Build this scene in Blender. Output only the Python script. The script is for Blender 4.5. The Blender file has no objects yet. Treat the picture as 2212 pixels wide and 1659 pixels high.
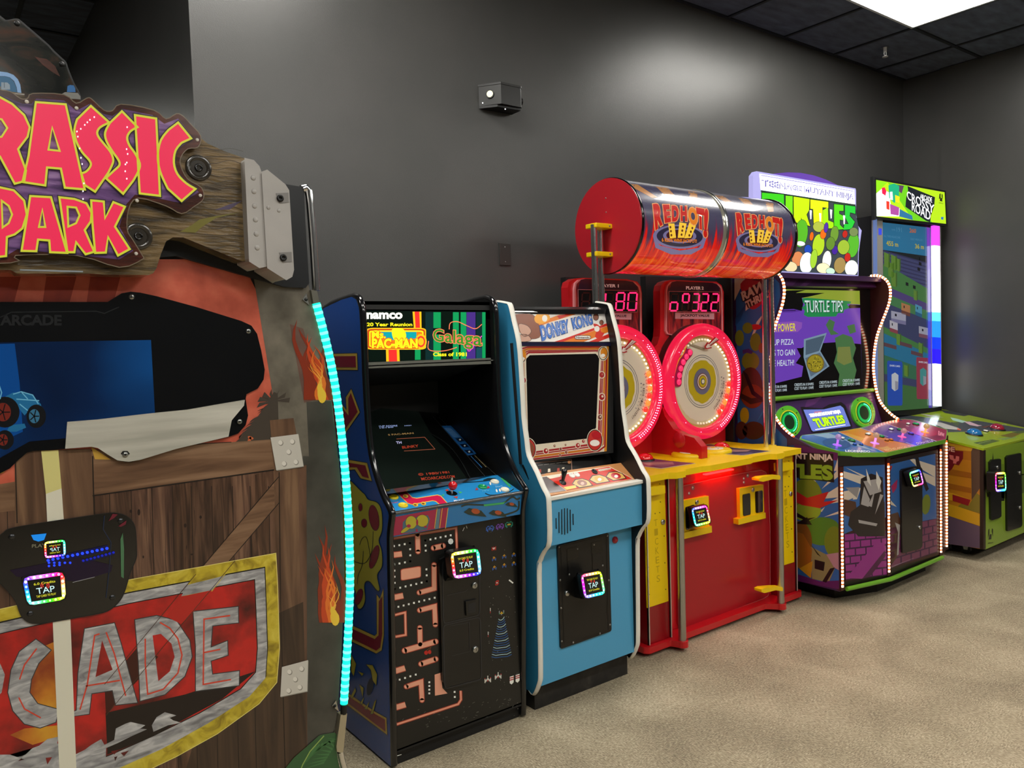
import bpy, bmesh, math, random
from mathutils import Vector, Matrix
from mathutils.geometry import tessellate_polygon

S = bpy.context.scene
COL = S.collection
# ------------------------------------------------------------------ camera
FPX = 1691.3
YAW, PITCH, ROLL = 0.643417, -0.0521244, -0.0313843
CAM = Vector((0, 0, 1.5))
_f = Vector((math.sin(YAW)*math.cos(PITCH), math.cos(YAW)*math.cos(PITCH), math.sin(PITCH)))
_r = Vector((math.cos(YAW), -math.sin(YAW), 0))
_u = _r.cross(_f)
R_ = _r*math.cos(ROLL) + _u*math.sin(ROLL)
U_ = -_r*math.sin(ROLL) + _u*math.cos(ROLL)
F_ = _f
cd = bpy.data.cameras.new('camera')
cam = bpy.data.objects.new('camera', cd)
COL.objects.link(cam)
cd.sensor_fit = 'HORIZONTAL'; cd.sensor_width = 36.0
cd.lens = 36.0*FPX/2212.0
cd.clip_start = 0.02
m = Matrix((R_, U_, -F_)).transposed().to_4x4(); m.translation = CAM
cam.matrix_world = m
S.camera = cam
# ------------------------------------------------------------------ world, exposure, ceiling lamps
w = bpy.data.worlds.new('world'); S.world = w; w.use_nodes = True
w.node_tree.nodes['Background'].inputs[0].default_value = (0.5, 0.52, 0.55, 1)
w.node_tree.nodes['Background'].inputs[1].default_value = 0.03
S.view_settings.view_transform = 'Standard'
S.view_settings.look = 'None'
S.view_settings.exposure = 0.25
S.view_settings.gamma = 1.0
S.view_settings.use_curve_mapping = False
CEIL = 3.53
LIGHT_E = 17.0
# X ranges start / Y ranges start of the 2x4 ft troffers of the room
TROFFERS = [(4.225, 2.03), (0.565, 2.03), (-1.875, 2.03), (-1.265, 8.13), (4.225, -0.41), (1.79, -0.41), (-0.65, -0.41), (4.225, -2.85), (1.79, -2.85), (-0.65, -2.85)]

# ------------------------------------------------------------------ materials
def lin(h):
    h = h.lstrip('#'); o = []
    for i in (0, 2, 4):
        c = int(h[i:i+2], 16)/255.0
        o.append(c/12.92 if c <= 0.04045 else ((c+0.055)/1.055)**2.4)
    return (o[0], o[1], o[2], 1)
_M = {}
def mt(h, rough=0.45, metal=0.0, em=0.0, coat=0.0, spec=0.5, name=None):
    k = (h, rough, metal, em, coat, spec)
    if k in _M: return _M[k]
    m = bpy.data.materials.new(name or 'paint_%s' % h.strip('#'))
    m.use_nodes = True
    b = m.node_tree.nodes['Principled BSDF']
    b.inputs['Base Color'].default_value = lin(h)
    b.inputs['Roughness'].default_value = rough
    b.inputs['Metallic'].default_value = metal
    b.inputs['Specular IOR Level'].default_value = spec
    if coat: b.inputs['Coat Weight'].default_value = coat; b.inputs['Coat Roughness'].default_value = 0.08
    if em:
        b.inputs['Emission Color'].default_value = lin(h)
        b.inputs['Emission Strength'].default_value = em
        if em >= 0.3: b.inputs['Base Color'].default_value = tuple(c*0.25 for c in lin(h)[:3])+(1,)
    m.diffuse_color = lin(h)
    _M[k] = m
    return m
def nodes(m): return m.node_tree.nodes, m.node_tree.links, m.node_tree.nodes['Principled BSDF']
def noisy(name, cols, scale=(1, 1, 1), nscale=5.0, detail=6, rough=0.6, bump=0.0, coat=0.0, em=0.0, dist=0.0, stops=None, spec=0.5, bscale=None):
    """colour ramp over noise in object space; every object that uses it is printed or made of it"""
    m = bpy.data.materials.new(name); m.use_nodes = True
    N, L, b = nodes(m)
    tc = N.new('ShaderNodeTexCoord'); mp = N.new('ShaderNodeMapping'); nz = N.new('ShaderNodeTexNoise'); cr = N.new('ShaderNodeValToRGB')
    mp.inputs['Scale'].default_value = scale
    nz.inputs['Scale'].default_value = nscale; nz.inputs['Detail'].default_value = detail
    nz.inputs['Distortion'].default_value = dist
    L.new(tc.outputs['Object'], mp.inputs[0]); L.new(mp.outputs[0], nz.inputs['Vector']); L.new(nz.outputs['Fac'], cr.inputs[0])
    e = cr.color_ramp.elements
    n = len(cols)
    st = stops or [0.3+0.4*i/(n-1) for i in range(n)]
    e[0].position = st[0]; e[0].color = lin(cols[0]); e[1].position = st[-1]; e[1].color = lin(cols[-1])
    for i in range(1, n-1):
        q = e.new(st[i]); q.color = lin(cols[i])
    L.new(cr.outputs[0], b.inputs['Base Color'])
    b.inputs['Roughness'].default_value = rough
    b.inputs['Specular IOR Level'].default_value = spec
    if coat: b.inputs['Coat Weight'].default_value = coat; b.inputs['Coat Roughness'].default_value = 0.1
    if em: L.new(cr.outputs[0], b.inputs['Emission Color']); b.inputs['Emission Strength'].default_value = em
    if bump:
        n2 = N.new('ShaderNodeTexNoise'); n2.inputs['Scale'].default_value = bscale or nscale*3; n2.inputs['Detail'].default_value = 4
        L.new(mp.outputs[0], n2.inputs['Vector'])
        bp = N.new('ShaderNodeBump'); bp.inputs['Strength'].default_value = bump; bp.inputs['Distance'].default_value = 0.01
        L.new(n2.outputs['Fac'], bp.inputs['Height']); L.new(bp.outputs[0], b.inputs['Normal'])
    return m

# ------------------------------------------------------------------ rays of the photograph onto real planes
def ray(x, y): return F_ + R_*((x-1106)/FPX) + U_*((829.5-y)/FPX)
class Pl:
    """a plane in the room: point and outward normal"""
    def __init__(s, p, n): s.p = Vector(p); s.n = Vector(n).normalized()
    def at(s, x, y, l=0.0):
        d = ray(x, y); q = s.p + s.n*(l*0.0007)
        return CAM + d*((q-CAM).dot(s.n)/d.dot(s.n))
class Lim(Pl):
    """a plane limited to a range of X and a lowest Z"""
    def __init__(s, pl, x0, x1, z0=-9, y0=-9): Pl.__init__(s, pl.p, pl.n); s.x0, s.x1, s.z0, s.y0 = x0, x1, z0, y0
    def at(s, x, y, l=0.0):
        p = Pl.at(s, x, y, l); p.x = min(max(p.x, s.x0), s.x1); p.z = max(p.z, s.z0); p.y = max(p.y, s.y0); return p
def PYlim(Y, x0, x1, z0=-9): return Lim(Pl((0, Y, 0), (0, -1, 0)), x0, x1, z0)
def PY(Y): return Pl((0, Y, 0), (0, -1, 0))
def PX(X): return Pl((X, 0, 0), (-1, 0, 0))
def PZ(Z): return Pl((0, 0, Z), (0, 0, 1))
def P3(a, b, c):
    a, b, c = Vector(a), Vector(b), Vector(c); n = (b-a).cross(c-a).normalized()
    if n.dot(CAM-a) < 0: n = -n
    return Pl(a, n)
def sc(pts, s, ox=0, oy=0): return [(x/s+ox, y/s+oy) for x, y in pts]

def ell(cx, cy, rx, ry, n=28, rot=0.0):
    o = []
    for i in range(n):
        a = 2*math.pi*i/n; x = rx*math.cos(a); y = ry*math.sin(a)
        o.append((cx+x*math.cos(rot)-y*math.sin(rot), cy+x*math.sin(rot)+y*math.cos(rot)))
    return o
def rquad(q, r=0.18, n=4):
    """rounded px quad (tl,tr,br,bl)"""
    o = []
    for i in range(4):
        p = Vector(q[i]); a = Vector(q[i-1]); b = Vector(q[(i+1) % 4])
        p0 = p.lerp(a, r); p1 = p.lerp(b, r)
        for k in range(n+1):
            t = k/n; o.append(tuple(p0.lerp(p, t).lerp(p.lerp(p1, t), t)))
    return o
def bil(q, u, v):
    """perspective quad map; q = tl,tr,br,bl ; u right, v down"""
    (x0, y0), (x1, y1), (x2, y2), (x3, y3) = q
    dx1, dx2, sx = x1-x2, x3-x2, x0-x1+x2-x3
    dy1, dy2, sy = y1-y2, y3-y2, y0-y1+y2-y3
    det = dx1*dy2-dx2*dy1
    g = (sx*dy2-dx2*sy)/det; h = (dx1*sy-sx*dy1)/det
    a, b_, c = x1-x0+g*x1, x3-x0+h*x3, x0
    d, e, f = y1-y0+g*y1, y3-y0+h*y3, y0
    w_ = g*u+h*v+1
    return ((a*u+b_*v+c)/w_, (d*u+e*v+f)/w_)
def curve(pts, n=6, closed=False):
    """Catmull-Rom through points (2D or 3D)"""
    P = [Vector(p) for p in pts]; o = []
    m_ = len(P); rng = range(m_ if closed else m_-1)
    for i in rng:
        if closed: p0, p1, p2, p3 = P[i-1], P[i], P[(i+1) % m_], P[(i+2) % m_]
        else: p0, p1, p2, p3 = P[max(i-1, 0)], P[i], P[i+1], P[min(i+2, m_-1)]
        for k in range(n):
            t = k/n
            o.append(0.5*((2*p1)+(p2-p0)*t+(2*p0-5*p1+4*p2-p3)*t*t+(3*p1-p0-3*p2+p3)*t*t*t))
    if not closed: o.append(P[-1])
    return [tuple(v) for v in o]

_T = {}
def text_mesh(s, bold):
    k = (s, bold)
    if k in _T: return _T[k]
    c = bpy.data.curves.new('t', 'FONT'); c.body = s; c.size = 1.0; c.offset = bold; c.resolution_u = 3
    o = bpy.data.objects.new('t', c); COL.objects.link(o)
    dg = bpy.context.evaluated_depsgraph_get()
    me = bpy.data.meshes.new_from_object(o.evaluated_get(dg))
    V = [v.co.copy() for v in me.vertices]; Fc = [tuple(p.vertices) for p in me.polygons]
    bpy.data.objects.remove(o); bpy.data.curves.remove(c); bpy.data.meshes.remove(me)
    if V:
        x0 = min(v.x for v in V); x1 = max(v.x for v in V); y0 = min(v.y for v in V); y1 = max(v.y for v in V)
        V = [((v.x-x0)/max(x1-x0, 1e-6), 1-(v.y-y0)/max(y1-y0, 1e-6)) for v in V]
    _T[k] = (V, Fc); return _T[k]

class B:
    """collects shapes in room coordinates and links them as ONE mesh object"""
    def __init__(s): s.v = []; s.f = []; s.m = []; s.mats = []; s.sm = []
    def mi(s, m):
        if m not in s.mats: s.mats.append(m)
        return s.mats.index(m)
    def add(s, vs, fs, m, smooth=False):
        o = len(s.v); s.v += [Vector(v) for v in vs]; i = s.mi(m)
        for f in fs: s.f.append(tuple(o+k for k in f)); s.m.append(i); s.sm.append(smooth)
        return s
    def box(s, x0, x1, y0, y1, z0, z1, m):
        v = [(x0, y0, z0), (x1, y0, z0), (x1, y1, z0), (x0, y1, z0), (x0, y0, z1), (x1, y0, z1), (x1, y1, z1), (x0, y1, z1)]
        return s.add(v, [(0, 3, 2, 1), (4, 5, 6, 7), (0, 1, 5, 4), (1, 2, 6, 5), (2, 3, 7, 6), (3, 0, 4, 7)], m)
    def slab3(s, pts, d, m, sm=None, back=True):
        """closed 3D loop extruded by vector d (front loop at pts)"""
        pts = [Vector(p) for p in pts]; d = Vector(d); n = len(pts)
        tri = tessellate_polygon([pts])
        vs = pts+[p+d for p in pts]
        s.add(vs, [tuple(t) for t in tri], m)
        if back: s.add(vs, [tuple(n+k for k in reversed(t)) for t in tri], sm or m)
        s.add(vs, [(i, (i+1) % n, n+(i+1) % n, n+i) for i in range(n)], sm or m)
        return s
    def prism(s, prof, axis, a0, a1, m, sm=None):
        """profile: for axis x (y,z), for y (x,z), for z (x,y)"""
        if axis == 'x': p = [(a0, a, b) for a, b in prof]; d = (a1-a0, 0, 0)
        elif axis == 'y': p = [(a, a0, b) for a, b in prof]; d = (0, a1-a0, 0)
        else: p = [(a, b, a0) for a, b in prof]; d = (0, 0, a1-a0)
        return s.slab3(p, d, m, sm)
    def slab(s, px, pl, depth, m, sm=None, l=0):
        return s.slab3([pl.at(x, y, l) for x, y in px], -pl.n*depth, m, sm)
    def poly(s, px, pl, m, l=1, hole=None):
        pts = [pl.at(x, y, l) for x, y in px]; loops = [pts]
        if hole:
            hs = hole if isinstance(hole[0][0], (tuple, list)) else [hole]
            loops += [[pl.at(x, y, l) for x, y in h] for h in hs]
        n = pl.n; a = n.orthogonal().normalized(); c = n.cross(a)
        flat = [[Vector((p.dot(a), p.dot(c), 0)) for p in lp] for lp in loops]
        tri = tessellate_polygon(flat); vs = [p for lp in loops for p in lp]
        return s.add(vs, [tuple(t) for t in tri], m)
    def quad(s, q, pl, m, l=1): return s.poly(q, pl, m, l)
    def line(s, px, pl, m, w=2.0, l=2, closed=False):
        P = [Vector(p[:2]) for p in px]; n = len(P); a = []; b = []
        for i in range(n):
            if closed: d0 = P[i]-P[i-1]; d1 = P[(i+1) % n]-P[i]
            else:
                d0 = P[i]-P[i-1] if i else P[1]-P[0]; d1 = P[i+1]-P[i] if i < n-1 else d0
            if d0.length < 1e-6: d0 = d1
            if d1.length < 1e-6: d1 = d0
            d0 = d0.normalized(); d1 = d1.normalized(); t = (d0+d1)
            t = t.normalized() if t.length > 1e-4 else d1
            nn = Vector((-t.y, t.x)); k = max(0.5, abs(nn.dot(Vector((-d1.y, d1.x)))))
            a.append(P[i]+nn*(w/2/k)); b.append(P[i]-nn*(w/2/k))
        vs = [pl.at(p.x, p.y, l) for p in a]+[pl.at(p.x, p.y, l) for p in b]
        fs = [(i, (i+1) % n, n+(i+1) % n, n+i) for i in range(n if closed else n-1)]
        return s.add(vs, fs, m)
    def text(s, st, q, pl, m, l=3, bold=0.02):
        V, Fc = text_mesh(st, bold)
        return s.add([pl.at(*bil(q, u, v), l) for u, v in V], Fc, m)
    def tube(s, pts, r, m, seg=10, caps=True, closed=False, sx=None):
        P = [Vector(p) for p in pts]; n = len(P); vs = []; up = None
        for i in range(n):
            if closed: t = P[(i+1) % n]-P[i-1]
            else: t = P[min(i+1, n-1)]-P[max(i-1, 0)]
            t.normalize()
            if up is None: up = t.orthogonal().normalized()
            else:
                up = (up-t*up.dot(t)); up = up.normalized() if up.length > 1e-5 else t.orthogonal().normalized()
            sd = t.cross(up); rr = r[i] if isinstance(r, (list, tuple)) else r
            for k in range(seg):
                a = 2*math.pi*k/seg; vs.append(P[i]+up*(rr*math.cos(a))+sd*(rr*math.sin(a)))
        fs = []
        for i in range(n if closed else n-1):
            j = (i+1) % n
            for k in range(seg): fs.append((i*seg+k, i*seg+(k+1) % seg, j*seg+(k+1) % seg, j*seg+k))
        s.add(vs, fs, m, True)
        if caps and not closed: s.add(vs[:seg], [tuple(reversed(range(seg)))], m); s.add(vs[-seg:], [tuple(range(seg))], m)
        return s
    def cyl(s, p0, p1, r, m, seg=20, r1=None):
        return s.tube([p0, p1], [r, r if r1 is None else r1], m, seg)
    def lathe(s, prof, c, ax, m, seg=28):
        """prof list of (radius, height along ax)"""
        c = Vector(c); ax = Vector(ax).normalized(); a = ax.orthogonal().normalized(); b = ax.cross(a); vs = []; fs = []
        n = len(prof)
        for r, h in prof:
            for k in range(seg):
                t = 2*math.pi*k/seg; vs.append(c+ax*h+a*(r*math.cos(t))+b*(r*math.sin(t)))
        for i in range(n-1):
            for k in range(seg): fs.append((i*seg+k, i*seg+(k+1) % seg, (i+1)*seg+(k+1) % seg, (i+1)*seg+k))
        s.add(vs, fs, m, True)
        if prof[-1][0] > 1e-5: s.add(vs[-seg:], [tuple(range(seg))], m)
        if prof[0][0] > 1e-5: s.add(vs[:seg], [tuple(reversed(range(seg)))], m)
        return s
    def ball(s, c, r, m, seg=12, k=1.0):
        return s.lathe([(max(1e-6, r*math.sin(math.pi*i/8)), -r*k*math.cos(math.pi*i/8)) for i in range(9)], c, (0, 0, 1), m, seg)
    def dome(s, c, ax, r, h, m, seg=24):
        return s.lathe([(r, 0)]+[(max(1e-6, r*math.cos(a)), h*math.sin(a)) for a in [math.pi/2*i/6 for i in range(1, 7)]], c, ax, m, seg)
    def build(s, name, parent=None, bevel=0.0, label=None, org=None, fix=False):
        me = bpy.data.meshes.new(name)
        loc = Vector(org) if org is not None else (parent['_o'] if parent is not None else Vector((0, 0, 0)))
        loc = Vector(loc)
        me.from_pydata([tuple(v-loc) for v in s.v], [], s.f)
        for m_ in s.mats: me.materials.append(m_)
        me.polygons.foreach_set('material_index', s.m)
        me.polygons.foreach_set('use_smooth', s.sm)
        me.validate(); me.update()
        if fix:
            bm = bmesh.new(); bm.from_mesh(me); bmesh.ops.remove_doubles(bm, verts=bm.verts, dist=1e-5)
            bmesh.ops.recalc_face_normals(bm, faces=bm.faces); bm.to_mesh(me); bm.free()
        o = bpy.data.objects.new(name, me); COL.objects.link(o)
        if parent is not None: o.parent = parent; 
        elif org is not None: o.location = loc
        o['_o'] = tuple(loc)
        if bevel:
            bv = o.modifiers.new('bevel', 'BEVEL'); bv.width = bevel; bv.segments = 2; bv.limit_method = 'ANGLE'; bv.angle_limit = 0.7
            bv.harden_normals = False
        if label: o['label'] = label
        return o
def thing(name, label, cat, loc, group=None):
    o = bpy.data.objects.new(name, None); COL.objects.link(o); o.location = loc
    o.empty_display_size = 0.1
    o['label'] = label; o['category'] = cat; o['_o'] = tuple(loc)
    if group: o['group'] = group
    return o
def tag(o, label, cat, group=None):
    o['label'] = label; o['category'] = cat
    if group: o['group'] = group
    return o
def struct(b, name, **k):
    o = b.build(name, **k); o['kind'] = 'structure'; return o

BLK = mt('#0c0c0d', 0.4, name='black_laminate'); BLKM = mt('#121213', 0.6, name='matte_black')
BLKG = mt('#08080a', 0.12, coat=0.5, name='gloss_black')
CHR = mt('#e4e5e6', 0.17, 1.0, name='chrome'); STEEL = mt('#b9bab8', 0.3, 1.0, name='brushed_steel')
WHT = mt('#ece9df', 0.4, name='white_trim'); SCREW = mt('#9a9a98', 0.3, 0.9, name='screw_metal')
def glassmat(name, col, rough=0.03, alpha=0.12):
    m = bpy.data.materials.new(name); m.use_nodes = True
    N, L, b = nodes(m); out = N['Material Output']
    tr = N.new('ShaderNodeBsdfTransparent'); tr.inputs[0].default_value = lin(col)
    gl = N.new('ShaderNodeBsdfGlossy'); gl.inputs['Roughness'].default_value = rough
    fr = N.new('ShaderNodeFresnel'); fr.inputs['IOR'].default_value = 1.45
    mx = N.new('ShaderNodeMixShader')
    L.new(fr.outputs[0], mx.inputs[0]); L.new(tr.outputs[0], mx.inputs[1]); L.new(gl.outputs[0], mx.inputs[2]); L.new(mx.outputs[0], out.inputs['Surface'])
    return m
GLASS = glassmat('clear_acrylic', '#f2f2f2'); SMOKE = glassmat('smoked_acrylic', '#6e7278')
def screws(b, pts, pl, r=0.005, m=None):
    for x, y in pts:
        c = pl.at(x, y); b.dome(c, pl.n, r, r*0.5, m or SCREW, 10)
class CylX:
    """printed cylinder with its axis along X"""
    curved = True
    def __init__(s, yc, zc, r): s.yc, s.zc, s.r = yc, zc, r; s.n = Vector((0, -1, 0))
    def at(s, x, y, l=0.0):
        d = ray(x, y); r = s.r+l*0.0006; oy = CAM.y-s.yc; oz = CAM.z-s.zc
        a = d.y**2+d.z**2; b_ = 2*(d.y*oy+d.z*oz); c = oy*oy+oz*oz-r*r; dd = b_*b_-4*a*c
        t = (-b_-math.sqrt(max(dd, 0)))/(2*a)
        return CAM+d*t
def split(P, T, mx=7.0):
    P = [tuple(p[:2]) for p in P]; T = [tuple(t) for t in T]; mid = {}; out = []
    while T:
        a, b_, c = T.pop(); E = sorted((((P[i][0]-P[j][0])**2+(P[i][1]-P[j][1])**2), i, j, k) for i, j, k in ((a, b_, c), (b_, c, a), (c, a, b_)))
        L2, i, j, k = E[-1]
        if L2 < mx*mx: out.append((a, b_, c)); continue
        key = (min(i, j), max(i, j))
        if key not in mid: mid[key] = len(P); P.append(((P[i][0]+P[j][0])/2, (P[i][1]+P[j][1])/2))
        m_ = mid[key]; T.append((i, m_, k)); T.append((m_, j, k))
    return P, out
_poly0, _text0, _line0 = B.poly, B.text, B.line
def _poly(s, px, pl, m, l=1, hole=None):
    if not getattr(pl, 'curved', False): return _poly0(s, px, pl, m, l, hole)
    loops = [[tuple(p[:2]) for p in px]]
    if hole: loops += ([list(h) for h in hole] if isinstance(hole[0][0], (tuple, list)) else [list(hole)])
    tri = tessellate_polygon([[Vector((x, y, 0)) for x, y in lp] for lp in loops])
    P, T = split([p for lp in loops for p in lp], tri)
    return s.add([pl.at(x, y, l) for x, y in P], T, m, True)
def _text(s, st, q, pl, m, l=3, bold=0.02):
    if not getattr(pl, 'curved', False): return _text0(s, st, q, pl, m, l, bold)
    V, Fc = text_mesh(st, bold); tr = []
    for f in Fc:
        for i in range(1, len(f)-1): tr.append((f[0], f[i], f[i+1]))
    P, T = split([bil(q, u, v) for u, v in V], tr)
    return s.add([pl.at(x, y, l) for x, y in P], T, m, True)
def _line(s, px, pl, m, w=2.0, l=2, closed=False):
    if not getattr(pl, 'curved', False): return _line0(s, px, pl, m, w, l, closed)
    o = []; n = len(px)
    for i in range(n if closed else n-1):
        a = Vector(px[i][:2]); b_ = Vector(px[(i+1) % n][:2]); k = max(1, int((b_-a).length/6))
        for j in range(k): o.append(tuple(a.lerp(b_, j/k)))
    if not closed: o.append(tuple(px[-1][:2]))
    return _line0(s, o, pl, m, w, l, closed)
B.poly, B.text, B.line = _poly, _text, _line
def side_pts(px, X): return [PX(X).at(*p) for p in px]
# ================================================================== the room
def wallmat():
    m = noisy('charcoal_wall_paint', ['#444443', '#4a4948'], nscale=3.0, rough=0.335, bump=0.08, bscale=260.0, spec=0.42)
    return m
WALL = wallmat()
WX, WY = 6.49, 3.23
def carpet():
    m = bpy.data.materials.new('beige_carpet'); m.use_nodes = True
    N, L, b = nodes(m)
    tc = N.new('ShaderNodeTexCoord')
    def noise(scale, ms=(1, 1, 1), rot=0.0, detail=3, dist=0.0):
        mp = N.new('ShaderNodeMapping'); mp.inputs['Scale'].default_value = ms; mp.inputs['Rotation'].default_value = (0, 0, rot)
        nz = N.new('ShaderNodeTexNoise'); nz.inputs['Scale'].default_value = scale; nz.inputs['Detail'].default_value = detail; nz.inputs['Distortion'].default_value = dist
        L.new(tc.outputs['Object'], mp.inputs[0]); L.new(mp.outputs[0], nz.inputs['Vector']); return nz
    a = noise(3.0, detail=9, dist=.5); f = noise(230.0, (1, 0.3, 1), 0.5, 2); g = noise(240.0, (0.3, 1, 1), 0.3, 2); k = noise(330.0)
    sel = noise(9.0, detail=5, dist=1.5)
    s1 = N.new('ShaderNodeMath'); s1.operation = 'GREATER_THAN'; s1.inputs[1].default_value = 0.5; L.new(sel.outputs['Fac'], s1.inputs[0])
    mf = N.new('ShaderNodeMix'); mf.data_type = 'FLOAT'; L.new(s1.outputs[0], mf.inputs[0]); L.new(f.outputs['Fac'], mf.inputs[2]); L.new(g.outputs['Fac'], mf.inputs[3])
    ad = N.new('ShaderNodeMath'); ad.operation = 'MULTIPLY_ADD'; ad.inputs[1].default_value = 0.68; L.new(mf.outputs[0], ad.inputs[0])
    a2 = N.new('ShaderNodeMath'); a2.operation = 'MULTIPLY'; a2.inputs[1].default_value = 0.32; L.new(a.outputs['Fac'], a2.inputs[0]); L.new(a2.outputs[0], ad.inputs[2])
    cr = N.new('ShaderNodeValToRGB'); e = cr.color_ramp.elements
    e[0].position = 0.34; e[0].color = lin('#766c5c'); e[1].position = 0.68; e[1].color = lin('#c8baa0')
    q = e.new(0.5); q.color = lin('#9e9179')
    L.new(ad.outputs[0], cr.inputs[0]); L.new(cr.outputs[0], b.inputs['Base Color'])
    b.inputs['Roughness'].default_value = 0.95; b.inputs['Specular IOR Level'].default_value = 0.1
    bp = N.new('ShaderNodeBump'); bp.inputs['Strength'].default_value = 0.5; bp.inputs['Distance'].default_value = 0.004
    L.new(mf.outputs[0], bp.inputs['Height']); L.new(bp.outputs[0], b.inputs['Normal'])
    return m
X0, Y0, YA, XA = -4.2, -5.2, 9.4, 0.905
b = B(); b.box(X0-.1, WX+.1, Y0-.1, YA+.1, -0.1, 0, carpet()); struct(b, 'floor')
b = B(); b.box(XA, WX, WY, WY+0.12, 0, CEIL, WALL); struct(b, 'wall_back')
b = B(); b.box(XA, XA+0.12, WY+0.12, YA, 0, CEIL, WALL); struct(b, 'wall_alcove')
b = B(); b.box(X0, XA, YA, YA+0.1, 0, CEIL, WALL); struct(b, 'wall_far')
b = B(); b.box(WX, WX+0.12, Y0, WY+0.12, 0, CEIL, WALL); b.box(WX-0.025, WX, Y0, 2.925, 0, CEIL, WALL); struct(b, 'wall_right')
b = B(); b.box(X0-0.1, X0, Y0, YA, 0, CEIL, WALL); struct(b, 'wall_left')
b = B(); b.box(X0, WX, Y0-0.1, Y0, 0, CEIL, WALL); struct(b, 'wall_front')
TILE = noisy('dark_ceiling_tile', ['#484f60', '#60697e'], scale=(1, 3, 1), nscale=7, rough=0.9, bump=0.3, bscale=120)
TBAR = mt('#20232a', 0.6, name='ceiling_grid_bar')
b = B(); b.box(X0-.1, WX+.1, Y0-.1, YA+.1, CEIL+0.006, CEIL+0.1, TILE)
x = 4.225-0.61*14
while x < WX:
    b.box(x-0.012, x+0.012, Y0, YA, CEIL-0.002, CEIL+0.006, TBAR); x += 0.61
y = 2.64-0.61*13
while y < YA:
    b.box(X0, WX, y-0.012, y+0.012, CEIL-0.003, CEIL+0.006, TBAR); y += 0.61
b.box(X0, WX, WY-0.02, WY, CEIL-0.004, CEIL+0.006, TBAR)
struct(b, 'ceiling')
# troffers
DIFF = mt('#fffcf4', 0.5, em=LIGHT_E, name='lit_diffuser'); FRM = mt('#c9ced2', 0.4, name='troffer_frame')
lbl = ['bright recessed ceiling panel light in dark tile ceiling, nearest the far corner']
for i, (lx, ly) in enumerate(TROFFERS):
    t = thing('ceiling_light', 'bright rectangular panel light set in the dark tiled ceiling, top right of the photo' if i == 0 else 'panel light in the dark tiled ceiling outside the photo', 'ceiling light', (lx+0.61, ly+0.305, CEIL), group=None if i == 0 else 'ceiling lights beyond the frame')
    b = B(); z0 = CEIL-0.010
    x1, y1 = lx+1.195, ly+0.61
    for q in ((lx, x1, ly, ly+0.018), (lx, x1, y1-0.018, y1), (lx, lx+0.018, ly+0.018, y1-0.018), (x1-0.018, x1, ly+0.018, y1-0.018)):
        b.box(q[0], q[1], q[2], q[3], z0, CEIL+0.004, FRM)
    b.build('light_frame', t)
    b = B(); b.box(lx+0.018, x1-0.018, ly+0.018, y1-0.018, CEIL-0.006, CEIL+0.002, DIFF); b.build('diffuser', t)
# sprinkler
p = Vector((5.632, 2.931, CEIL)); SPK = mt('#ffffff', .25, .5)
t = thing('fire_sprinkler', 'small chrome fire sprinkler head hanging from dark ceiling tile', 'sprinkler', p)
b = B(); b.cyl(p-Vector((0, 0, .004)), p+Vector((0, 0, .006)), 0.028, CHR); b.cyl(p-Vector((0, 0, .03)), p, 0.012, SPK); b.build('escutcheon', t)
b = B(); b.tube([p+Vector((-.012, 0, -.03)), p+Vector((-.016, 0, -.048)), p+Vector((0, 0, -.062)), p+Vector((.016, 0, -.048)), p+Vector((.012, 0, -.03))], 0.004, SPK, 6); b.cyl(p-Vector((0, 0, .067)), p-Vector((0, 0, .062)), 0.019, SPK); b.build('deflector', t)
# emergency light on the back wall
em_m = mt('#1d1d1c', 0.35, coat=0.3, name='grey_bronze_plastic')
x0, x1, zt, zb, yf = 2.27, 2.475, 2.775, 2.665, WY-0.095
t = thing('emergency_light', 'small dark emergency light with one round lamp, high on the grey wall', 'emergency light', (2.37, WY, 2.72))
b = B()
b.prism([(x0, WY), (x0+0.07, yf), (x1-0.012, yf), (x1, yf+0.012), (x1, WY)], 'z', zb+0.012, zt-0.004, em_m)
b.prism([(x0-0.003, WY), (x0+0.068, yf-0.003), (x1-0.01, yf-0.003), (x1+0.003, yf+0.01), (x1+0.003, WY)], 'z', zt-0.004, zt+0.006, em_m)
b.prism([(x0, WY), (x0+0.06, yf+0.02), (x1-0.004, yf+0.012), (x1, WY)], 'z', zb, zb+0.012, BLK)
b.build('housing', t, bevel=0.002)
n = Vector((-0.8, -0.6, 0)); c = Vector((x0+0.036, WY-0.05, 2.728))
b = B(); b.cyl(c, c+n*0.006, 0.021, BLK); b.lathe([(0.016, 0.006), (0.014, 0.009), (0.001, 0.012)], c, n, mt('#f4f0c8', 0.3, em=1.2)); b.build('lamp_lens', t)
b = B(); c2 = Vector((x1+0.002, WY-0.05, 2.72)); b.cyl(c2, c2+Vector((0.02, 0, 0)), 0.020, BLK); b.build('side_lamp', t)
for q in ((x0+0.012, WY-0.018, 2.69), (x1-0.09, yf+0.03, zb-0.001)):
    b = B(); b.ball(q, 0.003, mt('#ffffff', .3, em=2.0)); b.build('indicator', t)
# blank wall plate
b = B(); b.box(2.365, 2.435, WY-0.006, WY, 1.897, 2.009, mt('#383634', 0.35, name='dark_plate')); b.ball((2.40, WY-0.006, 1.99), 0.003, SCREW); b.ball((2.40, WY-0.006, 1.915), 0.003, SCREW)
tag(b.build('wall_plate', bevel=0.0015, org=(2.40, WY, 1.953)), 'dark blank electrical cover plate on the grey back wall', 'wall plate')
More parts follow.
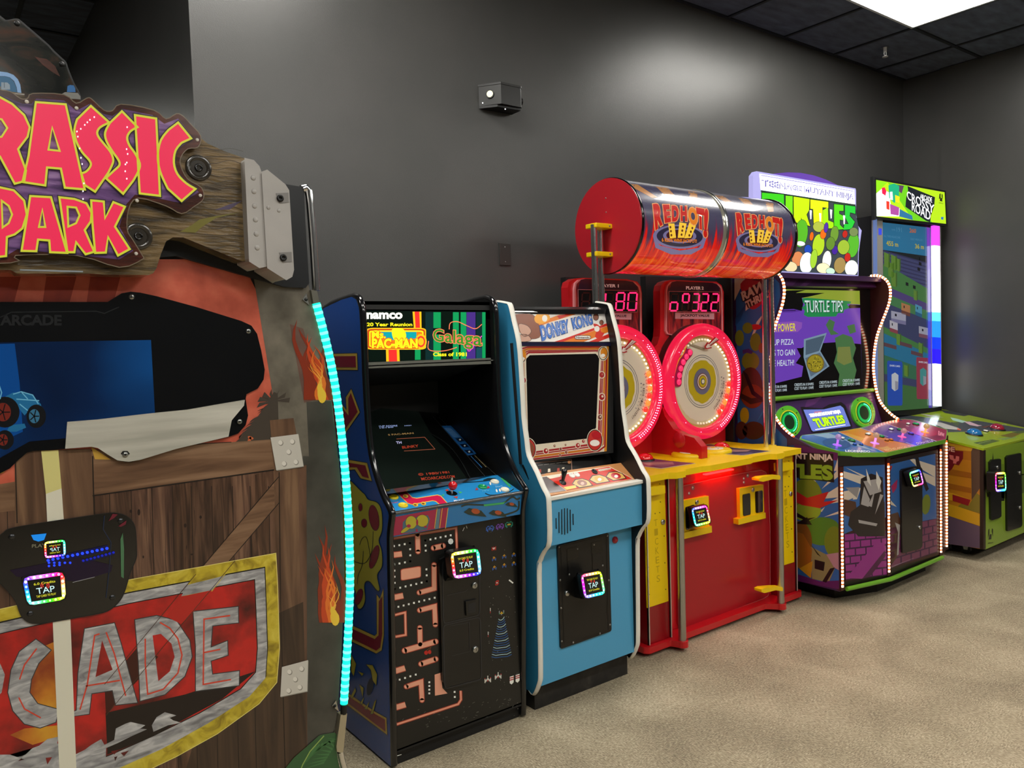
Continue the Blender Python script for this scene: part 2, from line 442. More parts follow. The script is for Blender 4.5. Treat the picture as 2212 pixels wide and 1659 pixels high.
# ================================================================== card readers
import colorsys
def hexrgb(r, g, b_): return '#%02x%02x%02x' % (int(r*255), int(g*255), int(b_*255))
def card_reader(parent, q, Y, hue0=0.3, inner=0.165, depth=0.03, wedge=None, mirror=False, tops='TAP CARD TO PLAY', bots='6.0 Credits', stt='TAP', cells=6):
    """q: outer px quad tl,tr,br,bl of the glowing bezel"""
    pf = PY(Y)
    b = B(); b.slab(rquad(q, 0.14), pf, depth, mt('#101012', 0.3))
    if wedge:
        a = [pf.at(*p)+Vector((0, depth, 0)) for p in q]; w_ = [PY(wedge[0]).at(*p) for p in wedge[1]]
        b.add(a+w_, [(0, 1, 5, 4), (1, 2, 6, 5), (2, 3, 7, 6), (3, 0, 4, 7), (4, 5, 6, 7)], mt('#101012', 0.3))
    case = b.build('card_reader', parent, bevel=0.001, label='card reader with rainbow lit frame')
    b = B(); n = cells
    # ring cells
    def pt(u, v): return bil(q, u, v)
    o = []; i_ = []
    t = inner*0.75
    tu = t; tv = t*1.15
    per = []
    for k in range(n): per.append(('t', k/n, (k+1)/n))
    for k in range(n-1): per.append(('r', k/(n-1), (k+1)/(n-1)))
    for k in range(n): per.append(('b', k/n, (k+1)/n))
    for k in range(n-1): per.append(('l', k/(n-1), (k+1)/(n-1)))
    N_ = len(per)
    for j, (sd, a, c) in enumerate(per):
        h = (hue0+j/N_) % 1.0
        wh = 0.35+0.25*math.sin(j*0.9)
        r, g, bb = colorsys.hsv_to_rgb(h, 1-wh*0.8, 1)
        m_ = mt(hexrgb(r, g, bb), .3, em=1.7)
        e = 0.03
        def ou(s): return e+(1-2*e)*s
        def iu(s): return tu+(1-2*tu)*s
        def iv(s): return tv+(1-2*tv)*s
        if sd == 't': Q = [(ou(a), e), (ou(c), e), (iu(c), tv), (iu(a), tv)]
        elif sd == 'r': Q = [(1-e, ou(a)), (1-e, ou(c)), (1-tu, iv(c)), (1-tu, iv(a))]
        elif sd == 'b': Q = [(ou(1-a), 1-e), (ou(1-c), 1-e), (iu(1-c), 1-tv), (iu(1-a), 1-tv)]
        else: Q = [(e, ou(1-a)), (e, ou(1-c)), (tu, iv(1-c)), (tu, iv(1-a))]
        # rounded outer corner pull
        Q2 = []
        for u, v in Q:
            du = min(u, 1-u); dv = min(v, 1-v)
            if du < 0.08 and dv < 0.08: u = u+(0.045 if u < .5 else -0.045); v = v+(0.045 if v < .5 else -0.045)
            Q2.append(pt(u, v))
        b.poly(Q2, pf, m_, 1.2)
        cx = sum(p[0] for p in Q2)/4; cy = sum(p[1] for p in Q2)/4; rr = 0.32*min((Vector(Q2[0])-Vector(Q2[3])).length, (Vector(Q2[0])-Vector(Q2[1])).length)
        b.poly(ell(cx, cy, rr, rr, 8), pf, mt(hexrgb(min(1, r+.35), min(1, g+.35), min(1, bb+.35)), .3, em=3.0), 1.7)
    b.build('light_frame', case)
    b = B(); iq = [pt(tu+.03, tv+.03), pt(1-tu-.03, tv+.03), pt(1-tu-.03, 1-tv-.03), pt(tu+.03, 1-tv-.03)]
    b.poly(iq, pf, mt('#050a0c', .15, em=0.2), 1.5)
    u0, v0, u1, v1 = tu+.08, tv+.1, 1-tu-.08, 1-tv-.1
    def sub(a0, b0, a1, b1):
        qq = [(a0, b0), (a1, b0), (a1, b1), (a0, b1)]
        if mirror: qq = [(1-a, b_) for a, b_ in qq]
        return [pt(u0+(u1-u0)*a, v0+(v1-v0)*b_) for a, b_ in qq]
    cyn = mt('#bfe6e6', .3, em=1.0); ye = mt('#c9c32a', .3, em=.9); rd = mt('#c8302a', .3, em=1.2)
    b.text(stt, sub(0.14, 0.36, 0.86, 0.74), pf, cyn, 2.2, 0.0)
    b.text(tops, sub(0.08, 0.02, 0.92, 0.17), pf, ye, 2.2, 0.02); b.text(bots, sub(0.1, 0.83, 0.9, 0.98), pf, ye, 2.2, 0.02)
    x, y = sub(0.5, 0.26, 0.6, 0.3)[0]; s_ = (Vector(q[1])-Vector(q[0])).length/100
    for k in (5, 9):
        for sg in (-1, 1): b.line([(x+sg*k*s_*math.cos(a), y+k*s_*math.sin(a)) for a in (-.8, -.4, 0, .4, .8)], pf, rd, 1.8*s_, 2.2)
    b.build('reader_screen', case, label='small black screen reading TAP')
    return case
# ================================================================== big cabin cabinet on the left
JY = 2.0
JP_ = PY(JY)
def Z1(p): return sc(p, 2.676)                 # zoom of 0,0
def Z2(p): return sc(p, 2.836, 0, 580)
def Z3(p): return sc(p, 2.836, 0, 1080)
cab = thing('cabin_arcade_cabinet', 'large arcade cabin with wooden crate artwork, red lettered sign and cyan light edge', 'arcade machine', (0.1, 2.5, 0))
WOODU = noisy('printed_crate_wood', ['#38241a', '#5a3f2f', '#745542'], scale=(7, 1, 0.7), nscale=5, detail=9, rough=0.35, dist=0.6, coat=0.25)
WOODH = noisy('printed_crate_wood_rail', ['#553b2a', '#7a5b43', '#927258'], scale=(0.8, 1, 7), nscale=5, detail=9, rough=0.35, dist=0.6, coat=0.25)
WOODV = noisy('printed_crate_wood_post', ['#4a3325', '#684c38', '#826349'], scale=(8, 1, 0.7), nscale=5, detail=9, rough=0.35, dist=0.6, coat=0.25)
WOODD = noisy('printed_crate_wood_dark', ['#2c2018', '#3f2e22', '#4d392a'], scale=(8, 1, 0.7), nscale=5, detail=9, rough=0.35, dist=0.6, coat=0.25)
RUST = noisy('printed_terracotta', ['#b04c38', '#cc6049', '#db755c'], nscale=14, rough=0.35, coat=0.25)
RUST2 = noisy('printed_deep_red', ['#7e2013', '#96301b', '#a03a20'], nscale=14, rough=0.35, coat=0.25)
CONC = noisy('printed_weathered_grey', ['#5a5449', '#6d675b', '#7d7668'], nscale=16, rough=0.35, coat=0.25)
CONCR = noisy('printed_weathered_grey_red', ['#5a3f37', '#6a4f45', '#74584c'], nscale=16, rough=0.35, coat=0.25)
CONCD = noisy('printed_dark_slate', ['#34332e', '#41403a', '#4b4942'], nscale=12, rough=0.35, coat=0.25)
edge = [(666, 606), (672, 640), (690, 712), (706, 800), (719, 880), (730, 970), (738, 1060), (742, 1150), (744, 1240), (742, 1330), (737, 1430), (731, 1520), (727, 1550), (720, 1600), (721, 1640), (727, 1690), (738, 1760), (748, 1850)]
# world outline of the side panel (mirror it to the left for the part outside the photo)
ew = [JP_.at(*p) for p in curve(edge, 3)]
ew = [p for p in ew if p.z > 0.06]
prof = [(p.x, p.z) for p in ew]
top = JP_.at(640, 405).z
full = [(prof[0][0], top)]+prof+[(0.80, 0.05), (-0.75, 0.05), (-0.95, 0.9), (-0.75, top)]
b = B(); b.prism(full, 'y', JY+0.002, JY+0.05, BLK)
# ---- printed artwork
P = PYlim(JY, -0.94, 2, 0.055)
b.poly([(-700, 560), (520, 560), (560, 640), (600, 780), (590, 1000), (560, 1020), (0, 1110), (-700, 1300)], P, RUST, 1)
for x in (0, 120, 215): b.poly([(x-20, 598), (x+45, 598), (x+30, 655), (x-28, 655)], P, RUST2, 1.5)
b.poly([(-260, 598), (-120, 598), (-140, 655), (-260, 655)], P, RUST2, 1.5)
b.poly([(548, 600), (664, 606), (690, 712), (719, 880), (742, 1150), (744, 1240), (737, 1430), (727, 1550), (716, 1600), (727, 1690), (738, 1760), (480, 1900), (560, 1050), (598, 985), (592, 870)], P, CONC, 1.5)
b.poly([(626, 700), (655, 710), (700, 860), (657, 870)], P, CONCR, 2)
b.poly([(662, 868), (716, 866), (738, 1060), (744, 1240), (737, 1430), (660, 1480), (668, 1000)], P, CONCD, 2)
b.poly([(655, 985), (732, 990), (742, 1150), (744, 1240), (737, 1430), (727, 1550), (716, 1600), (727, 1690), (738, 1760), (480, 1950), (560, 1300)], P, CONCD, 1.8)
# palm and foliage silhouettes
random.seed(4)
sil = mt('#453d35', 0.35, coat=0.25)
lf = [(500, 985)]
for i in range(26):
    a = i/25; x = 515+75*a; y = 955-95*a
    lf += [(x-6-8*random.random(), y+8*random.random()), (x+2, y-2-12*random.random())]
lf += [(600, 850), (604, 1000), (560, 1010)]
b.poly(lf, P, sil, 2.2)
for i in range(7):
    a = math.pi*(0.95+i*0.16); b.poly([(590, 866), (590+34*math.cos(a)+4, 866+26*math.sin(a)), (590+36*math.cos(a), 870+26*math.sin(a)+7)], P, sil, 2.3)
for i in range(26):
    x = 440+110*random.random(); y = 1000-(x-440)*0.42+random.uniform(-12, 16); r = random.uniform(1.5, 5)
    b.poly(ell(x, y, r*1.5, r*0.7, 8, random.random()*3), P, mt('#cf6a41', .35, coat=.25) if i % 3 else sil, 2.6)
# flames (two)
def flame(cx, y0, y1, wd, seed):
    random.seed(seed)
    for layer, (h, k) in enumerate((('#8a2f15', 1.0), ('#c8461c', 0.72), ('#e8782a', 0.45), ('#f6b848', 0.22))):
        for j in range(6-layer):
            bx = cx(y1)-wd*0.5*k+wd*k*random.random()*0.8; hh = (y1-y0)*(1-0.18*layer)*random.uniform(0.6, 1.0)
            pts = []
            n = 8
            for i in range(n+1):
                t = i/n; y = y1-hh*t; x = bx+(cx(y)-cx(y1))+math.sin(t*7+seed+j)*wd*0.16*(0.3+t)
                pts.append((x, y, wd*0.16*k*(1-t)**0.7))
            b.poly([(x-w_, y) for x, y, w_ in pts]+[(x+w_, y) for x, y, w_ in reversed(pts[:-1])], P, mt(h, .35, coat=.25), 3+layer*0.5+j*0.05)
    for j in range(3): b.poly(ell(cx(y1)-3*j, y1-8-j*9, 9-2*j, 15-3*j, 12), P, mt('#efc53f', .35, coat=.25), 4.8+j*0.1)
flame(lambda y: 668+(y-700)*0.17, 678, 864, 60, 3)
flame(lambda y: 712+(y-1140)*0.06, 1130, 1345, 56, 8)
# crate: planks
b.poly([(-700, 1330), (0, 1100), (596, 1005), (612, 1010), (662, 1005), (664, 1659), (640, 1800), (560, 2100), (-700, 2500)], P, WOODU, 2.2)
dk = mt('#1c130d', 0.4)
WP = [noisy('printed_plank_%s' % n_, c_, scale=(9, 1, .6), nscale=6, detail=12, rough=.35, dist=1.3, coat=.25, stops=[.34, .5, .66]) for n_, c_ in (('umber', ['#2c1b13', '#543a2a', '#745440']), ('chestnut', ['#33201a', '#5e4234', '#7d5d48']), ('walnut', ['#261811', '#4a3326', '#694c3a']))]
px_ = [203, 236, 283, 328, 372, 413, 457, 502, 540, 580]
for i in range(9): b.poly([(px_[i], 1030), (px_[i+1], 1015), (px_[i+1]+6, 1300), (px_[i+1]+16, 1760), (px_[i]+16, 1760), (px_[i]+6, 1300)], P, WP[(i*2+i//3) % 3], 2.3)
random.seed(21)
for i in range(34):
    x = random.uniform(212, 590); y = random.uniform(1090, 1480); b.poly(ell(x, y, random.uniform(1, 3.2), random.uniform(2, 9), 9), P, mt('#241610', .4), 2.42)
for i in range(46):
    x = random.uniform(210, 590); y = random.uniform(1085, 1300); h_ = random.uniform(30, 120); b.line([(x, y), (x+random.uniform(-2, 3), y+h_*.5), (x+h_*.02, y+h_)], P, mt('#2a1a12', .4), .6, 2.41)
for x0 in (203, 236, 283, 328, 372, 413, 457, 502, 540, 580): b.line([(x0, 1050), (x0+6, 1300), (x0+16, 1760)], P, dk, 1.6, 2.5)
for x0 in (-120, -80, -40, 15, 60): b.line([(x0, 1080), (x0+6, 1300), (x0+16, 1760)], P, dk, 1.6, 2.5)
b.poly([(205, 1050), (-300, 1132), (-300, 1090), (0, 1046), (205, 1010)], P, WOODH, 2.7)
b.poly([(60, 1070), (-300, 1110), (-300, 1140), (60, 1100)], P, WOODH, 2.8)
b.poly([(196, 975), (590, 949), (592, 1014), (200, 1070)], P, WOODH, 3)
b.line([(200, 1071), (592, 1015)], P, dk, 3, 3.2); b.line([(196, 973), (500, 955)], P, dk, 1.5, 3.2)
b.poly([(32, 975), (197, 970), (204, 1116), (206, 1659), (210, 1900), (32, 1950)], P, WOODV, 3.1)
for x in (33, 200): b.line([(x, 985), (x+4, 1130)], P, dk, 2.5, 3.4)
b.poly([(583, 908), (634, 903), (642, 945), (648, 1240), (665, 1659), (672, 1900), (618, 1900), (608, 1500), (590, 1000)], P, WOODV, 3.1)
b.line([(603, 1020), (606, 1300), (616, 1660)], P, dk, 2, 3.3)
b.poly([(590, 1330), (655, 1300), (664, 1659), (672, 1900), (560, 2000)], P, WOODD, 3.15)
b.poly([(420, 1600), (610, 1480), (640, 1900), (300, 2000)], P, WOODD, 2.45)
# diagonal brace
brace_l = [(604, 1030), (598, 1100), (230, 1480)]
b.poly([(602, 1030), (604, 1085), (462, 1253), (388, 1275), (440, 1221)], P, WOODH, 3.05)
b.line([(602, 1030), (440, 1221), (392, 1270)], P, dk, 1.8, 3.25); b.line([(604, 1085), (460, 1253)], P, dk, 1.8, 3.25)
# pale yellow stripe
yel = mt('#ddd58a', 0.35, coat=.25); pal = mt('#e3e0cc', 0.35, coat=.25)
b.poly([(89, 974), (126, 972), (133, 1055), (99, 1067)], P, yel, 3.6)
b.poly([(99, 1067), (133, 1055), (138, 1125), (152, 1335), (165, 1659), (172, 1900), (136, 1900), (128, 1659), (114, 1345), (102, 1128)], P, pal, 6)
b.poly([(197, 965), (240, 993), (205, 992)], P, mt('#cfa443', .35, coat=.25), 3.6)
b.poly([(-300, 1130), (10, 1020), (-10, 1010)], P, mt('#cfa443', .35, coat=.25), 3.6)
# shield
gold = noisy('printed_gold', ['#8a7618', '#c3ae2b', '#d9c74a'], scale=(3, 1, 3), nscale=9, rough=0.35, dist=1, coat=.25)
silv = noisy('printed_silver', ['#77777a', '#a5a5a6', '#cfcfce'], scale=(2, 1, 6), nscale=9, rough=0.35, dist=1, coat=.25)
redg = noisy('printed_shield_red', ['#2a0505', '#8f1714', '#c8201c', '#b01c18'], nscale=7, detail=10, rough=0.35, coat=.25, stops=[0.3, 0.45, 0.56, 0.75])
sh_o = [(-320, 1390), (0, 1316), (282, 1252), (596, 1195), (600, 1270), (604, 1400), (598, 1474), (560, 1520), (470, 1585), (380, 1635), (290, 1678), (160, 1730), (-320, 1800)]
sh_m = [(-320, 1415), (0, 1343), (282, 1278), (573, 1224), (576, 1300), (579, 1400), (575, 1462), (540, 1502), (450, 1560), (350, 1615), (260, 1655), (150, 1700), (-320, 1770)]
sh_i = [(-320, 1443), (0, 1369), (282, 1303), (550, 1252), (553, 1320), (556, 1400), (552, 1452), (520, 1488), (430, 1541), (330, 1590), (240, 1630), (140, 1668), (-320, 1740)]
b.poly(sh_o, P, gold, 3.8); b.line(sh_o[1:-1], P, mt('#e6da80', .35), 1.5, 4.0)
b.poly(sh_m, P, mt('#17140f', .4), 4.0); b.poly([(x*0.995+1, y+3) for x, y in sh_m], P, silv, 4.2)
b.poly(sh_i, P, redg, 4.5); b.line(sh_i[1:-1], P, mt('#17100d', .4), 2.0, 4.7)
# lower dark band and brush of claws
b.poly([(228, 1540), (400, 1500), (552, 1450), (480, 1510), (330, 1590), (232, 1630)], P, mt('#1e1512', .4), 4.8)
torn = Z3([(200, 1520), (240, 1505), (290, 1465), (360, 1450), (350, 1490), (460, 1560), (520, 1530), (560, 1500), (620, 1465), (640, 1500), (700, 1470), (710, 1400), (770, 1370), (800, 1360), (890, 1380), (860, 1400), (900, 1405), (800, 1450), (720, 1490), (650, 1520), (645, 1700), (-100, 1800), (-100, 1560), (60, 1560), (150, 1590), (110, 1600)])
b.poly(torn, P, silv, 5.0)
b.poly(Z3([(930, 1380), (960, 1330), (1010, 1300), (1080, 1320), (1040, 1335), (1060, 1350), (1110, 1365), (1030, 1380), (940, 1420)]), P, silv, 5.0)
for q in ([(280, 1580), (320, 1575), (290, 1620)], [(680, 1540), (730, 1530), (700, 1560)], [(740, 1550), (790, 1535), (760, 1570)], [(700, 1575), (720, 1570), (705, 1600)]): b.poly(Z3(q), P, redg, 5.3)
yo = noisy('printed_orange_glow', ['#8f3a14', '#c97a20', '#dca52c'], nscale=9, rough=.35, coat=.25)
b.poly(Z3([(180, 1160), (200, 1000), (260, 900), (330, 870), (350, 1200), (360, 1290), (240, 1290)]), P, yo, 4.75)
b.poly(Z3([(60, 1440), (150, 1400), (360, 1380), (365, 1450), (200, 1500)]), P, yo, 4.75)
# big letters C A D E in brushed metal (the word continues outside the photo)
edg = mt('#38383a', .4); lin_r = mt('#d8462f', .35, coat=.25)
def mletter(o, lines, hole=None):
    b.line(Z3(o), P, edg, 4, 5.1, closed=True); b.poly(Z3(o), P, silv, 5.2, hole=Z3(hole) if hole else None)
    for l_ in lines: b.line(Z3(l_), P, lin_r, 3.2, 5.5)
mletter([(220, 855), (310, 920), (235, 1000), (190, 1100), (180, 1180), (230, 1250), (360, 1285), (340, 1360), (245, 1395), (150, 1370), (80, 1290), (50, 1180), (70, 1040), (120, 930)], [[(225, 910), (150, 1010), (120, 1100)], [(115, 1210), (150, 1280), (250, 1335)]])
mletter([(520, 790), (700, 755), (740, 880), (800, 1100), (840, 1240), (710, 1255), (690, 1165), (560, 1185), (545, 1310), (345, 1340), (470, 1290), (480, 1060)], [[(610, 820), (580, 830), (535, 1130), (490, 1285)], [(650, 810), (700, 940), (770, 1200)], [(525, 1140), (735, 1105)]], hole=[(625, 860), (690, 1040), (585, 1085)])
mletter([(828, 735), (960, 710), (1080, 740), (1160, 860), (1175, 960), (1130, 1080), (1010, 1190), (860, 1230), (850, 1000)], [[(890, 850), (890, 1000), (905, 1190), (1000, 1160), (1090, 1060), (1115, 950), (1090, 850), (1040, 785), (980, 750)]], hole=[(935, 830), (985, 820), (1050, 880), (1070, 960), (1040, 1050), (970, 1110)])
mletter([(1185, 685), (1458, 655), (1460, 750), (1300, 770), (1290, 905), (1392, 865), (1395, 950), (1290, 985), (1300, 1070), (1465, 1048), (1463, 1135), (1200, 1170), (1200, 900)], [[(1410, 708), (1250, 730), (1245, 1130), (1415, 1100)], [(1250, 935), (1350, 915)]])
b.poly(Z3([(-60, 1000), (0, 1000), (30, 1070), (10, 1180), (-60, 1250)]), P, silv, 5.2)
# mis-registered strip of the art over the brace (kept as print)
b.poly(Z3([(1190, 450), (1440, 380), (1300, 560), (1110, 590)]), P, gold, 5.55); b.poly(Z3([(1150, 520), (1370, 465), (1300, 552), (1110, 590)]), P, silv, 5.6)
b.poly(Z3([(1110, 592), (1300, 552), (1180, 690), (1110, 760), (1020, 715)]), P, mt('#b9211a', .35, coat=.25), 5.6)
for p0, p1 in (((1440, 372), (650, 1320)), ((1200, 455), (640, 1130))): b.line(Z3([p0, p1]), P, mt('#4a3527', .4), 1.3, 5.9)
b.poly(Z3([(640, 1140), (840, 905), (970, 960), (840, 1110), (700, 1255), (650, 1320)]), P, mt('#41170f', .4), 4.95)
# hinges printed
hin = mt('#c9c5bb', .35, coat=.25); hd = mt('#8b877c', .4)
for hq, pr in ((Z2([(1660, 1040), (1830, 1018), (1862, 1215), (1695, 1240)]), Z2([(1718, 1067), (1790, 1060), (1768, 1123), (1740, 1195), (1812, 1185)])), (Z3([(1730, 1028), (1890, 985), (1885, 1175), (1720, 1210)]), Z3([(1773, 1053), (1847, 1034), (1808, 1098), (1768, 1168), (1836, 1147)]))):
    b.poly(hq, P, hd, 5.9); b.poly([(x-1, y-1.5) for x, y in hq], P, hin, 6.1)
    for x, y in pr: b.poly(ell(x+1, y+1, 5.5, 6, 14), P, hd, 6.2); b.poly(ell(x, y, 4.6, 5, 14), P, mt('#ddd9d0', .35), 6.3)
# printed leaf at the bottom
lg = mt('#2f5a33', .35, coat=.25); lg2 = mt('#3f7340', .35, coat=.25)
leaf = Z3([(1750, 1642), (1800, 1580), (1880, 1510), (1960, 1440), (2050, 1425), (2075, 1450), (2060, 1520), (2072, 1600), (2110, 1760), (2050, 1850), (1800, 1850), (1700, 1760)])
b.poly(leaf, P, lg, 6)
for i in range(7): b.poly(Z3([(1850+i*25, 1640-i*30), (1930+i*22, 1500-i*6), (1945+i*22, 1510-i*6)]), P, lg2, 6.2); b.poly(Z3([(1855+i*25, 1650-i*30), (1990+i*10, 1600-i*16), (1985+i*10, 1615-i*16)]), P, lg2, 6.2)
b.line(Z3([(1800, 1760), (1855, 1620), (1900, 1540), (1985, 1445)]), P, mt('#8fae5a', .35), 2.2, 6.5)
b.build('side_panel', cab)
# body behind the panel
b = B()
bp_ = [(x-0.012, z) for x, z in full]
b.prism([(-0.75, 0.08), (0.80, 0.08), (0.88, 0.5), (0.90, 0.95), (0.87, 1.3), (0.82, 1.64), (0.80, top-0.05), (-0.75, top-0.05)], 'y', JY+0.05, 3.08, BLKM)
b.build('cabin_body', cab)
b = B(); b.prism([(x-0.004, z) for x, z in full[1:-1]]+[(-0.75, 1.9)], 'y', 3.08, 3.12, BLK); b.build('far_side_panel', cab)
# upper black backing with sloped lower edge
b = B(); pb = PY(JY-0.012)
b.slab([(-600, 300), (600, 395), (655, 404), (668, 612), (660, 622), (615, 620), (380, 553), (300, 560), (-600, 560)], pb, 0.012, mt('#17191c', 0.35)); b.build('header_board', cab, bevel=0.002)
# rods and light strip along the right edge
cx_ = JY+0.025
def P2(x, y, Y=JY-0.005): return PY(Y).at(x, y)
b = B(); b.tube([P2(652, 408), P2(660, 405), P2(666, 412), P2(670, 440), P2(675, 500), P2(679, 560), P2(683, 628)], 0.0105, CHR, 12); b.build('upper_chrome_rod', cab)
b = B(); b.slab([(672, 626), (685, 628), (690, 652), (677, 656)], PY(JY-0.014), 0.028, mt('#7b7a70', .35, .6)); b.build('rod_clamp', cab, bevel=0.001)
led = curve([(683, 655), (701, 724), (718, 800), (732, 890), (743, 990), (751, 1090), (755, 1180), (756, 1270), (752, 1370), (747, 1450), (743, 1520)], 8)
cy = mt('#10dcae', .3, em=1.7, name='cyan_light_tube'); cyb = mt('#62f6d2', .3, em=2.3, name='cyan_light_bead')
P3l = [P2(x, y) for x, y in led]
b = B(); b.tube(P3l, 0.0105, cy, 10)
# beads along the tube
acc = 0; last = P3l[0]; nxt = 0.008
for i in range(1, len(P3l)):
    seg = (P3l[i]-P3l[i-1]); L_ = seg.length
    while nxt <= acc+L_:
        c = P3l[i-1]+seg*((nxt-acc)/L_); t_ = seg.normalized()
        b.tube([c-t_*0.0052, c-t_*0.003, c+t_*0.003, c+t_*0.0052], [0.0095, 0.0112, 0.0112, 0.0095], cyb, 10); nxt += 0.0185
    acc += L_
b.build('light_strip', cab, label='glowing cyan light strip')
b = B(); b.tube([P2(743, 1522), P2(742, 1542)], 0.009, BLK, 10); b.build('strip_end_cap', cab)
b = B(); b.slab([(736, 1545), (750, 1541), (742, 1620), (741, 1628), (728, 1624), (727, 1612)], PY(JY-0.012), 0.024, mt('#b3a98f', .3, .5)); b.build('lower_rod_clamp', cab, bevel=0.001)
b = B(); b.tube([P2(735, 1624), P2(738, 1640), P2(744, 1662), P2(752, 1700), P2(762, 1760), P2(764, 1830)], 0.0085, CHR, 12); b.build('lower_chrome_rod', cab)
b = B(); b.box(-0.7, 0.82, JY+0.01, 3.1, 0.0, 0.06, BLK); b.build('plinth', cab)
for q, c in (((654, 645), (660, 648)), ((718, 1523), (722, 1526))):
    b = B(); b.slab([(q[0], q[1]+2), (q[0]+8, q[1]-10), (q[0]+14, q[1]+14)], PY(JY-0.006), 0.006, STEEL); screws(b, [(c[0]+1, c[1]-1)], PY(JY-0.006), 0.005, BLK); b.build('corner_tab', cab)
# ---- upper window
wo = Z2([(-500, 205), (660, 205), (700, 180), (745, 152), (800, 142), (860, 148), (960, 170), (1200, 235), (1480, 322), (1540, 350), (1575, 400), (1600, 500), (1622, 620), (1615, 680), (1580, 735), (1510, 770), (1505, 800), (1520, 900), (1505, 960), (1460, 1010), (1400, 1032), (1080, 1105), (860, 1172), (790, 1186), (720, 1178), (660, 1140), (600, 1100), (560, 1092), (400, 1106), (200, 1118), (165, 1128), (110, 1175), (60, 1225), (0, 1255), (-500, 1420)])
b = B(); b.slab(wo, PY(JY-0.006), 0.006, mt('#0a0c0f', 0.06, coat=0.6, spec=.6)); 
pw = PY(JY-0.006)
# embossed word and line on the window frame
emb = mt('#1b1d20', 0.3)
b.text('ARCADE', Z2([(0, 283), (378, 283), (378, 350), (0, 350)]), pw, emb, 1, 0.04)
b.line(Z2([(0, 300), (70, 268), (590, 262), (640, 275), (730, 235)]), pw, emb, 2.2, 1)
b.build('upper_window', cab, label='black glossy window with a lit game screen seen inside')
# screen seen through the window: blue picture
scr = B(); ps = PY(JY-0.0068)
q = Z2([(-300, 458), (925, 438), (950, 905), (400, 1040), (180, 1060), (0, 1160), (-300, 1250)])
blu = noisy('screen_deep_blue', ['#020712', '#04122a', '#072b52', '#0a3a66'], nscale=1.6, detail=3, rough=.15, em=1.0, stops=[0.3, 0.45, 0.58, 0.75])
scr.poly(q, ps, blu, 0.5)
scr.poly(Z2([(-300, 470), (90, 460), (120, 700), (140, 1000), (-300, 1200)]), ps, mt('#06366b', .2, em=0.9), 0.8)
scr.poly(Z2([(920, 905), (955, 895), (955, 1020), (800, 1018), (840, 950)]), ps, mt('#7fa3b5', .2, em=0.5), 5)
# off-road buggy on the screen
tyre = mt('#080b10', .3, em=0.15); rim = mt('#6e2218', .3, em=0.5); bod = mt('#1a5f86', .3, em=0.6); lt = mt('#5f9fb8', .3, em=0.6)
for cx0, cy0, rx, ry in ((30, 880, 90, 95), (222, 905, 60, 72), (30, 1050, 55, 60)):
    scr.poly(Z2(ell(cx0, cy0, rx, ry, 24)), ps, tyre, 1.2)
    scr.poly(Z2(ell(cx0-12, cy0, rx*.55, ry*.6, 18)), ps, rim if cx0 == 30 else mt('#2c5c74', .3, em=.7), 1.5)
    for k in range(5):
        a = k*1.256; scr.line(Z2([(cx0-12, cy0), (cx0-12+rx*.5*math.cos(a), cy0+ry*.55*math.sin(a))]), ps, tyre, 2.5, 1.7)
scr.poly(Z2([(20, 790), (80, 760), (190, 770), (250, 830), (260, 870), (200, 850), (150, 900), (110, 850)]), ps, bod, 1.0)
scr.poly(Z2([(60, 960), (150, 950), (160, 975), (100, 1000), (40, 1000)]), ps, bod, 1.0)
for l_ in ([(80, 770), (130, 755), (170, 800)], [(130, 755), (200, 775), (235, 830)], [(100, 800), (240, 810)], [(120, 830), (170, 870)], [(-10, 700), (10, 760), (0, 800)]): scr.line(Z2(l_), ps, lt, 2.4, 2)
scr.build('game_screen', cab, label='blue lit screen with an off-road buggy')
# curved bright metal shelf seen at the bottom of the window
sh = B(); ss = Z2([(412, 940), (600, 925), (900, 890), (1150, 865), (1350, 830), (1500, 805), (1495, 840), (1420, 930), (1400, 1030), (1080, 1105), (860, 1172), (790, 1184), (720, 1176), (660, 1140), (600, 1100), (560, 1092), (400, 1104)])
sh.slab(ss, PY(JY-0.0135), 0.004, noisy('satin_aluminium', ['#a9a79b', '#d6d4c8'], scale=(.5, 1, 6), nscale=5, rough=0.3))
sh.build('shelf_plate', cab, bevel=0.001, label='curved satin metal plate')
b = B(); b.poly(Z2([(740, 1135), (752, 1118), (782, 1118), (796, 1135), (768, 1155)]), PY(JY-0.014), BLK, 1); b.build('bolt_recess', cab)
for x, y in Z2([(806, 174), (1522, 384), (1468, 938), (768, 1140)]):
    b = B(); screws(b, [(x, y)], PY(JY-0.015 if y > 900 else JY-0.006), 0.0065); c = PY(JY-0.018 if y > 900 else JY-0.009).at(x, y); b.cyl(c, c-Vector((0, .0012, 0)), .0025, BLK, 8); b.build('bolt', cab)
# ---- lower window with card reader behind smoked glass
lo = Z3(curve([(20, 200), (60, 175), (200, 148), (420, 115), (620, 85), (700, 78), (770, 95), (815, 135), (832, 190), (838, 300), (835, 360), (800, 440), (765, 560), (725, 630), (660, 680), (560, 705), (300, 750), (220, 758), (165, 745), (125, 700), (95, 620), (50, 560), (-5, 500), (-20, 400), (-20, 250)], 3, True))
b = B(); b.slab(lo, PY(JY-0.006), 0.006, mt('#08090c', 0.08, coat=.5)); b.line(lo, PY(JY-0.006), mt('#26272a', .3), 1.2, 1, closed=True)
b.build('lower_window', cab, label='dark glossy oval hatch with a glowing card reader')
for x, y in Z3([(72, 226), (738, 128), (688, 597), (184, 697)]):
    b = B(); screws(b, [(x, y)], PY(JY-0.006), 0.0065, mt('#4a4b4e', .3, .9)); b.build('bolt', cab)
b = B(); pl = PY(JY-0.0068)  # lights and reflections in the hatch, painted as flat glowing shapes
blue = mt('#1733ff', .3, em=2.2); bl2 = mt('#0b1a9c', .3, em=1.0)
